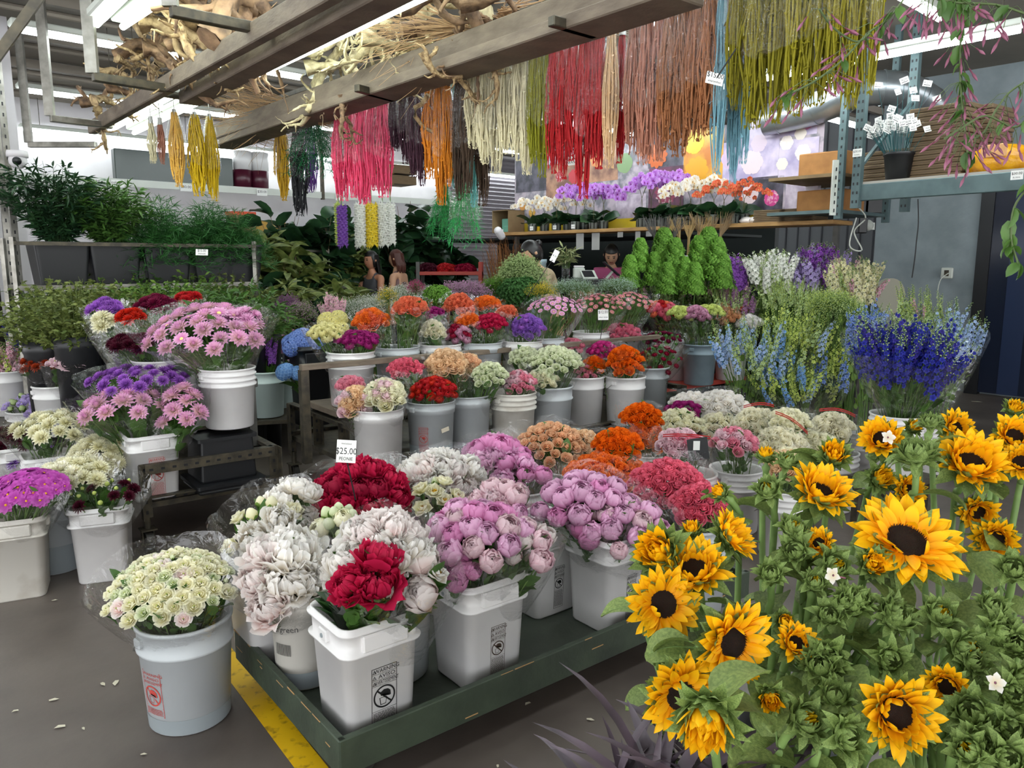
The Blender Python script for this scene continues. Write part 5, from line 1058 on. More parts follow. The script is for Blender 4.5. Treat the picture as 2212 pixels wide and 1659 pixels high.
bq('l14', 'cream and pink snapdragons at the left photo edge', 'stock', 'palepink', 12, 790, 40, 12, .34, .1, wrap=False, ry=60, mix=[('budspike', 'yellowgreen', .5, 1)])
bq('l14', 'indigo larkspur between the snapdragons and the rust flowers', 'stock', 'ultraviolet', 55, 715, 40, 14, .34, .4, wrap=False, ry=50, mix=[('budspike', 'palegreen', .6, 1)])
bq('c1', 'pink and white stock flowers left of the blue hydrangeas', 'stock', 'palepink', 592, 720, 42, 20, .24, 0, wrap=False, ry=46, mix=[('stock', 'dusty', .4, 1)])
bq('c2', 'pink stock flowers behind the blue hydrangeas', 'stock', 'lilacpink', 610, 745, 34, 10, .2, .2, wrap=False, ry=30)
bq('c3', 'deep violet stock low behind the pink dahlia pail', 'stock', 'violet', 568, 762, 26, 8, .2, .0, wrap=False, ry=24)

# right group: carnations
bq('k1', 'coral and red carnations at the near end of the carnation row', 'carnation', 'coral', 1432, 665, 36, 18, .038, .0, ry=26, mix=[('carnation', 'salmon', .6, 1), ('carnation', 'red', .3, 1)])
bq('k2', 'yellow green carnations over the blue grey pail', 'carnation', 'yellowgreen', 1474, 672, 30, 12, .036, .0, dx=-.05, ry=18, leaves=40)
bq('k2', 'wine striped carnations over the blue grey pail', 'carnation', 'wineedge', 1506, 672, 26, 12, .036, -.05, dx=.0, ry=22, leaves=40)
bq('k2', 'second bunch of yellow green carnations, right of the striped ones', 'carnation', 'yellowgreen', 1536, 668, 28, 10, .036, .05, dx=.06, ry=16)
bq('k3', 'peach carnations in the white pail', 'carnation', 'tan', 1568, 678, 36, 16, .04, -.02, ry=22)
bq('k3', 'white carnations above the pale blue delphinium', 'carnation', 'white', 1622, 692, 28, 10, .042, -.1, dx=.05, ry=18)
bq('k3', 'orange and salmon carnations behind the peach ones', 'carnation', 'salmon', 1590, 658, 44, 14, .038, .15, ry=14, mix=[('carnation', 'apricot', .6, 1)])
bq('k4', 'large wine and white carnations in a sleeve', 'carnation', 'wineedge', 1662, 668, 32, 14, .044, -.05, ry=26)
bq('k4', 'dark purple stock behind the striped carnations', 'stock', 'magenta', 1712, 660, 44, 14, .22, .2, wrap=False, ry=34)
# delphiniums
DW = dict(leaves=60, leafsize=.05, leaf=M_LEAFL)
bq('d1', 'pale blue delphinium leaning left towards the carnations', 'spike', 'paleblue', 1620, 750, 82, 26, .34, .0, dx=-.03, wrap=False, ry=88, mix=[('spike', 'skyblue', .3, 1), ('budspike', 'palegreen', 1.0, 1)], **DW)
bq('d1', 'green budded delphinium spikes right of the pale blue ones', 'budspike', 'yellowgreen', 1725, 720, 80, 26, .34, .05, dx=.03, wrap=False, ry=80, mix=[('spike', 'paleblue', .35, 1), ('budspike', 'palegreen', .6, 1)], **DW)
bq('d2', 'powder blue delphinium with open florets low in the middle', 'spike', 'skyblue', 1700, 815, 88, 26, .27, -.22, dx=-.03, ry=70, mix=[('budspike', 'yellowgreen', 1.6, 1), ('spike', 'paleblue', .7, 1)], **DW)
bq('d2', 'yellow green delphinium buds in a tall sleeve left of the dark blue ones', 'budspike', 'yellowgreen', 1800, 780, 52, 16, .36, -.05, dx=.03, ry=92, mix=[('spike', 'blue', .3, 1)], **DW)
bq('d3', 'dense dark blue delphinium in the ribbed white pail', 'spike', 'deepblue', 1960, 755, 118, 46, .34, .0, wrap=True, ry=82, mix=[('spike', 'ultraviolet', .7, 1)], leaves=110, leafsize=.07, wraph=.1)
bq('d4', 'pale blue delphinium and green buds behind the dark blue bunch', 'spike', 'paleblue', 2070, 720, 52, 12, .34, .15, ry=50, mix=[('budspike', 'palegreen', .8, 1)], **DW)
bq('d4', 'cream delphinium buds standing above the dark blue bunch', 'budspike', 'palegreen', 1985, 680, 60, 14, .34, .4, wrap=False, ry=46, mix=[('stock', 'palepink', .2, .6)], **DW)
bq('d5', 'violet blue delphinium at the left edge of the dark blue bunch', 'spike', 'blue', 1872, 702, 42, 12, .32, .2, ry=40, wrap=False, **DW)
# ---------------------------------------------------------------- dried bunches hanging from the beams
HL0 = aty(774, 235, 5.35); HL0.z = 0                    # the rail they hang from runs along the beams
def strand_bundle(seed, n=48, W=.08, fuzz=1.0):
    """Unit bundle: hangs from z=0 to z=-1, gathered at the top, ragged below."""
    rg = R_(seed); mb = MB()
    for i in range(n):
        a = rg.uniform(0, 2 * pi); r = W * sqrt(rg.uniform()); L = rg.uniform(.62, 1.0) if i % 5 else 1.0; k = 15; z = np.linspace(0, -L, k)
        ph, am = rg.uniform(0, 6), rg.uniform(.004, .012); sp = .35 + .65 * np.minimum(1, -z * 2.2); sp = sp * (1 - .45 * np.clip((-z - .6) / .4, 0, 1))
        P_ = np.stack([r * cos(a) * sp + am * np.sin(z * 14 + ph), r * sin(a) * sp + am * np.cos(z * 11 + ph), z], -1)
        rad = (.0042 + .0035 * np.abs(np.sin(np.arange(k) * 2.1 + ph))) * fuzz; rad[-1] = .001; rad[0] = .002
        mb.tube(P_, rad, 4, 0, False, uv=np.full(k, rg.uniform()))
        for j in range(3, k):                           # seedy tufts
            q = P_[j]; d = rg.normal(size=3) * .009 * fuzz; mb.add([q + d, q - d * .6 + [0, 0, .012], q + [d[1], -d[0], -.016]], [[0, 1, 2]], 0, np.full(3, rg.uniform()))
    return mb
def fern_bundle(seed):
    rg = R_(seed); mb = MB()
    for i in range(46):
        a = rg.uniform(0, 2 * pi); r = .13 * sqrt(rg.uniform()); L = rg.uniform(.55, 1.0); tip = np.array([r * 1.4 * cos(a), r * 1.4 * sin(a), -L]); st = np.array([r * .15 * cos(a), r * .15 * sin(a), -.02])
        mb.tube([st, (st + tip) / 2 * [.8, .8, 1], tip], [.0025, .002, .001], 3, 0, False)
        for j in range(26):
            t = rg.uniform(.25, 1); p = st + (tip - st) * t; d = Vector(rg.normal(size=3) * [1, 1, .5] + [0, 0, -.7]); put_leaf(mb, NEEDLE, p, d, rg.uniform(.05, .1), rg)
    return mb
def sleeve_mb(seed, W, L):
    rg = R_(seed); ph = rg.uniform(0, 6, 4); G = []; sg = 16
    for j in range(11):
        t = j / 10; G.append([[W * (.4 + .65 * min(1, t * 2.4)) * (1 + .12 * sin(3 * a + ph[0] + 3 * t) + .06 * sin(7 * a + ph[1])) * cos(a), W * (.4 + .65 * min(1, t * 2.4)) * (1 + .12 * sin(2 * a + ph[2])) * sin(a), -L * t + .02 * sin(3 * a + ph[3]) * t] for a in np.linspace(0, 2 * pi, sg + 1)[:-1]])
    mb = MB(); mb.grid(np.array(G), closed=True); return mb
AM = {}
for sd in range(5): AM[sd] = strand_bundle(sd + 20).mesh('amaranth_strands', [P('red')])
AF = {sd: fern_bundle(sd + 40).mesh('tree_fern_fronds', [pmat('emerald_fern', '#0f6b35', .5, trans=.2)]) for sd in range(2)}
AS = {sd: sleeve_mb(sd + 60, .085, .62).mesh('bundle_sleeve', [M_CELLOH]) for sd in range(3)}
HC = {'mustard': '#d4b106', 'straw': '#e8b955', 'gold': '#c79a14', 'black': '#0b0d12', 'pink': '#e8466f', 'plum': '#3a1126', 'amber': '#d57f0c', 'brown': '#43301f', 'teal': '#6fb7b0', 'creamd': '#e2d9b4', 'olive': '#858408', 'scarlet': '#b40f18', 'beige': '#dcb78a', 'copper': '#a2683f', 'rosetan': '#b57a63', 'powder': '#7fb0bf', 'lime': '#8a8206', 'violetd': '#5b2f80'}
def HM(c): return pmat('dried_' + c, HC[c], .75, col2=None, var=.15, trans=.1)
hcount = {}
def hang(px, wpx, bot, c, label, group=None, line=HL0, D=U, zt=2.62, off=0.0, ztop=None, kind='am', sleeve=True, seed=None, lenx=1.0):
    p = on_line(px, line + V * off, D, zt if ztop is None else ztop)
    q = ray(px, bot); k = p.y / q.y; zb = EYE + q.z * k; L = max(.3, p.z - zb); wm = wpx * mpp(p) / 2
    t = thing('dried_fern_bunch' if kind == 'fern' else 'hanging_amaranth', label, 'dried flowers', p, 0, group); i = len(hcount) if seed is None else seed; hcount[len(hcount)] = 1
    o = link('fronds' if kind == 'fern' else 'strands', AF[i % 2] if kind == 'fern' else AM[i % 5], t); W0 = .13 if kind == 'fern' else .075
    o.scale = (wm / W0, wm / W0, L); o.rotation_euler = (0, 0, i * 1.3); 
    if kind != 'fern': paint(o, HM(c))
    elif c: paint(o, pmat('fern_' + c, c, .5, trans=.2))
    if sleeve: o = link('plastic_sleeve', AS[i % 3], t); o.scale = (wm / .085 * 1.06, wm / .085 * 1.06, L / .62 * .62); o.rotation_euler = (0, 0, i)
    mb = MB(); mb.tube([(0, 0, .16), (0, 0, .02)], .003, 4); mb.tube([(0, 0, .02), (.0, 0, -.03)], [.014, .018], 8); mb.build('binding_hook', [M_WIRE], t)
    return t
# wooden rail bundles, left to right
H = hang
H(605, 34, 432, 'gold', 'gold amaranth bunch left of the black one'); H(642, 36, 465, 'black', 'black dyed amaranth bunch beside the green fern')
H(675, 92, 392, '#0e6b3a', 'deep green dried fern bunch left of the pink ones', kind='fern'); H(668, 30, 415, 'violetd', 'small violet bunch behind the deep green fern', off=.25)
for px, w, b in ((735, 40, 432), (757, 36, 425), (782, 42, 440), (806, 36, 410), (826, 38, 425)): H(px, w, b, 'pink', 'hot pink amaranth bunch in the bright pink cluster', 'hot pink amaranth bunches')
for px, w, b in ((852, 28, 325), (872, 30, 352), (893, 32, 382), (908, 26, 400)): H(px, w, b, 'plum', 'dark plum amaranth bunch right of the pink cluster', 'dark plum amaranth bunches')
for px, w, b in ((928, 34, 385), (950, 36, 440), (964, 28, 400)): H(px, w, b, 'amber', 'amber orange amaranth bunch beside the dark plum ones', 'amber amaranth bunches')
H(982, 30, 405, 'teal', 'teal strands half hidden beside the black brown bunch', off=.12); H(990, 32, 430, 'brown', 'dark brown amaranth bunch right of the amber ones'); H(1008, 30, 415, 'brown', 'second dark brown bunch, over the teal strands'); H(1022, 30, 445, 'teal', 'teal bunch between two brown ones', off=.15); H(1040, 34, 442, 'brown', 'brown bunch whose tip hangs lowest before the shutter', off=.1)
H(958, 60, 520, '#2f9a4e', 'bright emerald fern hanging low before the fiddle leaf figs', kind='fern', off=.35, ztop=2.1, sleeve=False); H(1002, 62, 545, '#37a95a', 'pale emerald fern hanging low before the shutter', kind='fern', off=.3, ztop=2.15)
for px, w, b in ((1022, 40, 320), (1045, 42, 352), (1068, 40, 372), (1092, 40, 330), (1118, 40, 345), (1138, 34, 375)): H(px, w, b, 'creamd', 'cream dried bunch in the long pale cluster above the shutter', 'cream dried bunches')
for px, w, b in ((1152, 30, 350), (1170, 32, 380), (1186, 26, 330)): H(px, w, b, 'olive', 'olive green amaranth bunch between cream and red', 'olive bunches by the red ones')
for px, w, b in ((1196, 34, 372), (1218, 32, 384), (1240, 38, 345), (1262, 38, 425), (1282, 40, 340), (1296, 36, 362)): H(px, w, b, 'scarlet', 'scarlet amaranth bunch in the red cluster', 'scarlet amaranth bunches')
H(1322, 34, 360, 'beige', 'beige braided looking bunch between red and copper'); H(1345, 26, 350, 'scarlet', 'lone dark red bunch right of the beige one', off=.1)
for px, w, b in ((1372, 42, 330), (1400, 44, 352), (1428, 46, 345)): H(px, w, b, 'rosetan', 'rose tan dried bunch right of the beige one', 'rose tan bunches')
for px, w, b in ((1450, 50, 320), (1478, 52, 335), (1508, 56, 300), (1536, 50, 290)): H(px, w, b, 'copper', 'copper brown dried bunch in the glossy wide cluster', 'copper bunches')
H(1562, 34, 372, 'powder', 'powder blue bunch right of the copper cluster'); H(1598, 34, 392, 'powder', 'second powder blue bunch, under the first lime one', off=.12); H(1622, 26, 350, 'powder', 'third powder blue bunch, between lime ones', off=.1)
for px, w, b in ((1600, 46, 232), (1642, 60, 275), (1688, 66, 262), (1735, 66, 245), (1782, 64, 225), (1826, 56, 200), (1862, 50, 232), (1902, 40, 200)): H(px, w, b, 'lime', 'long lime yellow amaranth bunch in the cluster nearest the camera', 'lime yellow bunches', off=-.05, zt=2.72)
# yellow ones by the near lights
YL = aty(378, 235, 5.8); YL.z = 0
for i, (px, w, b, c, lb) in enumerate(((376, 30, 402, 'straw', 'straw yellow bunch in a clear sleeve, the left of three by the beam end'), (420, 36, 422, 'mustard', 'mustard yellow bunch in the middle of three by the beam end'), (452, 30, 432, 'mustard', 'mustard yellow bunch at the right of three by the beam end'))): H(px, w, b, c, lb, line=YL, D=V, zt=2.62)
H(325, 18, 318, 'creamd', 'small white plume under the lit tube', line=YL, D=V, zt=2.55, sleeve=False); H(345, 16, 298, 'rosetan', 'small pink plume under the lit tube', line=YL, D=V, zt=2.55, sleeve=False)
# rail that holds them
a = on_line(560, HL0, U, 2.80); b = on_line(1960, HL0, U, 2.80); mb = MB(); mb.beam(a - a, b - a, .03, .03, 0); tag(mb.build('hanging_rail', [M_DSTEEL], None, False, loc=a), 'thin steel rail behind the beams that carries the dried bunches', 'rail')
# price card on the string of the bundle
price_card(1544, 170, 2.85, (('$15.00', .026), ('amaranthus', .012)), .062, .042, 'fifteen dollar tag hanging before the powder blue bunch', rot=-.22, stick=aty(1590, 105, 2.85))
price_card(1232, 345, 4.6, (('$15.00', .05), ('AMARANTH', .022)), .085, .065, 'faint fifteen dollar tag between the red bunches', rot=.12, stick=aty(1232, 300, 4.6))
# leis of silk flowers
for i, (px, w, y0, y1, c, lb) in enumerate(((738, 22, 445, 532, 'purple', 'purple silk garland at the left of the garlands'), (731, 16, 440, 525, 'yellowgreen', 'pale yellow green garland beside the purple one'), (776, 24, 440, 533, 'offwhite', 'white silk garland left of the yellow one'), (802, 28, 440, 533, 'yellow', 'bright yellow silk garland'), (826, 26, 440, 532, 'offwhite', 'white silk garland right of the yellow one'), (843, 20, 440, 528, 'offwhite', 'outermost white silk garland by the fig tree'))):
    Y = 9.2 + .05 * i; p = aty(px, y0, Y); L = p.z - aty(px, y1, Y).z; k = mpp(p); rg = R_(i + 90); t = thing('silk_garland', lb, 'garland', p)
    mb = MB(); mb.tube([(0, 0, .5), (0, 0, -L)], .006, 4, 1)
    for j in range(120):
        z = -L * j / 120; a_ = j * 2.4; d = Vector((cos(a_), sin(a_), rg.uniform(-.2, .4))); f = MB()
        for q in range(4): rayp(f, 0, q * 1.57, .4, .045, .02, -.4, .3, .5, 1, 2)
        M = d.to_track_quat('Z', 'Y').to_matrix().to_4x4(); M.translation = Vector((d.x * w * k * .38, d.y * w * k * .38, z)); mb.merge(f, M)
    mb.build('silk_petals', [P(c), M_STEM], t)
# ---------------------------------------------------------------- driftwood on the beams
def drift_mb(seed, L=.5, r=.036, br=6):
    rg = R_(seed); mb = MB()
    def limb(p, d, L, r, dep):
        n = 11; pts = [np.array(p)]; dd = np.array(d) / np.linalg.norm(d); w = rg.normal(size=3) * .2
        for i in range(n): 
            w = w * .6 + rg.normal(size=3) * .25; dd = dd + w * .5; dd /= np.linalg.norm(dd); pts.append(pts[-1] + dd * L / n)
        rad = r * (1 - .55 * np.linspace(0, 1, n + 1)) * (1 + rg.uniform(-.25, .35, n + 1)); rad[0] *= 1.25
        P_ = np.array(pts); s0 = mb.n; mb.tube(P_, rad, 9, 0); 
        v = mb.v[0 if dep == 0 and len(mb.v) == 1 else -3]                       # the grid just added
        if len(v) == (n + 1) * 9:                                                # twisted fluting and knots
            g = v.reshape(n + 1, 9, 3); c = P_[:, None]; th = np.arange(9) * 2 * pi / 9; tw = np.arange(n + 1)[:, None] * .5; f = 1 + .2 * np.sin(3 * th[None] + tw) + rg.uniform(-.12, .16, (n + 1, 9)); g[:] = c + (g - c) * f[..., None]
        if dep < 2:
            for j in range(br if dep == 0 else 2):
                k = int(rg.integers(2, n + 1)); limb(P_[k], dd * .5 + rg.normal(size=3), L * rg.uniform(.2, .5), rad[k] * rg.uniform(.4, .7), dep + 1)
    limb((-L * .5, 0, 0), (1, 0, 0.1), L, r, 0)
    return mb
DW_ = [drift_mb(100 + i, .55, .036, 7).mesh('driftwood', [M_DRIFT]) for i in range(7)]
def wood(px, py, z, size, yaw, pitch, m, label, group=None, Y=None, roll=0.0, i=[0]):
    p = atz(px, py, z) if Y is None else aty(px, py, Y); i[0] += 1; o = link('driftwood', DW_[i[0] % 7], None, loc=p); o.scale = (size,) * 3; o.rotation_euler = (roll, pitch, yaw); paint(o, m); tag(o, label, 'driftwood', group); return o
rg = R_(55); UA = atan2(U.y, U.x)
g1 = 'brown driftwood piled on the beam at the left'
for k, (px, py, z, s, yw, pt) in enumerate(((238, 232, 2.75, .75, .4, .1), (262, 215, 2.78, .8, 1.0, -.2), (215, 250, 2.74, .7, 2.0, .1), (300, 205, 2.8, .8, .2, .2), (275, 175, 2.86, .8, .8, 0), (320, 165, 2.86, .8, 2.4, .3), (345, 110, 2.9, 1.0, .2, -.15), (390, 130, 2.88, 1.0, .3, .2), (370, 95, 2.95, .9, 2.9, .1), (410, 105, 2.9, 1.0, .4, -.1), (298, 150, 2.8, .6, 1.2, .2), (425, 150, 2.78, .9, 1.8, 1.1))):
    wood(px, py, z, s, yw, pt, M_DRIFT if k % 3 else M_DRIFT3, 'knobbly tan driftwood in the pile over the left beam', g1)
g2 = 'dark driftwood over the slotted steel foot'
for k, (px, py, z, s, yw, pt) in enumerate(((440, 60, 2.95, 1.3, .1, .1), (480, 85, 2.92, 1.2, .3, -.2), (505, 60, 2.95, 1.2, -.1, .1), (470, 20, 3.0, 1.1, .4, .2), (415, 15, 3.0, .9, -.2, .1), (540, 75, 2.9, 1.0, 2.7, .1))):
    wood(px, py, z, s, yw, pt, M_DRIFT3 if k % 2 else M_DRIFT, 'long brown driftwood root in the heap beside the dark slotted steel foot', g2)
wood(590, 30, 2.95, 1.7, .9, -.5, M_DRIFT3, 'arched brown driftwood limb crossing the upper lit tube'); wood(552, 100, 2.8, 1.0, 1.2, 1.3, M_DRIFT3, 'dark driftwood stump hanging down by the tube end'); wood(492, 130, 2.75, .7, 1.2, 1.4, M_DRIFT, 'thin driftwood prong hanging by the left tube')
g3 = 'bleached driftwood between the lights and the front beam'
for k, (px, py, z, s, yw, pt) in enumerate(((690, 150, 2.75, .95, .6, .5), (720, 175, 2.72, .9, 2.2, .9), (650, 165, 2.75, .8, 2.9, .2), (745, 135, 2.8, .9, .2, -.2), (820, 90, 2.78, 1.0, 1.4, 1.2), (850, 120, 2.74, .9, .8, .6), (870, 150, 2.72, .7, 2.0, .4), (905, 30, 2.85, 1.1, 1.2, 1.2), (945, 60, 2.8, 1.1, .6, .9), (965, 25, 2.88, 1.0, 2.6, -.2), (790, 60, 2.85, .8, .3, .2), (770, 165, 2.72, .7, .4, .2))):
    wood(px, py, z, s, yw, pt, M_DRIFT2, 'pale bleached knotted driftwood lying between the lit tubes and the front beam', g3)
wood(750, 255, 2.42, .5, .4, 1.4, M_DRIFT3, 'short driftwood stub dangling under the beam above the pink bunches'); wood(760, 285, 2.35, .35, .9, 1.0, M_DRIFT3, 'thin bent branch end over the hot pink bunches')
wood(925, 175, 2.45, .5, 1.0, 1.3, M_DRIFT, 'driftwood knot poking under the front beam above the amber bunches'); wood(1015, 165, 2.5, .6, .6, .1, M_DRIFT, 'hollow driftwood piece hanging below the flat beam'); wood(1040, 140, 2.55, .5, 2.6, .7, M_DRIFT, 'straight driftwood stick under the flat beam')
# the looping vine before the amber bunches
p = aty(940, 270, 4.7); k = mpp(p); mb = MB()
pts = [(925, 205), (912, 225), (897, 232), (897, 252), (915, 275), (935, 285), (950, 262), (938, 240), (928, 228)]; P2 = [aty(x, y, 4.7 + .04 * sin(i * 2)) - p for i, (x, y) in enumerate(pts)]
mb.tube(P2, [.016, .015, .014, .013, .013, .011, .009, .007, .004], 7); mb.tube([P2[5], aty(950, 300, 4.72) - p, aty(958, 308, 4.7) - p], [.009, .006, .003], 6); tag(mb.build('twisted_vine', [M_DRIFT], None, loc=p), 'looping gnarled vine hanging before the amber bunches', 'branch')
# bundles of fine twigs on the beam
def twigs(seed, n=60, L=.9, sp=.28):
    rg = R_(seed); mb = MB()
    for i in range(n):
        d = np.array([1, rg.normal() * sp, rg.normal() * sp + .1]); p0 = rg.normal(size=3) * .02; k = 6; pts = [p0 + d * L * rg.uniform(.6, 1) * t + rg.normal(size=3) * .02 * t for t in np.linspace(0, 1, k)]; mb.tube(pts, np.linspace(.004, .0012, k), 3, 0, False)
        q = pts[3]; mb.tube([q, q + (d + rg.normal(size=3) * .4) * .25 * L], [.002, .001], 3, 0, False)
    return mb
TWM = [twigs(i + 5).mesh('twig_bundle', [M_TWIG]) for i in range(3)]
for i, (px, py, z, yw, s, lb) in enumerate(((600, 245, 2.68, 2.6, 1.0, 'fan of fine tan twigs spreading left on the front beam'), (640, 230, 2.7, 2.9, 1.1, 'second fan of fine tan twigs above the first on the front beam'), (520, 290, 2.62, .3, .8, 'low twig bundle at the far end of the front beam'), (560, 270, 2.66, 2.4, .9, 'twig bundle in the middle of the far beam end'), (690, 265, 2.5, .6, .6, 'bare twigs hanging over the green fern'), (1080, 30, 2.8, .5, 1.1, 'tangled twig heap on the near part of the front beam'), (1010, 60, 2.74, 2.8, 1.0, 'twig bundle beside the tangled heap on the front beam'), (1180, 10, 2.8, .2, 1.0, 'twigs at the top edge over the flat beam'), (1000, 100, 2.66, .4, .9, 'driftwood twigs under the tangled heap'))):
    o = link('twig_bundle', TWM[i % 3], None, loc=atz(px, py, z), rotz=yw); o.scale = (s * .75,) * 3; tag(o, lb, 'twigs')
for k, (px, py, s, yw) in enumerate(((880, 100, .9, .3), (1010, 35, 1.2, .2), (1060, 55, 1.0, 2.9), (980, 95, 1.1, .5), (1120, 20, 1.0, .1))): wood(px, py, 2.72, s, yw, .1, M_DRIFT3 if k else M_DRIFT2, 'forked tan branch lying along the near part of the front beam', 'forked branches on the front beam')
# ---------------------------------------------------------------- round duct, right-hand rack, tag pot
pts = [(1650, 260), (1760, 235), (1850, 198), (1905, 190), (1960, 197), (2010, 225)]; Ys = [8.2, 7.9, 7.6, 7.5, 7.5, 7.6]
P3 = [aty(x, y, Y) for (x, y), Y in zip(pts, Ys)]; mb = MB(); o_ = P3[0].copy()
def smooth(P_, n=6):
    out = []
    for i in range(len(P_) - 1):
        p0, p1, p2, p3 = P_[max(i - 1, 0)], P_[i], P_[i + 1], P_[min(i + 2, len(P_) - 1)]
        for j in range(n): t = j / n; out.append(.5 * ((2 * p1) + (p2 - p0) * t + (2 * p0 - 5 * p1 + 4 * p2 - p3) * t * t + (3 * p1 - p0 - 3 * p2 + p3) * t ** 3))
    return out + [P_[-1]]
SP3 = smooth([p - o_ for p in P3]); mb.tube(SP3, .155, 24)
for k in range(2, len(SP3) - 1, 4): mb.tube([SP3[k], SP3[k] + (SP3[k + 1] - SP3[k]).normalized() * .012], .163, 24)
tag(mb.build('air_duct', [pmat('galvanised_duct', '#aab1b5', .3, .75, col2='#98a0a4', nscale=6)], None, loc=o_), 'round silver air duct above the flower poster', 'duct')
R0 = atz(1860, 392, 2.19); R1 = atz(2212, 361, 2.19); RD = (R1 - R0).normalized(); RN = Vector((RD.y, -RD.x, 0)); RN = RN if RN.y < 0 else -RN
RLen = (R1 - R0).length + 1.2
t = thing('storage_rack', 'grey green steel storage rack whose shelf carries the tag pot and cardboard', 'rack', Vector((R0.x, R0.y, 0)))
mb = MB(); mb.box(RD * RLen / 2 - RN * .45 + Vector((0, 0, 2.17)), (RLen, .9, .03), 0, (RD, -RN, Z)); mb.build('shelf_board', [pmat('grey_shelf_board', '#a8a39a', .6)], t, False)
mb = MB(); mb.box(RD * RLen / 2 + Vector((0, 0, 2.10)), (RLen, .04, .13), 0, (RD, -RN, Z), .006); mb.build('shelf_beam', [M_GRRACK], t, False)
for w_ in (.02, -.75):
    mb = MB(); c = RD * -.02 + RN * w_; mb.box(c + Vector((0, 0, (CZ + 1.98) / 2)), (.07, .05, CZ - 1.98), 0, (RD, -RN, Z))
    for k in range(22):
        for s in (-1, 1): mb.box(c + RD * .017 * s + RN * .026 + Vector((0, 0, 2.03 + k * .07)), (.012, .003, .022), 1, (RD, -RN, Z))
    mb.build('upright', [M_GRRACK, M_BLACKP], t, False)
for z0, z1 in ((2.3, 2.9),): mb = MB(); mb.beam(RD * -.02 + Vector((0, 0, z0)), RD * -.02 - RN * .75 + Vector((0, 0, z1)), .02, .03, 0, up=RD); mb.build('brace', [M_GRRACK], t, False)
# another rack standing farther back with boxes
Rb = aty(1815, 400, 7.0); t = thing('storage_rack', 'narrow steel rack with cartons behind the poster end', 'rack', Vector((Rb.x, Rb.y, 0)))
for u in (0, -1.1):
    mb = MB(); mb.box(V * -u * .9 + Vector((0, 0, (CZ + 1.93) / 2)), (.06, .05, CZ - 1.93), 0, (U, V, Z))
    for k in range(24): mb.box(V * -u * .9 - V * .026 + Vector((0, 0, 1.97 + k * .072)), (.012, .003, .022), 1, (U, V, Z))
    mb.build('upright', [M_GRRACK, M_BLACKP], t, False)
for z in (2.0, 2.32): mb = MB(); mb.box(U * .35 + V * .5 + Vector((0, 0, z)), (.7, 1.0, .03), 0, (U, V, Z)); mb.build('rack_shelf', [M_CARD if z > 2.2 else M_GRRACK], t, False)
for i, (z, h) in enumerate(((2.017, .2), (2.337, .22))): mb = MB(); mb.box((0, 0, h / 2), (.45, .45, h), 0, (U, V, Z), .008); tag(mb.build('cardboard_box', [pmat('kraft_box', '#b07c45', .8, col2='#9a6a3a')], None, False, loc=Rb + U * .3 + V * .45 + Vector((0, 0, z - Rb.z))), ['kraft box on the lower shelf of the narrow rack', 'kraft box on the upper shelf of the narrow rack'][i], 'box')
# white slotted bracket by poster
p = aty(1800, 435, 6.9); mb = MB(); mb.beam((0, 0, -.12), (.0, 0, .35), .045, .03, 0, up=(0, 1, 0)); 
for k in range(6): mb.box((0, -.025, -.08 + k * .07), (.01, .003, .03), 1)
tag(mb.build('slotted_bracket', [M_FIXT, M_BLACKP], None, False, loc=p), 'white slotted upright bracket at the end of the orchid shelf', 'bracket')
def on_rack(px, back, z=2.186): return on_line(px, R0 - RN * back, RD, z)
p = on_rack(1938, .16); t = thing('tag_pot', 'black nursery pot crammed with white price tags on green sticks', 'pot', p)
mb = MB(); mb.lathe([(.001, 0), (.085, 0), (.108, .19), (.116, .195), (.116, .215), (.105, .215), (.10, .17), (.001, .17)], 28); mb.build('pot', [M_BLACKP], t)
rg = R_(12); words = ['$15.00', '$5.00', '$10.00', '$20.00', 'SALE', '$12.00', '$8.00']
tcard = []
for i in range(72):
    hi = i < 9; a = rg.uniform(0, 2 * pi); lean = rg.uniform(.1, .62) if not hi else rg.uniform(.05, .45); L = rg.uniform(.26, .36) if not hi else rg.uniform(.42, .62)
    d = Vector((cos(a) * sin(lean) * 1.15, sin(a) * sin(lean) * .7 - .05, cos(lean))).normalized(); b0 = Vector((cos(a) * .06, sin(a) * .06, .14)); e = b0 + d * L
    s_ = thing('price_stick', 'white price tag on a green stick in the black pot on the rack', 'price tag', p + b0, 0, 'price tags in the black pot')
    mb = MB(); mb.tube([(0, 0, 0), e - b0], .0022, 4); mb.build('green_stick', [pmat('teal_stick', '#0e4f52', .5)], s_)
    x = Vector((1, 0, rg.uniform(-.45, .45))).normalized(); nrm = Vector((rg.uniform(-.4, .4), -1, rg.uniform(-.3, .3))); x = (x - nrm * x.dot(nrm) / nrm.length_squared).normalized(); nrm.normalize(); yv = nrm.cross(x) * 1; 
    if yv.z < 0: yv = -yv
    mb = MB(); mb.box(e - b0, (.062, .048, .0012), 0, (x, yv, nrm)); add_text(mb, words[i % 7], .019, e - b0 + nrm * .0012 + yv * .006, x, yv, 1, .9); mb.box(e - b0 + nrm * .0012 - yv * .012, (.045, .004, .0005), 1, (x, yv, nrm)); mb.build('card', [M_PAPER, M_INK], s_, False)
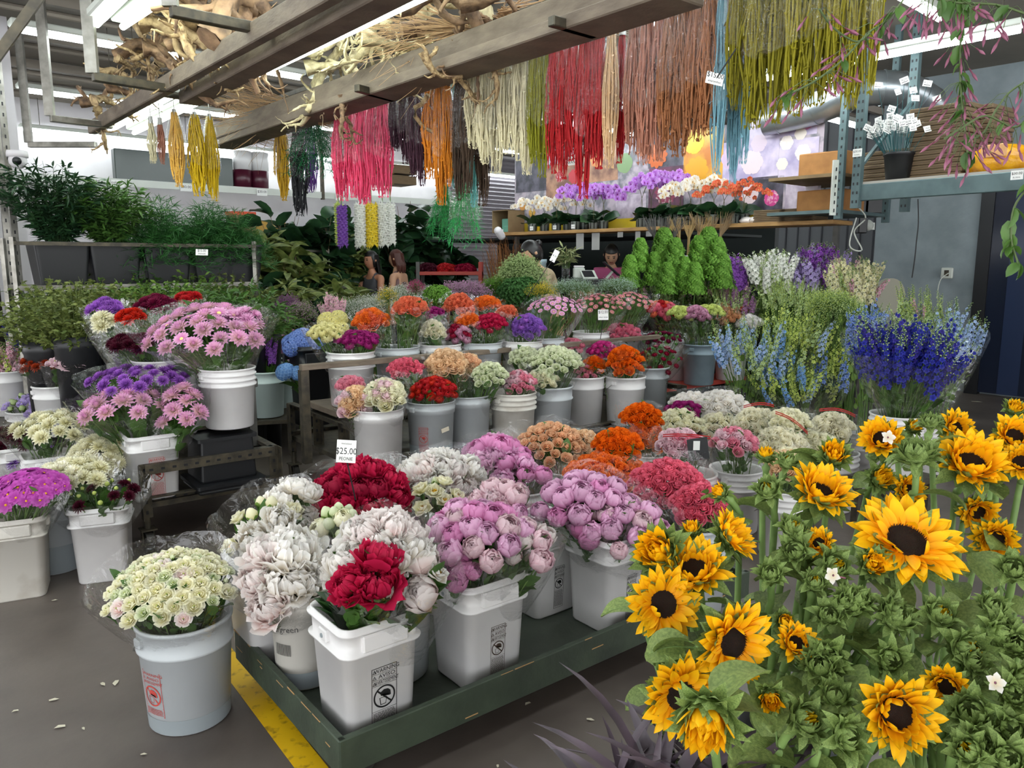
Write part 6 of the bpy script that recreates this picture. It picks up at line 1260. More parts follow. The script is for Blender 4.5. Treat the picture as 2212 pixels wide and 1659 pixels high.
# flattened cardboard stacks on the rack
for i, (px, back, n, w_) in enumerate(((2040, .38, 15, .42), (2090, .62, 15, .45), (1925, .62, 8, .5))):
    p = on_rack(px, back)
    for k in range(n):
        h = .036; mb = MB(); mb.box((0, 0, h / 2), (w_ + rg.uniform(-.012, .012), .38, h - .003), 0, (RD, -RN, Z), .004); mb.box(RN * .191 + Vector((0, 0, h * .5)), (w_ - .02, .003, .002), 1, (RD, -RN, Z))
        tag(mb.build('flat_carton', [M_CARDD, M_INKB], None, False, loc=p + Vector((rg.uniform(-.006, .006), 0, k * h))), 'flattened brown carton in the %s stack on the rack' % ['middle', 'rearmost', 'short'][i], 'cardboard', 'flattened cartons, %s stack' % ['middle', 'rearmost', 'short'][i])
p = on_rack(2165, .35); mb = MB(); mb.rsq([(.001, 0), (.2, .01), (.24, .08), (.2, .17), (.1, .21), (.001, .22)], 0, rc=.7, asp=.7); tag(mb.build('yellow_bag', [pmat('glossy_yellow_wrap', '#e0a40c', .25, col2='#b87a08', nscale=12, bump=1, bscale=20)], None, loc=p), 'glossy yellow plastic wrapped parcel on the rack', 'bag')
p = on_rack(2142, .12); mb = MB(); mb.box((0, 0, .10), (.17, .02, .09), 0, (RD, -RN, Z), .01); tag(mb.build('peach_board', [pmat('peach_card', '#cf9a68', .7)], None, False, loc=p + Vector((0, 0, .05))), 'peach coloured card propped before the yellow parcel', 'card')
for px, py, lb, tx in ((1852, 330, 'thirty dollar label on the rack upright', '$30.00'), (2197, 378, 'thirty dollar floral label on the rack beam', '$30.00')):
    q = on_line(px, R0 + RN * .03, RD, 0); q = aty(px, py, q.y) ; t = thing('price_label', lb, 'price tag', q); mb = MB(); mb.box((0, 0, 0), (.075, .003, .06), 0, (RD, -RN, Z)); mb.build('card', [M_PAPER], t, False); mb = MB(); add_text(mb, tx, .024, RN * .003 + Vector((0, 0, .01)), RD, Z); add_text(mb, 'FLORAL', .013, RN * .003 - Vector((0, 0, .016)), RD, Z); mb.build('lettering', [M_INK], t)
# strip curtain doorway, trash pail, outlet, floodlight, cables on the grey wall
DC = on_line(2110, WR - V * .06, U, 0)
mb = MB(); mb.box(DC + U * .06 + Vector((0, 0, 1.35)) + V * .02, (.14, .14, 2.7), 0, (U, V, Z)); struct('trim_21', mb, [M_BLACKP])
t = thing('strip_curtain', 'dark translucent plastic strip curtain in the doorway of the grey wall', 'curtain', DC)
for k in range(14): mb = MB(); mb.box(-U * (.12 + .2 * k) - V * (.03 + .012 * (k % 2)) + Vector((0, 0, 1.33)), (.215, .004, 2.6), 0, (U, V, Z)); mb.build('plastic_strip', [pmat('dark_blue_strip_%d' % (k % 2), ['#1c2333', '#2a3550'][k % 2], .22)], t, False)
p = atz(2125, 832, 0) + Vector((0, .1, 0)); t = thing('trash_pail', 'black plastic pail on the floor by the strip curtain', 'bucket', p); mb = MB(); mb.lathe([(.001, 0), (.15, 0), (.185, .36), (.2, .365), (.2, .40), (.18, .40), (.15, .02), (.001, .02)], 28); mb.build('pail', [M_BLACKP], t)
q = on_line(2046, WR - V * .03, U, 0); q = aty(2046, 590, q.y); t = thing('electrical_outlet', 'grey square outlet on the grey wall with a white cord', 'outlet', q); mb = MB(); mb.box((0, 0, 0), (.13, .04, .13), 0, (U, V, Z), .01); mb.box(-V * .022, (.05, .006, .07), 1, (U, V, Z)); mb.build('outlet_plate', [M_FIXT, M_DSTEEL], t, False)
mb = MB(); mb.tube(smooth([Vector((0, -.03, 0)), Vector((-.1, -.05, -.08)), Vector((-.12, -.05, -.25)), Vector((-.08, -.05, -.45)), Vector((-.12, -.05, -.7))]), .006, 5); mb.build('white_cord', [M_FIXT], t)
q = aty(1876, 488, 8.9); t = thing('flood_light', 'small white floodlight fixed near the cables on the grey wall', 'light', q); mb = MB(); mb.lathe([(.001, 0), (.06, 0), (.065, .03), (.035, .10), (.03, .13), (.001, .13)], 18); o = mb.build('lamp_head', [M_FIXT], t); o.rotation_euler = (1.4, 0, -.9); mb = MB(); mb.box((.05, .1, .0), (.1, .08, .08), 0); mb.build('mount', [M_FIXT], t, False)
for i, (pts, m, lb) in enumerate((([(1868, 420), (1850, 440), (1870, 470), (1845, 500), (1862, 540), (1835, 530), (1850, 470)], M_FIXT, 'loose white cables tangled beside the rack upright'), ([(1983, 430), (1984, 480), (1980, 520), (1976, 560), (1970, 600)], M_BLACKP, 'black cord with a plug hanging on the grey wall'))):
    q = [aty(x, y, 8.7 if i else 7.2) for x, y in pts]; mb = MB(); mb.tube(smooth([a - q[0] for a in q]), .007, 5); tag(mb.build('hanging_cable', [m], None, loc=q[0]), lb, 'cable')
for i, (px, py, w_, h_) in enumerate(((1888, 440, .25, .22), (1862, 455, .1, .5))): mb = MB(); mb.box((0, 0, 0), (w_, .12, h_), 0, ch=.01); tag(mb.build('junction_box', [M_BLACKP], None, False, loc=aty(px, py, 8.8)), ['black junction box under the rack shelf', 'tall dark control box behind the cables'][i], 'box')
# dark bin and fan guard at the foot of the grey wall
q = aty(1915, 640, 8.6); t = thing('fan', 'dark floor fan with a round pale guard by the grey wall', 'fan', Vector((q.x, q.y, 0)))
mb = MB(); mb.tube([(0, 0, q.z - .0), (.02, -.06, q.z + .0)], .2, 24); mb.build('round_cover', [pmat('pale_cover', '#a9a795', .5)], t); mb = MB(); mb.cyl((0, .05, .02), (0, .05, q.z), .03, seg=10); mb.lathe([(.001, 0), (.2, 0), (.2, .03), (.001, .04)], 20); mb.build('stand', [M_BLACKP], t)
# ---------------------------------------------------------------- jasmine sprays with pink buds, close to the camera
f = MB(); f.lathe([(.0008, 0), (.0017, .005), (.0014, .012), (.0032, .02), (.0024, .027), (.0003, .034)], 6, uv=np.repeat([0, .2, .4, .7, .9, 1], 6)); JB = f.mesh('flower_bud', [petal('jasmine_bud', '#7d4254', '#b97a94', .5)])
def jasmine(label, pts, Y, n, seed, leafn=10, drop=1.0):
    rg = R_(seed); q = [aty(x, y, Y + .03 * sin(i)) for i, (x, y) in enumerate(pts)]; t = thing('jasmine_vine', label, 'vine', q[0]); S = smooth([a - q[0] for a in q], 5)
    mb = MB(); mb.tube(S, .0022, 5); mb.build('vine_stem', [pmat('vine_green', '#53653a', .6)], t)
    st = MB(); lf = MB()
    for i in range(n):
        c = S[int(rg.integers(1, len(S)))]; d = Vector((rg.normal() * .7, rg.normal() * .4, -abs(rg.normal()) * drop - .2)).normalized(); L = rg.uniform(.02, .05); a = c + d * L
        st.tube([c, c + d * L * .5 + Vector((0, 0, .008)), a], .0008, 3, 0, False); M = (d + Vector((rg.normal() * .3, 0, -.3))).to_track_quat('Z', 'Y').to_matrix().to_4x4(); M.translation = a; link('flower_bud', JB, t, M=M)
    for i in range(leafn):
        c = S[int(rg.integers(0, len(S)))]; put_leaf(lf, LEAF, c, (rg.normal(), rg.normal() * .4, -1), rg.uniform(.025, .045), rg)
    if n: st.build('bud_stalks', [pmat('vine_green', '#53653a', .6)], t)
    if leafn: lf.build('leaves', [M_LEAF], t)
jasmine('jasmine vine hanging from the top with pink buds before the cartons', [(2078, -30), (2076, 60), (2074, 160), (2080, 240), (2090, 330)], 1.7, 46, 1, 30)
jasmine('arching jasmine stem crossing the lime bunches', [(1965, -20), (1920, 40), (1875, 72), (1820, 130), (1760, 175), (1690, 210)], 1.7, 34, 2, 10, .3)
jasmine('jasmine twig with dark pink buds at the top right corner', [(2215, 30), (2150, 10), (2060, 5), (2000, -10)], 1.5, 34, 3, 6)
jasmine('jasmine spray over the yellow parcel', [(2225, 170), (2180, 200), (2150, 240), (2120, 290), (2060, 310)], 1.7, 24, 4, 3)
jasmine('fallen jasmine stem draping over the peach card', [(2225, 250), (2190, 275), (2130, 250), (2080, 275), (2040, 300)], 1.6, 18, 5, 2)
jasmine('thin jasmine tendril in front of the lime bunches', [(1880, 72), (1850, 90), (1800, 60), (1770, 20)], 1.7, 10, 6, 0, .2)
jasmine('leafy vine hanging at the right photo edge', [(2225, 400), (2190, 450), (2185, 520), (2200, 570)], 1.5, 0, 7, 16)
# ---------------------------------------------------------------- foliage masses
def foliage(seed, rx, ry, rz, n, leaf, ls, shoots=26, up=.6, droop=0.0, stem=.004):
    """Arching shoots from the pot centre, each set with leaves; base at origin."""
    rg = R_(seed); mb = MB(); per = max(1, n // shoots)
    for i in range(shoots):
        a = i * 2.4; f = sqrt((i + .5) / shoots); tip = np.array([cos(a) * f * rx, sin(a) * f * ry, rz * (up + (1 - up) * sqrt(max(0, 1 - f * f))) * rg.uniform(.8, 1.08) - droop * f * rz])
        b0 = np.array([cos(a) * .04, sin(a) * .04, 0]); mid = tip * [.45, .45, .62]; S = [b0, mid, tip]; mb.tube(S, [stem, stem * .7, stem * .3], 3, 0, False)
        for j in range(per):
            t = rg.uniform(.15, 1.0); p = (1 - t) ** 2 * b0 + 2 * t * (1 - t) * mid + t * t * tip; d = Vector((cos(a) * .6 + rg.normal() * .7, sin(a) * .6 + rg.normal() * .7, rg.uniform(-.3, .8))); put_leaf(mb, leaf, p, d, ls * rg.uniform(.65, 1.2), rg, 1)
    return mb
LEAF_L = leaf_arr(1, .13, -.9, .3, 5, 2, .7)
FM = {}
def fol(key, *a, mats=None, **k):
    if key not in FM: FM[key] = foliage(*a, **k).mesh('foliage', mats)
    return FM[key]
def potted(name, label, p, fm, pot='pot', pr=.12, ph=.2, pm=None, cat='plant', group=None, rot=0.0, sc=1.0, grow=0.0, boxy=None):
    t = thing(name, label, cat, p, rot, group); mb = MB()
    if boxy: mb.rsq([(.001, 0), (boxy[0] * .42, 0), (boxy[0] * .5, ph), (boxy[0] * .53, ph), (boxy[0] * .53, ph + .02), (boxy[0] * .48, ph + .02), (boxy[0] * .46, ph - .03), (.001, ph - .03)], 0, rc=.15, asp=boxy[1] / boxy[0])
    else: mb.lathe([(.001, 0), (pr * .78, 0), (pr, ph * .9), (pr * 1.06, ph * .92), (pr * 1.06, ph), (pr * .95, ph), (pr * .93, ph * .85), (.001, ph * .85)], 20)
    mb.build(pot, [pm or M_BLACKP], t, bool(not boxy)); o = link('foliage', fm, t); o.location = (0, 0, ph * .85 + grow); o.scale = (sc,) * 3; return t
# tall black tubs of cut greens on the rail at the left
GR0 = aty(185, 530, 6.9); GZ = aty(185, 601, 6.9).z; 
fr = fol('ruscus', 1, .48, .38, .66, 2600, LEAF_N, .09, 90, mats=[M_LEAFD, M_LEAFG]); fr2 = fol('ruscus2', 2, .46, .36, .60, 2600, LEAF_N, .09, 90, mats=[M_LEAFD, M_LEAF])
ff = fol('asparagus', 3, .44, .40, .52, 8000, NEEDLE, .10, 200, up=.4, droop=.75, stem=.002, mats=[M_FERN, M_FERN]); ff2 = fol('asparagus2', 4, .42, .40, .50, 8000, NEEDLE, .10, 200, up=.4, droop=.65, stem=.002, mats=[M_FERN, M_FERN])
GDL = V
tubs = [(132, 'tall black tub of dark ruscus nearest the pillar', fr, 1.0), (245, 'tall black tub of ruscus, second from the pillar', fr2, .95), (355, 'black tub hidden under trailing asparagus fern', ff, 1.0), (455, 'black tub of asparagus fern with a price card', ff2, 1.0), (512, 'black tub of asparagus fern at the far end of the rail', ff, .85)]
GP = aty(132, 545, 6.7); GP.z = 0
for i, (px, lb, fm, sc) in enumerate(tubs):
    z = 1.36; p = on_line(px, GP, V, z); potted('greens_tub', lb, p, fm, 'tub', ph=.34, boxy=(.42, .36), rot=UANG, cat='plant tub', sc=sc * 1.05, grow=.0)
a = on_line(60, GP, V, 0); b = on_line(548, GP, V, 0); t = thing('plant_rack', 'steel rail rack carrying the black tubs of greens', 'rack', Vector((a.x, a.y, 0)))
for s in (-.22, .22): mb = MB(); mb.beam(-U * s + Vector((0, 0, 1.34)), b - a - U * s + Vector((0, 0, 1.34)), .04, .04); mb.build('rail', [M_STEEL], t, False)
mb = MB(); mb.beam(-U * -.24 + Vector((0, 0, 1.70)) - U * .5, b - a - U * .26 + Vector((0, 0, 1.70)), .02, .03); mb.build('front_rail', [M_DSTEEL], t, False)
for q in (Vector(), (b - a)): 
    for s in (-.22, .22): mb = MB(); mb.beam(q - U * s, q - U * s + Vector((0, 0, 1.75)), .035, .035, up=(0, 1, 0)); mb.build('upright', [M_STEEL], t, False)
# hedge of leafy pots below and in front
hz = fol('pittosporum', 5, .42, .42, .46, 2300, LEAF_T, .036, 70, up=.35, mats=[M_LEAFY, M_LEAFY]); hz2 = fol('hedge2', 6, .42, .42, .46, 2300, LEAF_T, .038, 70, up=.35, mats=[M_LEAF, M_LEAFL]); hz3 = fol('hedge3', 7, .4, .4, .46, 1700, LEAF_N, .07, 60, up=.45, droop=.2, mats=[M_LEAF, M_LEAF])
for i, (px, py, Y, fm, sc, lb) in enumerate(((100, 735, 5.6, hz, 1.0, 'bucket of variegated pittosporum beside the pillar foot'), (165, 725, 5.5, hz, 1.15, 'bucket of variegated pittosporum behind the violet asters'), (235, 735, 5.9, hz, 1.1, 'bucket of variegated pittosporum left of the cream dahlias'), (125, 700, 6.0, hz, 1.1, 'rear bucket of variegated pittosporum by the pillar'), (205, 700, 6.1, hz, 1.1, 'rear bucket of variegated pittosporum below the ruscus tubs'), (300, 705, 6.2, hz2, 1.1, 'bucket of leafy green salal under the first fern tub'), (380, 705, 6.3, hz2, 1.1, 'bucket of leafy green salal behind the big pink dahlias'), (455, 705, 6.3, hz3, 1.1, 'bucket of soft green foliage behind the pink dahlias'), (530, 712, 6.1, hz3, 1.15, 'bucket of feathery green foliage right of the pink dahlias'), (565, 720, 6.3, hz2, .8, 'small bucket of green foliage beside the stock flowers'), (330, 668, 7.0, hz3, 1.1, 'back row bucket of dark green leaves under the fern'), (420, 668, 7.2, hz2, 1.1, 'back row bucket of green leaves behind the pink dahlias'), (500, 668, 7.4, hz, 1.1, 'back row bucket of variegated leaves below the far fern tub'), (250, 662, 7.0, hz2, 1.1, 'back row bucket of green leaves below the second ruscus tub'), (150, 660, 6.9, hz3, 1.0, 'back row bucket of dark leaves below the first ruscus tub'))):
    p = aty(px, py, Y); hgt = max(.2, p.z - .02); q = Vector((p.x, p.y, 0)); potted('foliage_bucket', lb, q, fm, 'pail', pr=.15, ph=hgt + .02, cat='foliage', sc=sc, rot=i * 1.3, pm=M_BLACKP)
for i, px in enumerate((1362, 1402, 1442, 1482, 1522, 1562, 1602, 1645, 1690, 1735, 1780, 1830)):
    Y = 7.85 - .045 * i + .05 * (i % 3); p = aty(px, 660, Y); q = Vector((p.x, p.y, 0)); potted('foliage_bucket', 'bucket of mixed light greens standing in the row behind the carnations', q, (hz2, hz3)[i % 2], 'pail', pr=.15, ph=p.z - .10, cat='foliage', sc=.85, rot=i * 1.7, pm=M_BLACKP, group='buckets of greens behind the carnations')
# potted jungle along the far white wall
rub = fol('rubber', 8, .34, .3, .9, 210, LEAF_R, .24, 24, up=.75, stem=.008, mats=[M_DRIFT3, M_LEAFG]); drac = fol('dracaena', 9, .36, .32, .7, 330, LEAF_L, .27, 16, up=.8, stem=.01, mats=[M_DRIFT3, M_LEAFY]); fid = fol('fiddle', 10, .40, .36, 1.25, 150, LEAF_R, .30, 16, up=.75, stem=.009, mats=[M_DRIFT3, M_LEAFG]); crot = fol('croton', 11, .3, .3, .55, 260, LEAF_R, .17, 20, up=.5, mats=[M_STEM, M_LEAFY]); darkl = fol('darkl', 12, .36, .32, .6, 300, LEAF, .2, 22, up=.5, droop=.1, mats=[M_STEM, M_LEAFG])
kinds = [(rub, 'rubber plant'), (drac, 'striped dracaena'), (crot, 'variegated croton'), (darkl, 'dark leafy plant'), (fid, 'fiddle leaf fig')]
jl = [(565, 560, 9.6, 1, 1.1), (590, 600, 9.2, 3, 1.2), (612, 545, 10.2, 0, 1.1), (640, 590, 9.4, 1, 1.2), (655, 545, 10.4, 3, 1.2), (680, 600, 9.2, 3, 1.1), (695, 550, 10.4, 0, 1.1), (715, 590, 9.6, 2, 1.2), (735, 560, 11.0, 1, 1.1), (758, 545, 11.4, 0, 1.1), (765, 600, 10.6, 3, 1.1), (575, 640, 8.4, 3, 1.1), (612, 640, 8.2, 1, 1.0), (655, 645, 8.4, 3, 1.1), (700, 640, 8.6, 2, 1.1), (740, 635, 8.9, 1, 1.0), (840, 560, 12.6, 0, 1.1), (868, 590, 12.2, 3, 1.2), (880, 530, 13.0, 4, 1.15), (905, 545, 13.4, 4, 1.2), (925, 560, 13.2, 4, 1.0), (945, 550, 13.8, 4, 1.0), (975, 560, 13.8, 4, .95), (820, 590, 13.0, 3, 1.1), (785, 575, 12.8, 2, 1.2)]
wh = ['by the fern tubs', 'beside the metal plant shelves', 'left of the woman in grey', 'behind the two women', 'near the roller shutter', 'low in the front of the plant corner']
for i, (px, py, Y, k, sc) in enumerate(jl):
    p = aty(px, py, Y); z = max(0.0, p.z - .75 * (1.2 if k == 4 else .7)); w_ = 0 if px < 600 else 1 if px < 700 else 2 if px < 790 else 3 if px < 890 else 4
    if py > 620: w_ = 5
    q = Vector((p.x, p.y, 0)); ph = max(.22, z); potted('potted_plant', '%s in a nursery pot %s' % (kinds[k][1], wh[w_]), q, kinds[k][0], 'pot', pr=.15, ph=min(ph, .9), group='%ss %s' % (kinds[k][1], wh[w_]), sc=sc * (1.0 + .15 * (ph > .9)), rot=i * 1.1, pm=pmat('nursery_green_pot', '#6d7d3a', .6) if i % 4 == 0 else M_BLACKP, grow=max(0, ph - .9))
# wire shelves in the jungle
for (pa, pb, Y, z0, z1, lb) in (((640, 0), (712, 0), 9.9, .4, 1.72, 'chrome wire plant shelf below the dark green board'), ((700, 0), (748, 0), 9.1, .3, 1.28, 'thin metal plant shelf left of the woman in grey')):
    a = aty(pa[0], 600, Y); b = aty(pb[0], 600, Y + .3); a.z = b.z = 0; t = thing('wire_shelf', lb, 'shelf', a)
    for q in (Vector(), b - a):
        for s in (0, .35): mb = MB(); mb.cyl(q + U * s, q + U * s + Vector((0, 0, z1)), .012, seg=8); mb.build('post', [M_STEEL], t)
    for z in (z0, (z0 + z1) / 2, z1 - .03):
        mb = MB(); mb.beam(Vector((0, 0, z)), b - a + Vector((0, 0, z)), .02, .03); mb.beam(U * .35 + Vector((0, 0, z)), b - a + U * .35 + Vector((0, 0, z)), .02, .03)
        for k in range(9): mb.beam((b - a) * (k + .5) / 9 + Vector((0, 0, z)), (b - a) * (k + .5) / 9 + U * .35 + Vector((0, 0, z)), .008, .008)
        mb.build('wire_tier', [M_STEEL], t, False)
# ---------------------------------------------------------------- filler rows behind the carts
SPR = {k: mesh_of(k, 0) for k in ('babys', 'statice', 'spray')}
def fillrow(label, kind, col, pts, Y, r, n, base=.3, ry=26, **kw):
    px = sum(p[0] for p in pts) / len(pts); py = sum(p[1] for p in pts) / len(pts); p = aty(px, py + 60, Y); 
    return bouquet(label, kind, col, px, py, abs(pts[1][0] - pts[0][0]) / 2, Y, (p.x, p.y + .05, 0.0), n, r, ry=ry, wrap=False, **kw)
fillrow("cloud of white baby's breath behind the salmon roses, left half", 'babys', 'offwhite', ((745, 672), (865, 668)), 7.2, .12, 44, ry=24, leaves=10)
fillrow("cloud of white baby's breath in front of the women", 'babys', 'offwhite', ((820, 648), (960, 638)), 7.8, .12, 44, ry=18, leaves=10)
fillrow('lilac statice behind the orange roses', 'statice', 'dusty', ((955, 636), (1055, 632)), 7.4, .11, 26, ry=18, leaves=10)
fillrow('yellow green goldenrod between the orange bunches', 'clump', 'limegreen', ((922, 640), (968, 636)), 6.9, .09, 10, ry=16, leaves=10)
fillrow('small yellow spray beside the tall salmon sleeve', 'spray', 'yellow', ((826, 644), (850, 644)), 6.6, .09, 6, ry=12, leaves=6)
fillrow('bright magenta spray behind the tall salmon sleeve', 'spray', 'hotpink', ((880, 624), (915, 622)), 7.0, .08, 9, ry=10, leaves=6)
fillrow('frothy green and white lace flowers held by the stooping person', 'babys', 'palegreen', ((1080, 600), (1175, 592)), 7.9, .16, 26, ry=42, leaves=60, mix=[('statice', 'palegreen', .8, 1)])
fillrow('dark green hanging foliage under the lace flowers', 'clump', 'fern', ((1085, 632), (1165, 632)), 7.6, .12, 18, ry=26, leaves=60)
fillrow('soft lime asparagus plumes left of the lace flowers', 'babys', 'limegreen', ((1040, 625), (1095, 625)), 7.8, .13, 12, ry=20, leaves=20)
fillrow('yellow spray in the row before the counter', 'spray', 'yellow', ((1140, 630), (1195, 628)), 7.0, .09, 10, ry=10, leaves=6)
fillrow('pale white green spray row before the counter, left', 'spray', 'seafoam', ((1190, 625), (1290, 622)), 7.2, .1, 20, ry=12, leaves=10)
fillrow('pale white green spray row before the counter, right', 'spray', 'seafoam', ((1290, 622), (1375, 618)), 7.4, .1, 18, ry=12, leaves=10)
fillrow('pink and white stock left of the salmon roses', 'stock', 'palepink', ((690, 670), (750, 668)), 6.6, .2, 16, ry=26)
fillrow('grey green and plum fillers behind the butter carnations', 'spray', 'dusty', ((620, 680), (680, 676)), 7.0, .12, 14, ry=18, leaves=20, mix=[('spray', 'palegreen', .6, 1)])
fillrow('dusky lavender filler behind the hydrangeas', 'statice', 'mauve', ((600, 668), (645, 665)), 7.4, .12, 10, ry=16, leaves=10)
# lime green curly cones (like leafy plumes)
def cone_mb(seed):
    rg = R_(seed); mb = MB(); n = 420
    for i in range(n):
        f = (i + .5) / n; z = f; a = i * 2.4; r = (.36 * (1 - f) ** .45) * (1 + .28 * sin(3 * a + 9 * f) * sin(14 * f + a)) * rg.uniform(.8, 1.05) + .02; fl = MB(); rayp(fl, 0, 0, .6, .09, .055, -1.0, .9, .5, 2, 2, ruf=.3, rg=rg)
        M = Vector((cos(a), sin(a), .5)).to_track_quat('Z', 'Y').to_matrix().to_4x4(); M.translation = Vector((r * cos(a), r * sin(a), z)); mb.merge(fl, M)
    mb.tube([(0, 0, -1.2), (0, 0, .4)], [.02, .02], 5, 1, False); return mb
CN = [cone_mb(3 + i).mesh('curly_plume', [P('limegreen'), M_STEM]) for i in range(2)]
for i, (px, py, Y, h) in enumerate(((1382, 555, 7.9, .31), (1360, 590, 7.8, .30), (1412, 585, 7.8, .31), (1432, 545, 7.9, .40), (1455, 565, 7.7, .38), (1476, 595, 7.6, .30), (1508, 560, 7.7, .38), (1528, 545, 7.7, .40), (1545, 565, 7.5, .38), (1560, 590, 7.4, .30), (1440, 605, 7.5, .28), (1500, 605, 7.4, .28))):
    p = aty(px, py + h * .5 * 1662 / Y, Y); o = thing('green_plume', 'bright lime green curly plume in the row before the dark booth', 'flower', p, 0, 'lime green curly plumes'); q = link('curly_plume', CN[i % 2], o); q.scale = (h * .95, h * .95, h * 1.05)
fillrow('low feathery greens below the lime plumes, left', 'budspike', 'palegreen', ((1385, 630), (1500, 628)), 7.9, .25, 30, ry=22, leaves=80, leafsize=.05, leaf=M_LEAFL, mix=[('stock', 'palepink', .25, .8)])
fillrow('low feathery greens below the lime plumes, right', 'budspike', 'palegreen', ((1500, 628), (1620, 625)), 7.75, .25, 30, ry=22, leaves=80, leafsize=.05, leaf=M_LEAFL, mix=[('stock', 'palepink', .25, .8)])
fillrow('violet larkspur right of the lime plumes', 'stock', 'violet', ((1568, 592), (1612, 588)), 7.5, .28, 14, ry=26, leaf=M_LEAFL)
fillrow('white green snapdragons before the panelled wall', 'stock', 'offwhite', ((1620, 590), (1712, 586)), 7.3, .32, 34, ry=44, leaves=60, leaf=M_LEAFL, mix=[('budspike', 'palegreen', .7, 1)])
fillrow('tall purple larkspur standing highest at the right back', 'stock', 'violet', ((1710, 582), (1830, 578)), 7.5, .34, 34, ry=40, leaves=60, leaf=M_LEAFL, mix=[('stock', 'lavender', 1, 1)])
fillrow('cream snapdragons leaning right beside the purple larkspur', 'stock', 'cream', ((1790, 615), (1905, 600)), 7.1, .32, 34, ry=44, leaves=60, leaf=M_LEAFL, mix=[('budspike', 'palegreen', .6, 1), ('stock', 'palepink', .2, 1)])
fillrow('pale green buds before the cream snapdragons', 'budspike', 'palegreen', ((1640, 640), (1800, 640)), 6.9, .24, 40, ry=24, leaves=80, leafsize=.05, leaf=M_LEAFL)
fillrow('light green bell flowers above the blue delphinium', 'spray', 'yellowgreen', ((1745, 660), (1855, 655)), 5.8, .10, 30, ry=24, leaves=60, leafsize=.05, leaf=M_LEAFL, mix=[('spray', 'palegreen', 1, 1)])
fillrow('green and plum stock behind the carnation row', 'stock', 'mauve', ((1540, 650), (1640, 648)), 7.3, .2, 20, ry=20, leaves=40, leaf=M_LEAFL, mix=[('budspike', 'palegreen', .7, 1)])
# ---------------------------------------------------------------- orchids along the shelf
def orch_flower(seed):
    mb = MB()
    for a, L, W in ((0, .95, .62), (pi, .95, .62), (pi / 2, .85, .34), (pi / 2 + 2.2, .85, .32), (pi / 2 - 2.2, .85, .32)): rayp(mb, .03, a, .12, L, W, -.3, .2, .42, 3, 2)
    mb.lathe([(.1, 0), (.16, .1), (.1, .22), (.001, .25)], 7, 1); rayp(mb, .02, -pi / 2, .7, .4, .18, -1.0, .5, .6, 2, 2, m=1); return mb
OF = orch_flower(1).mesh('orchid_flower', [P('white'), pmat('orchid_lip', '#d9a85a', .6)])
OL = foliage(31, .2, .18, .13, 16, LEAF_R, .24, 8, up=.4, droop=.35, mats=None) if False else None
def orchid(px, label, col, h, group, back=.2, lip=None, nst=2, seed=0):
    rg = R_(seed + 400); p = on_orchid(px, back) ; t = thing('orchid_plant', label, 'orchid', p, 0, group)
    mb = MB(); mb.lathe([(.001, 0), (.05, 0), (.062, .1), (.066, .105), (.055, .105), (.001, .09)], 14)
    for k in range(8): a = k * pi / 4; mb.box((.058 * cos(a), .058 * sin(a), .055), (.006, .01, .09), 1, ((cos(a), sin(a), 0), (-sin(a), cos(a), 0), (0, 0, 1)))
    mb.build('slotted_pot', [pmat('clear_grey_pot', '#8f9894', .3), M_BLACKP], t)
    lf = MB()
    for k in range(7): a = rg.uniform(0, 2 * pi); put_leaf(lf, LEAF_R, (cos(a) * .02, sin(a) * .02, .1), (cos(a), sin(a) - .2, rg.uniform(.1, 1.0)), rg.uniform(.17, .26), rg)
    lf.build('leaves', [M_LEAFG], t)
    for s in range(nst):
        a = rg.uniform(-.6, .6) + (pi if (s + seed) % 2 else 0); top = Vector((cos(a) * .1, -.05, h * rg.uniform(.88, 1.05))); end = top + Vector((cos(a) * .14, -.08, -.10))
        st = smooth([Vector((0, 0, .1)), Vector((0, 0, h * .6)), top, end], 5); mb = MB(); mb.tube(st, .0028, 4); mb.build('flower_spike', [pmat('orchid_stem', '#5a5a30', .5)], t)
        for j in range(10):
            q = st[int(len(st) * (.58 + .042 * j)) if int(len(st) * (.58 + .042 * j)) < len(st) else -1]; d = Vector((rg.normal() * .35 + (.3 if j % 2 else -.3), -1, rg.normal() * .2)).normalized(); M = Matrix.Translation(q + d * .03 + Vector((rg.uniform(-.03, .03), 0, rg.uniform(-.03, .03)))) @ (d.to_track_quat('Z', 'Y').to_matrix()).to_4x4() @ Matrix.Scale(.047 if col != 'salmon' else .034, 4)
            o = link('orchid_flower', OF, t, M=M); paint(o, P(col)); 
            if lip: paint(o, lip, 1)
lipP = pmat('orchid_lip_purple', '#8a2a86', .6)
for i, px in enumerate((1150, 1176, 1202, 1226)): orchid(px, 'white orchid in the short white group at the left of the shelf', 'white', .40, 'white orchids at the left of the shelf', seed=i, back=.14 + .1 * (i % 2))
for i, px in enumerate((1244, 1262, 1282, 1303)): orchid(px, 'purple orchid in the group behind the scarlet strands', 'orchid', .50, 'purple orchids behind the scarlet strands', seed=10 + i, back=.14 + .1 * (i % 2), lip=lipP, nst=3)
for i, px in enumerate((1385, 1405, 1425, 1446)): orchid(px, 'lilac purple orchid in the tall group in the middle of the shelf', 'orchid', .55, 'lilac orchids in the middle of the shelf', seed=20 + i, back=.14 + .1 * (i % 2), lip=lipP, nst=3)
for i, px in enumerate((1468, 1490, 1512)): orchid(px, 'white orchid right of the tall lilac group', 'white', .47, 'white orchids right of the lilac group', seed=30 + i, back=.14 + .1 * (i % 2), nst=3)
for i, px in enumerate((1540, 1562, 1585, 1605)): orchid(px, 'small coral orchid at the right of the shelf', 'salmon', .42, 'coral orchids at the right', seed=40 + i, back=.14 + .1 * (i % 2))
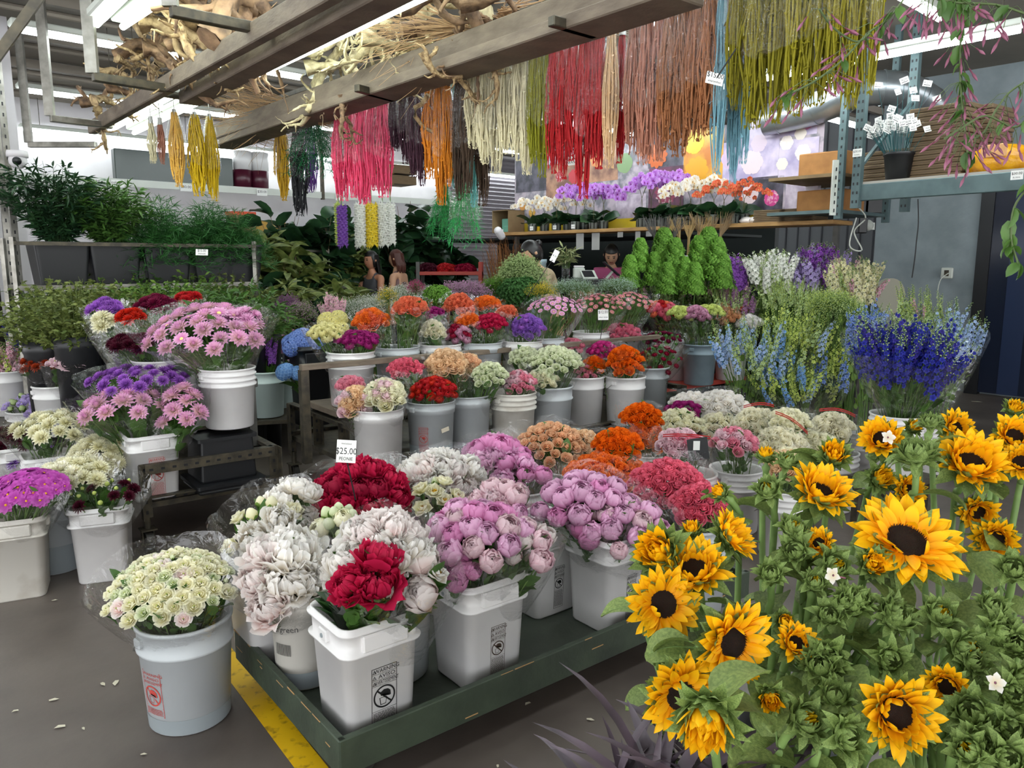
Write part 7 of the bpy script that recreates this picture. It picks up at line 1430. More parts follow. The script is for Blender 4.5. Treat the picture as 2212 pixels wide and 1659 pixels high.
for i, px in enumerate((1148, 1198, 1238)):
    q = on_orchid(px, .02, 1.98); t = thing('price_card', ['white price card at the first orchid pot on the shelf', 'white price card at the third orchid pot on the shelf', 'tilted white price card under the purple orchids'][i], 'price tag', q); mb = MB(); mb.box((0, 0, 0), (.06, .003, .05), 0, (SD, -SN, Z)); mb.build('card', [M_PAPER], t, False); mb = MB(); add_text(mb, '$35.00', .016, SN * .003, SD, Z); mb.build('lettering', [M_INK], t)
q = on_orchid(1098, .2); t = thing('open_carton', 'open brown carton with a mint green insert at the left end of the orchid shelf', 'box', q)
mb = MB(); 
for c_, s_ in (((0, 0, .005), (.32, .3, .01)), ((0, 0, .295), (.32, .3, .01)), ((-.155, 0, .15), (.01, .3, .3)), ((.155, 0, .15), (.01, .3, .3)), ((0, .145, .15), (.32, .01, .3))): mb.box(SD * c_[0] - SN * c_[1] + Z * c_[2], s_, 0, (SD, -SN, Z))
mb.build('carton', [M_CARD], t, False); mb = MB(); mb.box(SD * .02 - SN * .03 + Z * .10, (.18, .18, .18), 0, (SD, -SN, Z), .01); mb.box(SD * .05 - SN * -.04 + Z * .05, (.10, .1, .09), 0, (SD, -SN, Z), .01); mb.build('mint_insert', [pmat('mint_green', '#6aa892', .6)], t, False)
for i, px in enumerate((1676, 1692, 1752)):
    q = on_orchid(px, .2); L = .34 if i < 2 else .2
    for k in range(7 if i < 2 else 6): mb = MB(); mb.box((0, 0, .0085), (L * (1 if i != 1 else 1), .3, .016), 0, (SD, -SN, Z), .003); o = mb.build('flat_carton', [M_CARDD], None, False, loc=q + SD * (.2 if i == 1 else 0) + Vector((0, 0, k * .0175))); tag(o, 'folded carton in the %s bundle at the right end of the orchid shelf' % ['nearer', 'middle', 'last'][i], 'cardboard', 'folded cartons on the orchid shelf, %s bundle' % ['nearer', 'middle', 'last'][i])
for i, px in enumerate((1612, 1632)): q = on_orchid(px, .12); mb = MB(); mb.rsq([(.001, 0), (.06, .005), (.07, .03), (.045, .06), (.001, .07)], 0, rc=.8); tag(mb.build('plastic_bag', [pmat('crumpled_white_bag', '#e6ddd8', .4, bump=1, bscale=30)], None, loc=q), ['crumpled pinkish bag on the orchid shelf', 'crumpled white bag beside the folded cartons'][i], 'bag')
# camera under the shelf and the pile of dry willow
q = aty(1085, 513, 9.9); t = thing('security_camera', 'white bullet camera under the left end of the orchid shelf', 'camera', q); mb = MB(); mb.lathe([(.001, 0), (.045, 0), (.05, .03), (.05, .14), (.04, .16), (.001, .16)], 16); o = mb.build('camera_body', [M_WALL], t); o.rotation_euler = (-.9, 0, 2.6); mb = MB(); mb.lathe([(.001, -.012), (.036, -.01), (.038, 0.0)], 14); o = mb.build('lens', [M_BLACKP], t); o.rotation_euler = (-.9, 0, 2.6); mb = MB(); mb.cyl((0, .02, .0), (0, .06, .10), .012, seg=8); mb.build('mount', [M_WALL], t)
p = aty(1100, 640, 10.4); rg = R_(71); mb = MB()
for i in range(260): a = rg.uniform(0, 2 * pi); r = .16 * sqrt(rg.uniform()); L = 1.55 + rg.uniform(-.3, .25); e = np.array([r * 2.3 * cos(a), r * 2.0 * sin(a), L]); m_ = np.array([r * .7 * cos(a), r * .7 * sin(a), L * .5]); mb.tube([(r * cos(a), r * sin(a), 0), m_, e, e + rg.normal(size=3) * [.07, .07, .05] + [0, 0, .08]], [.005, .004, .003, .001], 3, 0, False)
o = mb.build('willow_bundle', [pmat('dry_willow', '#7d4e22', .7, var=.1)], None, loc=(p.x, p.y, 0)); tag(o, 'big bundle of dry reddish willow twigs at the booth corner', 'twigs')
# ---------------------------------------------------------------- booth counter and gear
cA = aty(1215, 605, 9.0); cB = aty(1375, 605, 9.0); t = thing('sales_counter', 'black sales counter in the booth', 'counter', Vector(((cA.x + cB.x) / 2 + .1, 9.0, 0))); CH = aty(1290, 603, 9.0).z
mb = MB(); mb.box((0, 0, CH - .03), (1.05, .6, .06), 0, ch=.005); mb.build('counter_top', [M_BLACKP], t, False); mb = MB(); mb.box((.05, .1, CH / 2 - .04), (.9, .4, CH - .08), 0); mb.build('cabinet', [M_DSTEEL], t, False)
def on_counter(px, dy=0): q = aty(px, 603, 8.95 + dy); return Vector((q.x, 8.95 + dy, CH))
t = thing('card_terminal', 'white card terminal tilted on the black counter', 'terminal', on_counter(1272)); mb = MB(); mb.box((0, 0, .05), (.18, .16, .02), 0, ((.95, .3, 0), (-.3 * .8, .95 * .8, .6), Vector((.95, .3, 0)).cross(Vector((-.24, .76, .6)))), .006); mb.box((0, .02, .02), (.08, .08, .04), 0); mb.build('terminal_body', [M_FIXT], t, False); mb = MB(); mb.box((-.01, -.012, .063), (.13, .11, .004), 0, ((.95, .3, 0), (-.3 * .8, .95 * .8, .6), Vector((.95, .3, 0)).cross(Vector((-.24, .76, .6)))));  mb.build('screen', [M_BLACKP], t, False)
t = thing('receipt_printer', 'white receipt printer standing left of the card terminal', 'printer', on_counter(1250, .1)); mb = MB(); mb.box((0, 0, .07), (.13, .15, .13), 0, ch=.015); mb.build('printer_body', [M_FIXT], t, False); mb = MB(); mb.box((0, -.02, .145), (.12, .1, .02), 0, ch=.006); mb.build('lid', [M_WALL], t, False)
t = thing('tablet_stand', 'dark tablet with a white edge leaning toward the cashier', 'tablet', on_counter(1320)); mb = MB(); ax_ = (Vector((.9, .43, 0)).normalized(), Vector((0, 0, 1)), Vector((0, 1, 0))); xx = Vector((.75, 0, -.65)).normalized(); yy = Vector((0, 1, 0)); mb.box((0, 0, .12), (.24, .2, .015), 0, (xx, yy, xx.cross(yy)), .004); mb.build('tablet', [M_BLACKP], t, False); mb = MB(); mb.box((-.02, 0, .05), (.02, .1, .1), 0, (xx, yy, xx.cross(yy))); mb.build('stand', [M_FIXT], t, False)
t = thing('glass_vase', 'clear vase of dried greens at the left end of the counter', 'vase', on_counter(1222, .2)); mb = MB(); mb.lathe([(.001, 0), (.05, 0), (.05, .18), (.045, .18), (.045, .01), (.001, .01)], 16); mb.build('vase', [M_CELLO], t); o = link('flowers', fol('vasef', 61, .16, .14, .26, 160, LEAF_N, .09, 20, mats=[M_STEM, pmat('dried_sage', '#8a8f62', .7)]), t); o.location = (0, 0, .12)
t = thing('tape_roll', 'brown paper roll under the counter top', 'roll', on_counter(1258, -.32) - Vector((0, 0, .16))); mb = MB(); mb.tube([(-.13, 0, 0), (.13, 0, 0)], .07, 20); mb.build('paper_roll', [M_CARD], t); mb = MB(); mb.tube([(-.16, 0, 0), (.16, 0, 0)], .012, 8); mb.build('spindle', [M_STEEL], t)
for i, (px, w_, h_) in enumerate(((1253, .12, .19), (1287, .12, .20), (1340, .08, .06), (1378, .07, .1), (1402, .08, .06))):
    q = on_orchid(px, .03, 1.895); mb = MB(); mb.box((0, 0, -h_ / 2), (w_, .002, h_), 0, (SD, -SN, Z)); tag(mb.build('paper_note', [pmat('grey_note_paper', '#9c9a98', .7)], None, False, loc=q), ['first long paper note hanging under the orchid shelf', 'second long paper note hanging under the orchid shelf', 'small note under the shelf above the cashier', 'short strip note under the shelf right of the cashier', 'crooked note under the shelf near the dried plumes'][i], 'paper')
# pails with dried plumes on the right of the booth
for i, (px, w_, c, lb, pl) in enumerate(((1432, 34, '#5f5c5a', 'white pail of sleeved grey dried stems in the booth opening', .42), (1485, 34, '#b79a68', 'white pail of tan wheat bundles in the booth opening', .40), (1532, 34, '#8f7656', 'pail of brown pampas plumes in the booth opening', .45))):
    q = aty(px, 600, 8.0); q.z = 0; t = thing('plume_pail', lb, 'bucket', q); zb = aty(px, 552, 8.0).z; mb = MB(); mb.lathe([(.001, zb - .36), (.12, zb - .36), (.14, zb), (.13, zb), (.001, zb - .02)], 24); mb.build('pail', [M_PLASTIC], t); mb = MB(); mb.box((0, 0, (zb - .36) / 2), (.3, .3, zb - .36), 0, ch=.01); mb.build('crate_below', [M_BLACKP], t, False)
    rg = R_(81 + i); mb = MB()
    for b_ in range(3):
        ax = (b_ - 1) * .1
        for k in range(60): a = rg.uniform(0, 2 * pi); r = rg.uniform(0, .02); e = np.array([ax * 1.6 + cos(a) * .07, sin(a) * .06, zb + pl * rg.uniform(.75, 1)]); mb.tube([(ax * .5 + r * cos(a), r * sin(a), zb - .1), (ax + cos(a) * .012, sin(a) * .012, zb + pl * .45), e], [.002, .0025, .001], 3, 0, False)
    mb.build('dried_plumes', [pmat('plume_%d' % i, c, .8)], t)
for i, (px, py, c, lb) in enumerate(((1152, 560, '#b9cfd8', 'pale blue pail stack behind the stooping person'),)):
    q = aty(px, py, 9.6); mb = MB(); mb.lathe([(.001, 0), (.14, 0), (.16, q.z - .05), (.168, q.z - .04), (.168, q.z), (.001, q.z)], 24); tag(mb.build('pail_stack', [pmat('pale_blue_pail', c, .5)], None, loc=(q.x, q.y, 0)), lb, 'bucket')
# red table with wilted red flowers
tA = aty(905, 590, 11.2); tB = aty(1042, 592, 11.2); zt = tA.z; o_ = Vector(((tA.x + tB.x) / 2, 11.2, 0)); w_ = (tB.x - tA.x); t = thing('red_table', 'long red steel table before the roller shutter', 'table', o_)
mb = MB(); mb.box((0, 0, zt), (w_, .6, .05), 0, ch=.005); mb.build('table_top', [M_RED], t, False)
for sx in (-1, 1):
    for sy in (-1, 1): mb = MB(); mb.box((sx * (w_ / 2 - .02), sy * .28, zt / 2 + .08), (.05, .05, zt + .16), 0); mb.build('leg', [M_RED if sx > 0 else M_GREYSTEEL], t, False)
    mb = MB(); mb.box((0, -.28, zt * .5), (w_ - .04, .04, .04), 0) if sx < 0 else mb.box((0, .28, zt * .5), (w_ - .04, .04, .04), 0); mb.build('stretcher', [M_DSTEEL], t, False)
for i, (px, c, lb) in enumerate(((925, 'maroon', 'dark maroon flowers piled on the left of the red table'), (965, 'red', 'red flowers piled on the middle of the red table'), (1003, 'darkcrimson', 'dull red flowers piled on the right of the red table'))):
    q = aty(px, 582, 11.1); bouquet(lb, 'carnation', c, px, 578, 24, 11.1, (q.x, q.y, zt + .025), 14, .06, ry=12, wrap=False, leaves=10)
# ---------------------------------------------------------------- people
def limb(mb, pts, rad, seg=12, m=0): mb.tube(smooth([Vector(p) for p in pts], 5), np.interp(np.linspace(0, 1, (len(pts) - 1) * 5 + 1), np.linspace(0, 1, len(pts)), rad), seg, m)
def skin_body(name, chains, mat, parent, sub=2):
    """One continuous surface grown over a joint skeleton: chains = [[(co, r), ...], ...] joined at shared coordinates."""
    me = bpy.data.meshes.new(name); vs, idx, es, rs = [], {}, [], []
    for ch in chains:
        prev = None
        for co, r in ch:
            key = tuple(round(c, 4) for c in co)
            if key not in idx: idx[key] = len(vs); vs.append(co); rs.append(r)
            i = idx[key]
            if prev is not None and prev != i: es.append((prev, i))
            prev = i
    me.from_pydata(vs, es, []); me.materials.append(mat); o = link(name, me, parent); md = o.modifiers.new('skin', 'SKIN'); md.use_smooth_shade = True
    for i, r in enumerate(rs):
        sv = me.skin_vertices[0].data[i]; sv.radius = r if isinstance(r, tuple) else (r, r); sv.use_root = (i == 0)
    s = o.modifiers.new('sub', 'SUBSURF'); s.levels = sub; s.render_levels = sub; return o
def person(label, px, py_top, Y, height, face, top_m, pants_m, skin_m, hair_m, arms, lean=(0, 0), sleeve='tank', hair='long', bend=0.0):
    """face: heading angle (0 looks towards the camera, + turns to its left in the picture's right)."""
    p = aty(px, py_top, Y); t = thing('person', label, 'person', Vector((p.x, p.y, 0)), face); H_ = height; s = H_ / 1.7
    hip = (0, 0, .90 * s); ch_ = (lean[0] * .5, -bend * .16, 1.18 * s); nk = (lean[0], -bend * .36, 1.40 * s - bend * .06); hd0 = (lean[0], -bend * .42 - .01, 1.49 * s - bend * .1); hd = (lean[0], -bend * .46 - .015, 1.58 * s - bend * .13)
    ch = [[(hip, (.15 * s, .11 * s)), ((0, -.0, 1.03 * s), (.125 * s, .095 * s)), (ch_, (.145 * s, .10 * s)), ((nk[0], nk[1] + .02, nk[2] - .06 * s), (.12 * s, .075 * s)), (nk, .052 * s), (hd0, .05 * s)]]
    for sd, (el, wr, fg) in zip((-1, 1), arms):
        sh = (sd * .165 * s + nk[0], nk[1] + .02, nk[2] - .05 * s); ch.append([((nk[0], nk[1] + .02, nk[2] - .06 * s), (.12 * s, .075 * s)), (sh, .055 * s), (el, .04 * s), (wr, .026 * s)])
        foot = sd * .1
        ch.append([(hip, (.15 * s, .11 * s)), ((sd * .09 * s, 0, .82 * s), .095 * s), ((sd * .1 * s, -.02, .48 * s), .06 * s), ((sd * .1 * s, .02, .09 * s), .04 * s), ((sd * .1 * s, -.14, .03 * s), .032 * s)])
    skin_body('body', ch, skin_m, t)
    # head with face
    hm = MB(); hr = .098 * s; G = []
    for i in range(17):
        ph_ = pi * i / 16; row = []
        for j in range(24):
            th = 2 * pi * j / 24; x, y, z = sin(ph_) * cos(th), sin(ph_) * sin(th), cos(ph_)
            zz = z * 1.28 * hr; w = .80 * (1 - .22 * max(0, -z)); yy = y * hr * (1.0 + (.02 if y < 0 else .08)) * (1 - .10 * max(0, -z)); xx = x * hr * w
            if y < -.5: # face relief: brow, nose, lips, chin
                f = -y; yy -= .020 * s * math.exp(-((x / .13) ** 2)) * math.exp(-(((z + .12) / .17) ** 2)); yy += .007 * s * math.exp(-(((abs(x) - .36) / .15) ** 2)) * math.exp(-(((z - .08) / .10) ** 2)); yy -= .006 * s * math.exp(-((x / .25) ** 2)) * math.exp(-(((z + .48) / .08) ** 2))
            row.append((xx, yy, zz))
        G.append(row)
    hm.grid(np.array(G), closed=True); 
    for sx in (-1, 1): hm.lathe([(.001, -.02 * s), (.016 * s, -.01 * s), (.018 * s, .01 * s), (.001, .022 * s)], 8, c=(sx * .079 * s, .012, -.005))
    nd = MB(); hd_ = link('head', hm.mesh('head', [skin_m, M_INK, pmat('lips', '#8a3c3a', .5)]), t); hd_.location = hd; tilt = -.25 - bend * .5 if bend else -.06; hd_.rotation_euler = (-tilt, 0, 0)
    fm = MB()
    for sx in (-1, 1): fm.lathe([(.001, -.006), (.011 * s, -.004), (.013 * s, 0), (.011 * s, .004), (.001, .006)], 8, 0, c=(sx * .03 * s, -.088 * s, .008 * s)); fm.box((sx * .03 * s, -.092 * s, .028 * s), (.034 * s, .006, .006), 0)
    fm.build('eyes', [M_INK], hd_); fm = MB(); fm.box((0, -.0915 * s, -.048 * s), (.036 * s, .012, .010), 0, ch=.003); fm.build('mouth', [MATS['lips']], hd_, False)
    hh = MB(); G = []
    for i in range(12):
        ph_ = pi * .62 * i / 11; row = []
        for j in range(24):
            th = 2 * pi * j / 24; k = 1.12; y = sin(th) * sin(ph_); lim = 1.0
            if sin(th) < -.35: ph2 = min(ph_, .36 * pi)
            else: ph2 = ph_ * 1.2
            row.append((sin(ph2) * cos(th) * hr * .86 * 1.06, sin(ph2) * sin(th) * hr * 1.12 + .006, cos(ph2) * hr * 1.36))
        G.append(row)
    hh.grid(np.array(G), closed=True)
    if hair in ('long', 'pony'):
        for k in range(26): a = pi * (.08 + .84 * k / 25); L = (.42 if hair == 'long' else .2) * s * (1 + .1 * sin(k * 5)); b0 = Vector((cos(a) * hr * .86, sin(a) * hr * .95, .02)); hh.tube(smooth([b0 + Vector((0, 0, .05)), b0 + Vector((0, .015, -.06)), b0 * 1.05 + Vector((0, .03, -L * .6)), b0 * .9 + Vector((0, .03, -L))], 3), np.linspace(.016, .006, 10), 5)
    else: hh.lathe([(.001, -.035), (.03, -.03), (.045, 0), (.03, .03), (.001, .04)], 12, c=(0, hr * 1.1, hr * .5))
    hh.build('hair', [hair_m], hd_)
    # clothing shells around the torso and legs
    def shell_chain(name, cs, mat): skin_body(name, cs, mat, t)
    e = 1.09 
    tc = [[((0, 0, .84 * s), (.158 * s, .118 * s)), ((0, -.0, 1.03 * s), (.135 * s, .105 * s)), (ch_, (.178 * s, .135 * s)), ((nk[0], nk[1] + .015, nk[2] - (.055 if sleeve == 'tank' else .085) * s), (.165 * s if sleeve == 'tank' else .14 * s, .112 * s if sleeve == 'tank' else .09 * s))]]
    if sleeve == 'long':
        tc[0].append((nk, .068 * s))
        for sd, (el, wr, fg) in zip((-1, 1), arms):
            sh = (sd * .165 * s + nk[0], nk[1] + .02, nk[2] - .05 * s); tc.append([((nk[0], nk[1] + .015, nk[2] - .085 * s), (.14 * s, .09 * s)), (sh, .072 * s), (el, .06 * s), (tuple(Vector(wr).lerp(Vector(el), .08)), .042 * s)])
    else:
        for sd in (-1, 1): tc.append([((nk[0], nk[1] + .015, nk[2] - .055 * s), (.165 * s, .112 * s)), ((sd * .085 * s + nk[0], nk[1] + .02, nk[2] + .01), .045 * s)])
    shell_chain('top', tc, top_m)
    shell_chain('trousers', [[((0, 0, .92 * s), (.155 * s, .118 * s)), ((0, 0, .86 * s), (.155 * s, .118 * s))]] + [[((0, 0, .86 * s), (.155 * s, .118 * s)), ((sd * .09 * s, 0, .80 * s), .102 * s), ((sd * .1 * s, -.02, .48 * s), .072 * s), ((sd * .1 * s, .02, .14 * s), .058 * s)] for sd in (-1, 1)], pants_m)
    for sd, (el, wr, fg) in zip((-1, 1), arms):   # hands: palm and five fingers, grown as one surface
        w = Vector(wr); d = (w - Vector(el)).normalized(); sidev = d.cross(Vector((0, 0, 1))); sidev = sidev.normalized() if sidev.length > .1 else Vector((1, 0, 0)); dn = d.cross(sidev).normalized()
        if dn.z > 0: dn = -dn
        pc = w + d * .045 * s; cs = [[(tuple(w - d * .02), .024 * s), (tuple(w), .023 * s), (tuple(pc), (.030 * s, .016 * s))]]
        for f_, (o_, L_) in enumerate(((-.027, .060), (-.009, .070), (.009, .066), (.026, .052))):
            b_ = pc + d * .03 * s + sidev * o_ * s; m_ = b_ + d * L_ * .5 * s + dn * .010; e_ = m_ + d * L_ * .4 * s + dn * .022; cs.append([(tuple(pc), (.030 * s, .016 * s)), (tuple(b_), .0088 * s), (tuple(m_), .0082 * s), (tuple(e_), .0068 * s)])
        th_ = pc - d * .02 * s - sidev * .03 * s * sd; cs.append([(tuple(pc), (.030 * s, .016 * s)), (tuple(th_), .0105 * s), (tuple(th_ + d * .03 * s - sidev * .016 * s * sd + dn * .01), .0085 * s)])
        skin_body('hand', cs, skin_m, t, 1)
    return t
M_GTOP = pmat('charcoal_tank', '#47464b', .8); M_MTOP = pmat('mauve_tank', '#7b5f5e', .8); M_PHOOD = pmat('pink_hoodie', '#b4557f', .85, bump=.2); M_KJACK = pmat('khaki_jacket', '#a8977a', .85, bump=.2); M_DPANT = pmat('dark_trousers', '#1c1c21', .8)
person('woman with long black hair in a charcoal tank top, reaching left', 803, 543, 10.4, aty(803, 543, 10.4).z, -.75, M_GTOP, M_DPANT, M_SKIN, M_HAIR, [((-.24, -.10, 1.12), (-.30, -.34, 1.02), 0), ((.23, -.06, 1.10), (.26, -.26, .98), 0)])
person('woman with reddish black hair in a mauve tank top, turned away', 857, 540, 10.7, aty(857, 540, 10.7).z, -1.9, M_MTOP, M_DPANT, M_SKINL, M_HAIRB, [((-.22, .02, 1.12), (-.22, -.10, .90), 0), ((.22, .02, 1.12), (.23, -.10, .90), 0)], hair='pony')
person('cashier in a pink hooded sweater looking down behind the counter', 1322, 540, 9.9, aty(1322, 540, 9.9).z + .13, -.15, M_PHOOD, M_DPANT, M_SKINL, M_HAIR, [((-.26, -.16, 1.08), (-.12, -.42, 1.08), 0), ((.26, -.16, 1.08), (.12, -.42, 1.08), 0)], sleeve='long', hair='bun', bend=.5)
person('person with a black hair bun in a khaki jacket stooping over flowers', 1194, 532, 8.3, aty(1194, 532, 8.3).z + .12, -1.2, M_KJACK, M_DPANT, M_SKINL, M_HAIR, [((-.25, -.22, 1.15), (-.14, -.50, 1.10), 0), ((.25, -.22, 1.15), (.12, -.50, 1.08), 0)], sleeve='long', hair='bun', bend=.5)
# ---------------------------------------------------------------- price signs in the buckets
price_card(748, 975, BK['t8'].y - .12, (('WHOLESALE', .008), ('$25.00', .034), ('PEONIE', .018)), .072, .084, 'twenty five dollar peonie sign on a black stick in the crimson peonies', rot=-.06, stick=aty(768, 1080, BK['t8'].y - .10))
price_card(1303, 680, BK['u7'].y - .22, (('$12.00', .032), ('SPRAY ROSE', .015)), .082, .082, 'twelve dollar spray rose sign between the daisies and strawflowers', rot=.02, stick=aty(1296, 740, BK['u7'].y - .22))
price_card(1198, 553, 6.3, (('$ 10', .02),), .045, .10, 'narrow white tag on a long black stick before the khaki jacket', rot=-.5, stick=aty(1112, 680, 6.0))
price_card(436, 545, 6.4, (('$15.00', .03), ('SPRENGERI', .015)), .10, .05, 'price card on the asparagus fern tub', rot=-.03)
# scraps on the floor
rg = R_(33)
for i, (px, py) in enumerate(((118, 1297), (250, 1475), (222, 1478), (116, 1512), (310, 1630), (33, 1536), (180, 1574), (1075, 1655), (130, 1570), (1275, 1555), (1140, 1520), (1640, 930), (2110, 868))):
    q = atz(px, py, .003); mb = MB(); L = rg.uniform(.008, .02) * (1 if i < 11 else 3); mb.add([[-L, -L * .4, 0], [0, -L * .5, .003], [L, -L * .1, .001], [L * .7, L * .5, .002], [-L * .5, L * .4, .003]], [[0, 1, 2], [0, 2, 3], [0, 3, 4]]); tag(mb.build('petal_scrap', [pmat('pale_scrap', '#cfc9b4', .6)], None, loc=q, rotz=rg.uniform(0, 6)), 'tiny pale petal scrap lying on the dark floor', 'petal', 'petal scraps on the floor')
# ---------------------------------------------------------------- sunflowers, close to the camera
def sun_petals(seed, kind):
    rg = R_(seed); mb = MB()
    spec = {'open': ((.36, 21, .08, .66, .15, .18), (.34, 21, .28, .60, .14, .12), (.32, 13, .55, .50, .12, .1)), 'half': ((.36, 20, .55, .60, .14, -.1), (.34, 20, .85, .55, .13, .3), (.31, 15, 1.2, .42, .115, .6)),
            'shut': ((.30, 15, 1.15, .60, .12, .35), (.24, 14, 1.3, .58, .11, .45), (.16, 12, 1.45, .55, .10, .4), (.08, 8, 1.5, .5, .09, .2)), 'bud': ((.16, 9, 1.2, .26, .05, .5), (.09, 6, 1.4, .26, .045, .4))}[kind]
    for r0, n, el, L, W, cu in spec:
        for i in range(n): rayp(mb, r0, 2 * pi * (i + rg.uniform(-.25, .25)) / n, el + rg.uniform(-.18, .2), L * rg.uniform(.85, 1.12), W * rg.uniform(.8, 1.12), cu + rg.uniform(-.35, .45), .35, .62, 6, 4, 0, .04, twist=rg.uniform(-.35, .35), ruf=.10, rg=rg)
    if kind == 'open':                                   # a few petals folded in over the disc
        for i in range(3): rayp(mb, .36, rg.uniform(0, 6), 1.3, .34, .1, 1.2, .4, .6, 5, 3)
    return mb
def sun_disc(seed):
    mb = MB(); rg = R_(seed); mb.lathe([(.40, -.02), (.405, .05), (.37, .09), (.30, .085), (.001, .02)], 36)
    for i in range(300):
        f = (i + .5) / 300; a = i * 2.39996; r = .385 * sqrt(f); z = .02 + .075 * min(1, r / .32) ; h = .035 if r > .2 else .018; mb.tube([(r * cos(a), r * sin(a), z - .01), (r * 1.04 * cos(a), r * 1.04 * sin(a), z + h)], [.011, .006], 4, 1 if .14 < r < .24 else 0)
    return mb
def sun_bracts(seed, kind):
    rg = R_(seed); mb = MB(); mb.lathe([(.03, -.30), (.16, -.24), (.34, -.12), (.41, .0), (.34, .03)], 24, 1)
    up = {'open': -.35, 'half': .12, 'shut': .6, 'bud': .8}[kind]
    for k, (r0, n, el, L, W) in enumerate(((.40, 15, .75 + up, .46, .13), (.38, 15, .35 + up, .55, .15), (.31, 14, .0 + up * .8, .60, .155), (.20, 11, -.35 + up * .5, .5, .15))):
        for i in range(n): rayp(mb, r0 * (.85 if kind == 'bud' else 1), 2 * pi * (i + .5 * (k % 2) + rg.uniform(-.15, .15)) / n, el + rg.uniform(-.12, .15), L * rg.uniform(.85, 1.2), W, (.9 if i % 3 else -1.1) * (.6 if kind != 'bud' else 1), .55, 1.25, 6, 2, 0, -.03 - .06 * k, twist=rg.uniform(-.2, .2))
    return mb
M_SUNG = petal('sunflower_bud_petal', '#c9a80c', '#e9c21a', .5)
SM = {}
for kd in ('open', 'half', 'shut', 'bud'):
    for sd in range(3 if kd != 'bud' else 2):
        SM[kd, sd] = (sun_petals(sd * 3 + 1 + len(kd), kd).mesh('sunflower_petals', [M_SUN if kd != 'bud' else M_SUNG]), sun_bracts(sd + 9, kd).mesh('sunflower_bracts', [M_BRACT, M_BRACT]))
SD_ = sun_disc(2).mesh('sunflower_disc', [M_DISC, M_DISCR])
def sleaf(seed):
    rg = R_(seed); mb = MB(); rayp(mb, .22, 0, .25, .78, .34, -1.2, .28, .6, 9, 6, 0, .05, ruf=.07, rg=rg); mb.tube([(0, 0, 0), (.12, 0, .03), (.23, 0, .055)], [.022, .018, .014], 6, 1); 
    s = np.linspace(0, .9, 8); el = .25 - 1.2 * s; x = .22 + np.concatenate([[0], np.cumsum(np.cos((el[1:] + el[:-1]) / 2) * .78 * .9 / 7)]); z = .052 + np.concatenate([[0], np.cumsum(np.sin((el[1:] + el[:-1]) / 2) * .78 * .9 / 7)]); mb.tube(np.stack([x, x * 0, z - .004], -1), np.linspace(.013, .003, 8), 5, 1)
    return mb.mesh('sunflower_leaf', [M_SUNL, M_SSTEM])
SL_ = [sleaf(i) for i in range(3)]
SB = [Vector((.50, 1.42, 0)), Vector((.86, 1.36, 0)), Vector((.72, 1.78, 0)), Vector((1.12, 1.80, 0))]
for i, b in enumerate(SB):
    t = thing('sunflower_bucket', 'black bucket deep under the sunflower heads, %s' % ['nearest the trolley', 'nearest the camera on the right', 'behind the nearest one', 'farthest to the right'][i], 'bucket', b); mb = MB(); mb.lathe([(.001, 0), (.125, 0), (.15, .36), (.155, .37), (.145, .37), (.12, .02), (.001, .02)], 28); mb.build('pail', [M_BLACKP], t)
sidx = [0]; KEEP = []
def clear_of(px, py, m): return all((px - a) ** 2 + (py - b) ** 2 > (c * 1.05 + m) ** 2 for a, b, c in KEEP)
def sunflower(kd, px, py, rpx, face, label, group=None, dY=0.0, leaves=3, bent=False, rg=R_(77)):
    Y = 1.05 + (1500 - py) * .0009 + dY; c = aty(px, py, Y); R = rpx * mpp(c); i = sidx[0]; sidx[0] += 1
    if kd in ('half',): R *= 1.25
    if kd == 'shut': R *= 1.4
    if kd == 'bud': R *= 1.6
    f = Vector((face[0], -face[2], face[1])).normalized(); b = min(SB, key=lambda q: (q - c).length); b = b + Vector((rg.uniform(-.07, .07), rg.uniform(-.07, .07), .02))
    t = thing('sunflower', label, 'sunflower', b, 0, group); Q = (f.to_track_quat('Z', 'Y').to_matrix() @ Matrix.Rotation(rg.uniform(0, 6), 3, 'Z')).to_4x4(); M = Matrix.Translation(c - b) @ Q @ Matrix.Scale(R, 4)
    if kd != 'bud': KEEP.append((px, py, rpx))
    me = SM[kd, i % (3 if kd != 'bud' else 2)]
    if kd != 'bud' or i % 3 == 0: link('petals', me[0], t, M=M)
    if kd in ('open', 'half'): link('disc', SD_, t, M=M @ Matrix.Scale(.88, 4))
    link('bracts', me[1], t, M=M)
    n0 = c - b - f * R * .28; down = Vector((0, 0, -1)); n1 = n0 - f * .035 + down * .02; n2 = n1 + down * .06 + Vector((0, .01, 0)) - f * .01
    P_ = smooth([n0, n1, n2, n2.lerp(Vector(), .5), Vector()], 6); mb = MB(); rr = np.full(len(P_), .0065); rr[:3] = [R * .13, R * .10, .009]; mb.tube(P_, rr, 10); mb.build('stem', [M_SSTEM], t)
    for k in range(leaves):
        j = int(rg.integers(7, 16)); p = P_[j]; a = rg.uniform(0, 2 * pi); d = Vector((cos(a), sin(a) - .5, rg.uniform(-.1, .7))).normalized(); s_ = rg.uniform(.07, .12)
        X = d; Yv = Vector((0, 0, 1)).cross(X).normalized(); Zv = X.cross(Yv); M = Matrix.Translation(p) @ Matrix((X, Yv, Zv)).transposed().to_4x4() @ Matrix.Rotation(rg.uniform(-.6, .6), 4, 'X') @ Matrix.Scale(s_, 4); link('leaf', SL_[int(rg.integers(3))], t, M=M)
S = sunflower
S('open', 1957, 1172, 122, (.05, .82, .5), 'largest open sunflower, tilted up with a broad dark centre')
S('open', 1580, 1388, 100, (.42, .12, .85), 'open sunflower with round brown centre facing right, in the left middle of the clump', dY=-.05)
S('open', 1468, 1500, 95, (.25, .1, .9), 'open sunflower at the lower left edge, centre half covered by a golden one', dY=.02)
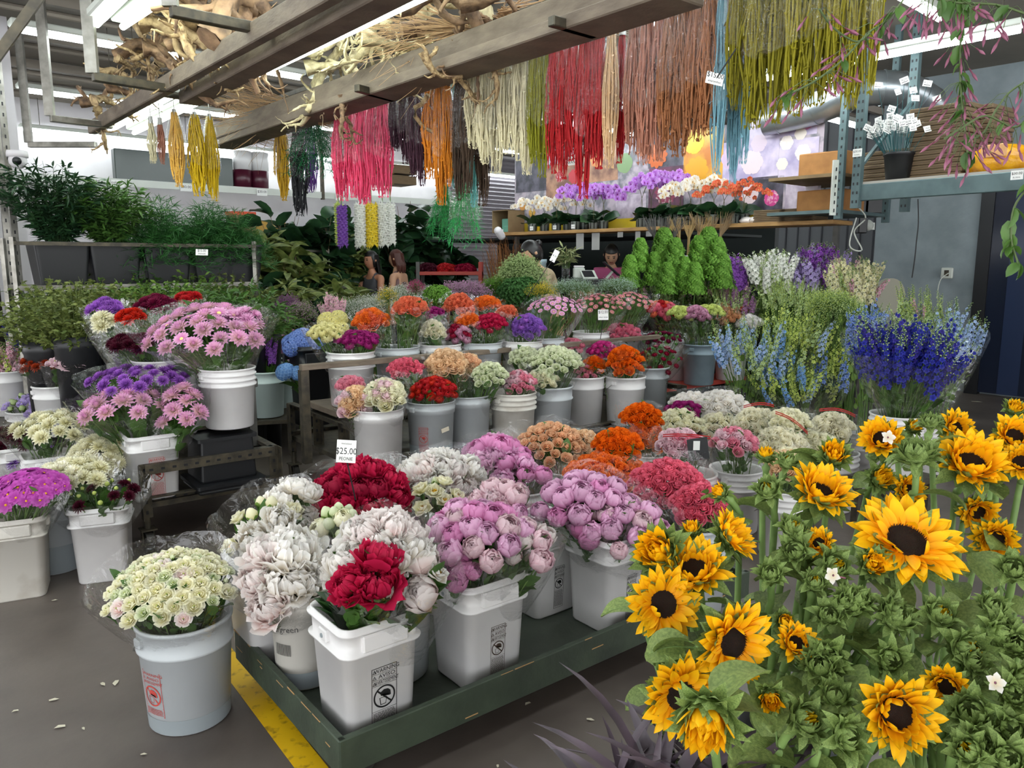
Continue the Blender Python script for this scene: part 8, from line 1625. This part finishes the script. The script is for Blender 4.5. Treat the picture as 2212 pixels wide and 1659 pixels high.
S('shut', 1530, 1545, 82, (-.35, -.25, .8), 'big golden sunflower with petals folded over its centre at the lower left', dY=-.10)
S('shut', 1425, 1195, 62, (-.5, .5, .6), 'folded golden sunflower at the upper left edge beside the pink peonies')
S('open', 1432, 1305, 85, (.1, .35, .85), 'open sunflower with a small dark centre at the left edge', dY=.02)
S('half', 1500, 1235, 72, (-.2, .8, .5), 'fan shaped sunflower seen from its side above the left edge one')
S('half', 1575, 1160, 55, (.6, .6, .4), 'half open sunflower turned to the coral roses')
S('shut', 1495, 1148, 26, (-.2, .9, .3), 'small yellow sunflower bud over the folded golden one')
S('half', 1935, 1540, 82, (-.05, .35, .92), 'half open sunflower with ragged petals low in the middle', dY=-.03)
S('half', 2046, 1482, 46, (-.55, .2, .8), 'small half open sunflower right of the ragged one', dY=.0)
S('shut', 1664, 1508, 36, (-.2, .15, .95), 'knotted yellow sunflower bud between big golden and ragged ones', dY=-.03)
S('half', 1718, 1392, 46, (.1, .75, .6), 'small spiky half open sunflower right of the round centred one')
S('shut', 1694, 1340, 25, (-.1, .3, .9), 'tiny twisted yellow sunflower bud above the spiky one')
S('half', 1772, 1068, 68, (.1, .85, .5), 'bright sunflower with upright petals in the upper middle')
S('shut', 1885, 1218, 38, (-.1, .4, .85), 'shaggy yellow sunflower bud just below the largest one')
S('half', 1770, 1175, 34, (-.5, .6, .5), 'narrow sunflower opening left of the largest one')
S('half', 2095, 1005, 72, (-.1, .7, .6), 'wide fluffy sunflower near the right top', dY=.05)
S('half', 2062, 925, 38, (.1, .4, .85), 'sunflower with a dark heart high on the right', dY=.1)
S('half', 1905, 950, 46, (-.4, .6, .6), 'sunflower at the top left of the clump below the ribbed pail', dY=.12)
S('shut', 1972, 924, 20, (0, .6, .7), 'small yellow bud behind the clump below the ribbed pail', dY=.2)
S('shut', 1802, 985, 38, (-.2, .6, .6), 'rounded sunflower near the peach cream roses', dY=.05)
S('shut', 1655, 988, 24, (-.1, .95, .2), 'yellow tipped green bud standing beside the peach cream roses', dY=.05)
S('shut', 1560, 1065, 24, (-.8, .5, .2), 'yellow tipped bud pointing at the coral roses')
S('half', 2190, 945, 46, (-.2, .5, .8), 'sunflower cut by the right photo edge, upper', dY=.05)
S('shut', 2190, 885, 24, (-.1, .7, .6), 'yellow bud at the right photo edge, topmost', dY=.15)
S('half', 2150, 1165, 46, (-.5, .1, .8), 'dark hearted sunflower in shade at the right photo edge', dY=.1)
S('half', 2110, 1105, 40, (-.2, -.1, .9), 'shaded sunflower under the thick bent stem', dY=.15)
S('half', 2205, 1000, 40, (-.5, .5, .6), 'partly cut sunflower at the right photo edge under the upper one', dY=.02)
S('shut', 1900, 1035, 34, (.1, .5, .8), 'sunflower peeping behind the standing green bud', dY=.12)
S('half', 1960, 1060, 36, (.1, .3, .9), 'orange toned sunflower behind the largest one', dY=.12)
rgB = R_(99)
for px, py, r, f in ((1980, 985, 50, (-.1, .95, .1)), (2150, 1085, 48, (.5, .5, -.1)), (1665, 1240, 34, (-.2, .8, .4)), (1570, 1262, 34, (.1, .9, .3)), (1715, 1145, 38, (.2, .9, .2)), (1850, 1300, 44, (.1, .95, .2)), (1922, 1425, 42, (0, .25, .95)), (2030, 1330, 44, (.1, .8, .5)), (2165, 1360, 44, (-.2, .8, .4)), (2035, 1250, 34, (.2, .6, .7)), (2145, 1312, 36, (.1, .8, .4)), (1400, 1372, 30, (-.6, .4, .5)), (1470, 1390, 32, (-.2, .6, .7)), (1660, 1430, 36, (.1, .8, .5)), (1795, 1430, 38, (-.1, .5, .8)), (2110, 1600, 42, (-.1, .3, .9)), (1790, 1330, 36, (-.2, .8, .5)), (1660, 1060, 36, (-.4, .8, .3)), (1830, 1110, 34, (-.5, .8, .3)), (2060, 1010, 34, (-.5, .8, .2)), (1930, 1330, 38, (.1, .7, .6)), (2100, 1430, 36, (.3, .5, .7)), (1760, 1260, 32, (0, .9, .4)), (2190, 1230, 40, (-.3, .7, .5)), (1640, 1330, 26, (.2, .8, .4)), (2190, 1500, 40, (-.4, .4, .8)), (1700, 1000, 30, (.2, .9, .2)), (2010, 915, 28, (0, .95, .2))) + tuple((rgB.uniform(1600, 2210), y, rgB.uniform(38, 56), (rgB.uniform(-.6, .6), rgB.uniform(.2, .9), rgB.uniform(.2, .8))) for y in np.linspace(1090, 1640, 34)):
    if not clear_of(px, py, r * .4): continue
    S('bud', px, py, r, f, 'green sunflower bud with pointed curling bracts in the clump', 'green sunflower buds', leaves=2)
# loose large leaves that fill the clump, each on its own short stalk
rgL = R_(88)
for i in range(290):
    px = rgL.uniform(1420, 2230); py = 985 + 690 * rgL.uniform() ** 1.35
    if px < 1620 and py < 1200 + (1620 - px) * .2: continue
    if (py > 1560 and px < 1600) or not clear_of(px, py, 62): continue
    Y = 1.13 + (1500 - py) * .0009 + rgL.uniform(.03, .2); c = aty(px, py, Y); b = min(SB, key=lambda q: (q - c).length) + Vector((rgL.uniform(-.1, .1), rgL.uniform(-.1, .1), .03))
    if c.z < .42: continue
    t = thing('sunflower_leaf_stalk', 'broad sunflower leaf on its stalk between the sunflower heads', 'leaf', b, 0, 'leafy stalks in the sunflower clump')
    a = rgL.uniform(0, 2 * pi); d = Vector((cos(a), sin(a) - .6, rgL.uniform(-.2, .6))).normalized(); Yv = Vector((0, 0, 1)).cross(d).normalized(); M = Matrix.Translation(c - b) @ Matrix((d, Yv, d.cross(Yv))).transposed().to_4x4() @ Matrix.Rotation(rgL.uniform(-.7, .7), 4, 'X') @ Matrix.Scale(rgL.uniform(.05, .10), 4)
    link('leaf', SL_[i % 3], t, M=M); mb = MB(); mb.tube(smooth([c - b, (c - b) * .8 + Vector((0, .02, 0)), Vector()], 4), .004, 6); mb.build('stalk', [M_SSTEM], t)
# dark purple grassy foliage at the bottom edge
for i, (px, py, n, s_) in enumerate(((1440, 1640, 90, .26), (1350, 1665, 40, .18), (1530, 1650, 70, .24), (1640, 1655, 60, .22))):
    c = aty(px, py, 1.02); rg = R_(91 + i); t = thing('purple_grass', ['tuft of dark purple grassy leaves at the bottom edge below the golden sunflower', 'thin purple grass blades nearest the trolley wheel', 'dark grassy leaves below the folded golden sunflower', 'dark grass tuft under the sunflower leaves'][i], 'foliage', Vector((c.x, c.y, 0)))
    mb = MB(); LFN = leaf_arr(1, .045, -1.0, .3, 6, 2, .8)
    for k in range(n): p = Vector((rg.normal() * .05, rg.normal() * .05, c.z - .1)); d = Vector((rg.normal() * .8, rg.normal() * .6 - .2, rg.uniform(.1, 1.1))); put_leaf(mb, LFN, p, d, s_ * rg.uniform(.5, 1.0), rg, 0)
    mb.tube([(0, 0, .0), (0, 0, c.z - .08)], .02, 6, 1); mb.build('blades', [pmat('purple_grey_blade', '#5d4f5a', .5, col2='#3e343c', nscale=12), M_STEM], t)
# fallen jasmine blossoms on the sunflowers
for i, (px, py, f) in enumerate(((2150, 1475, (0, .5, .8)), (1800, 1243, (-.8, .3, .5)), (1918, 945, (0, .4, .9)))):
    c = aty(px, py, 1.02 + (1500 - py) * .0009); t = thing('jasmine_blossom', ['white star blossom fallen low on the right of the sunflowers', 'white blossom lying on a green bud in the sunflower middle', 'pale star blossom on the top left sunflower'][i], 'blossom', c); mb = MB()
    for k in range(5): rayp(mb, .002, k * 1.257, .3, .014, .006, -.3, .3, .6, 3, 2)
    mb.tube([(0, 0, 0), (.003, 0, -.012), (.008, 0, -.024)], [.0018, .0016, .0014], 5, 1); o = mb.build('blossom', [P('white'), petal('jasmine_bud', '#7d4254', '#b97a94', .5)], t); o.rotation_euler = Vector((f[0], -f[2], f[1])).to_track_quat('Z', 'Y').to_euler()
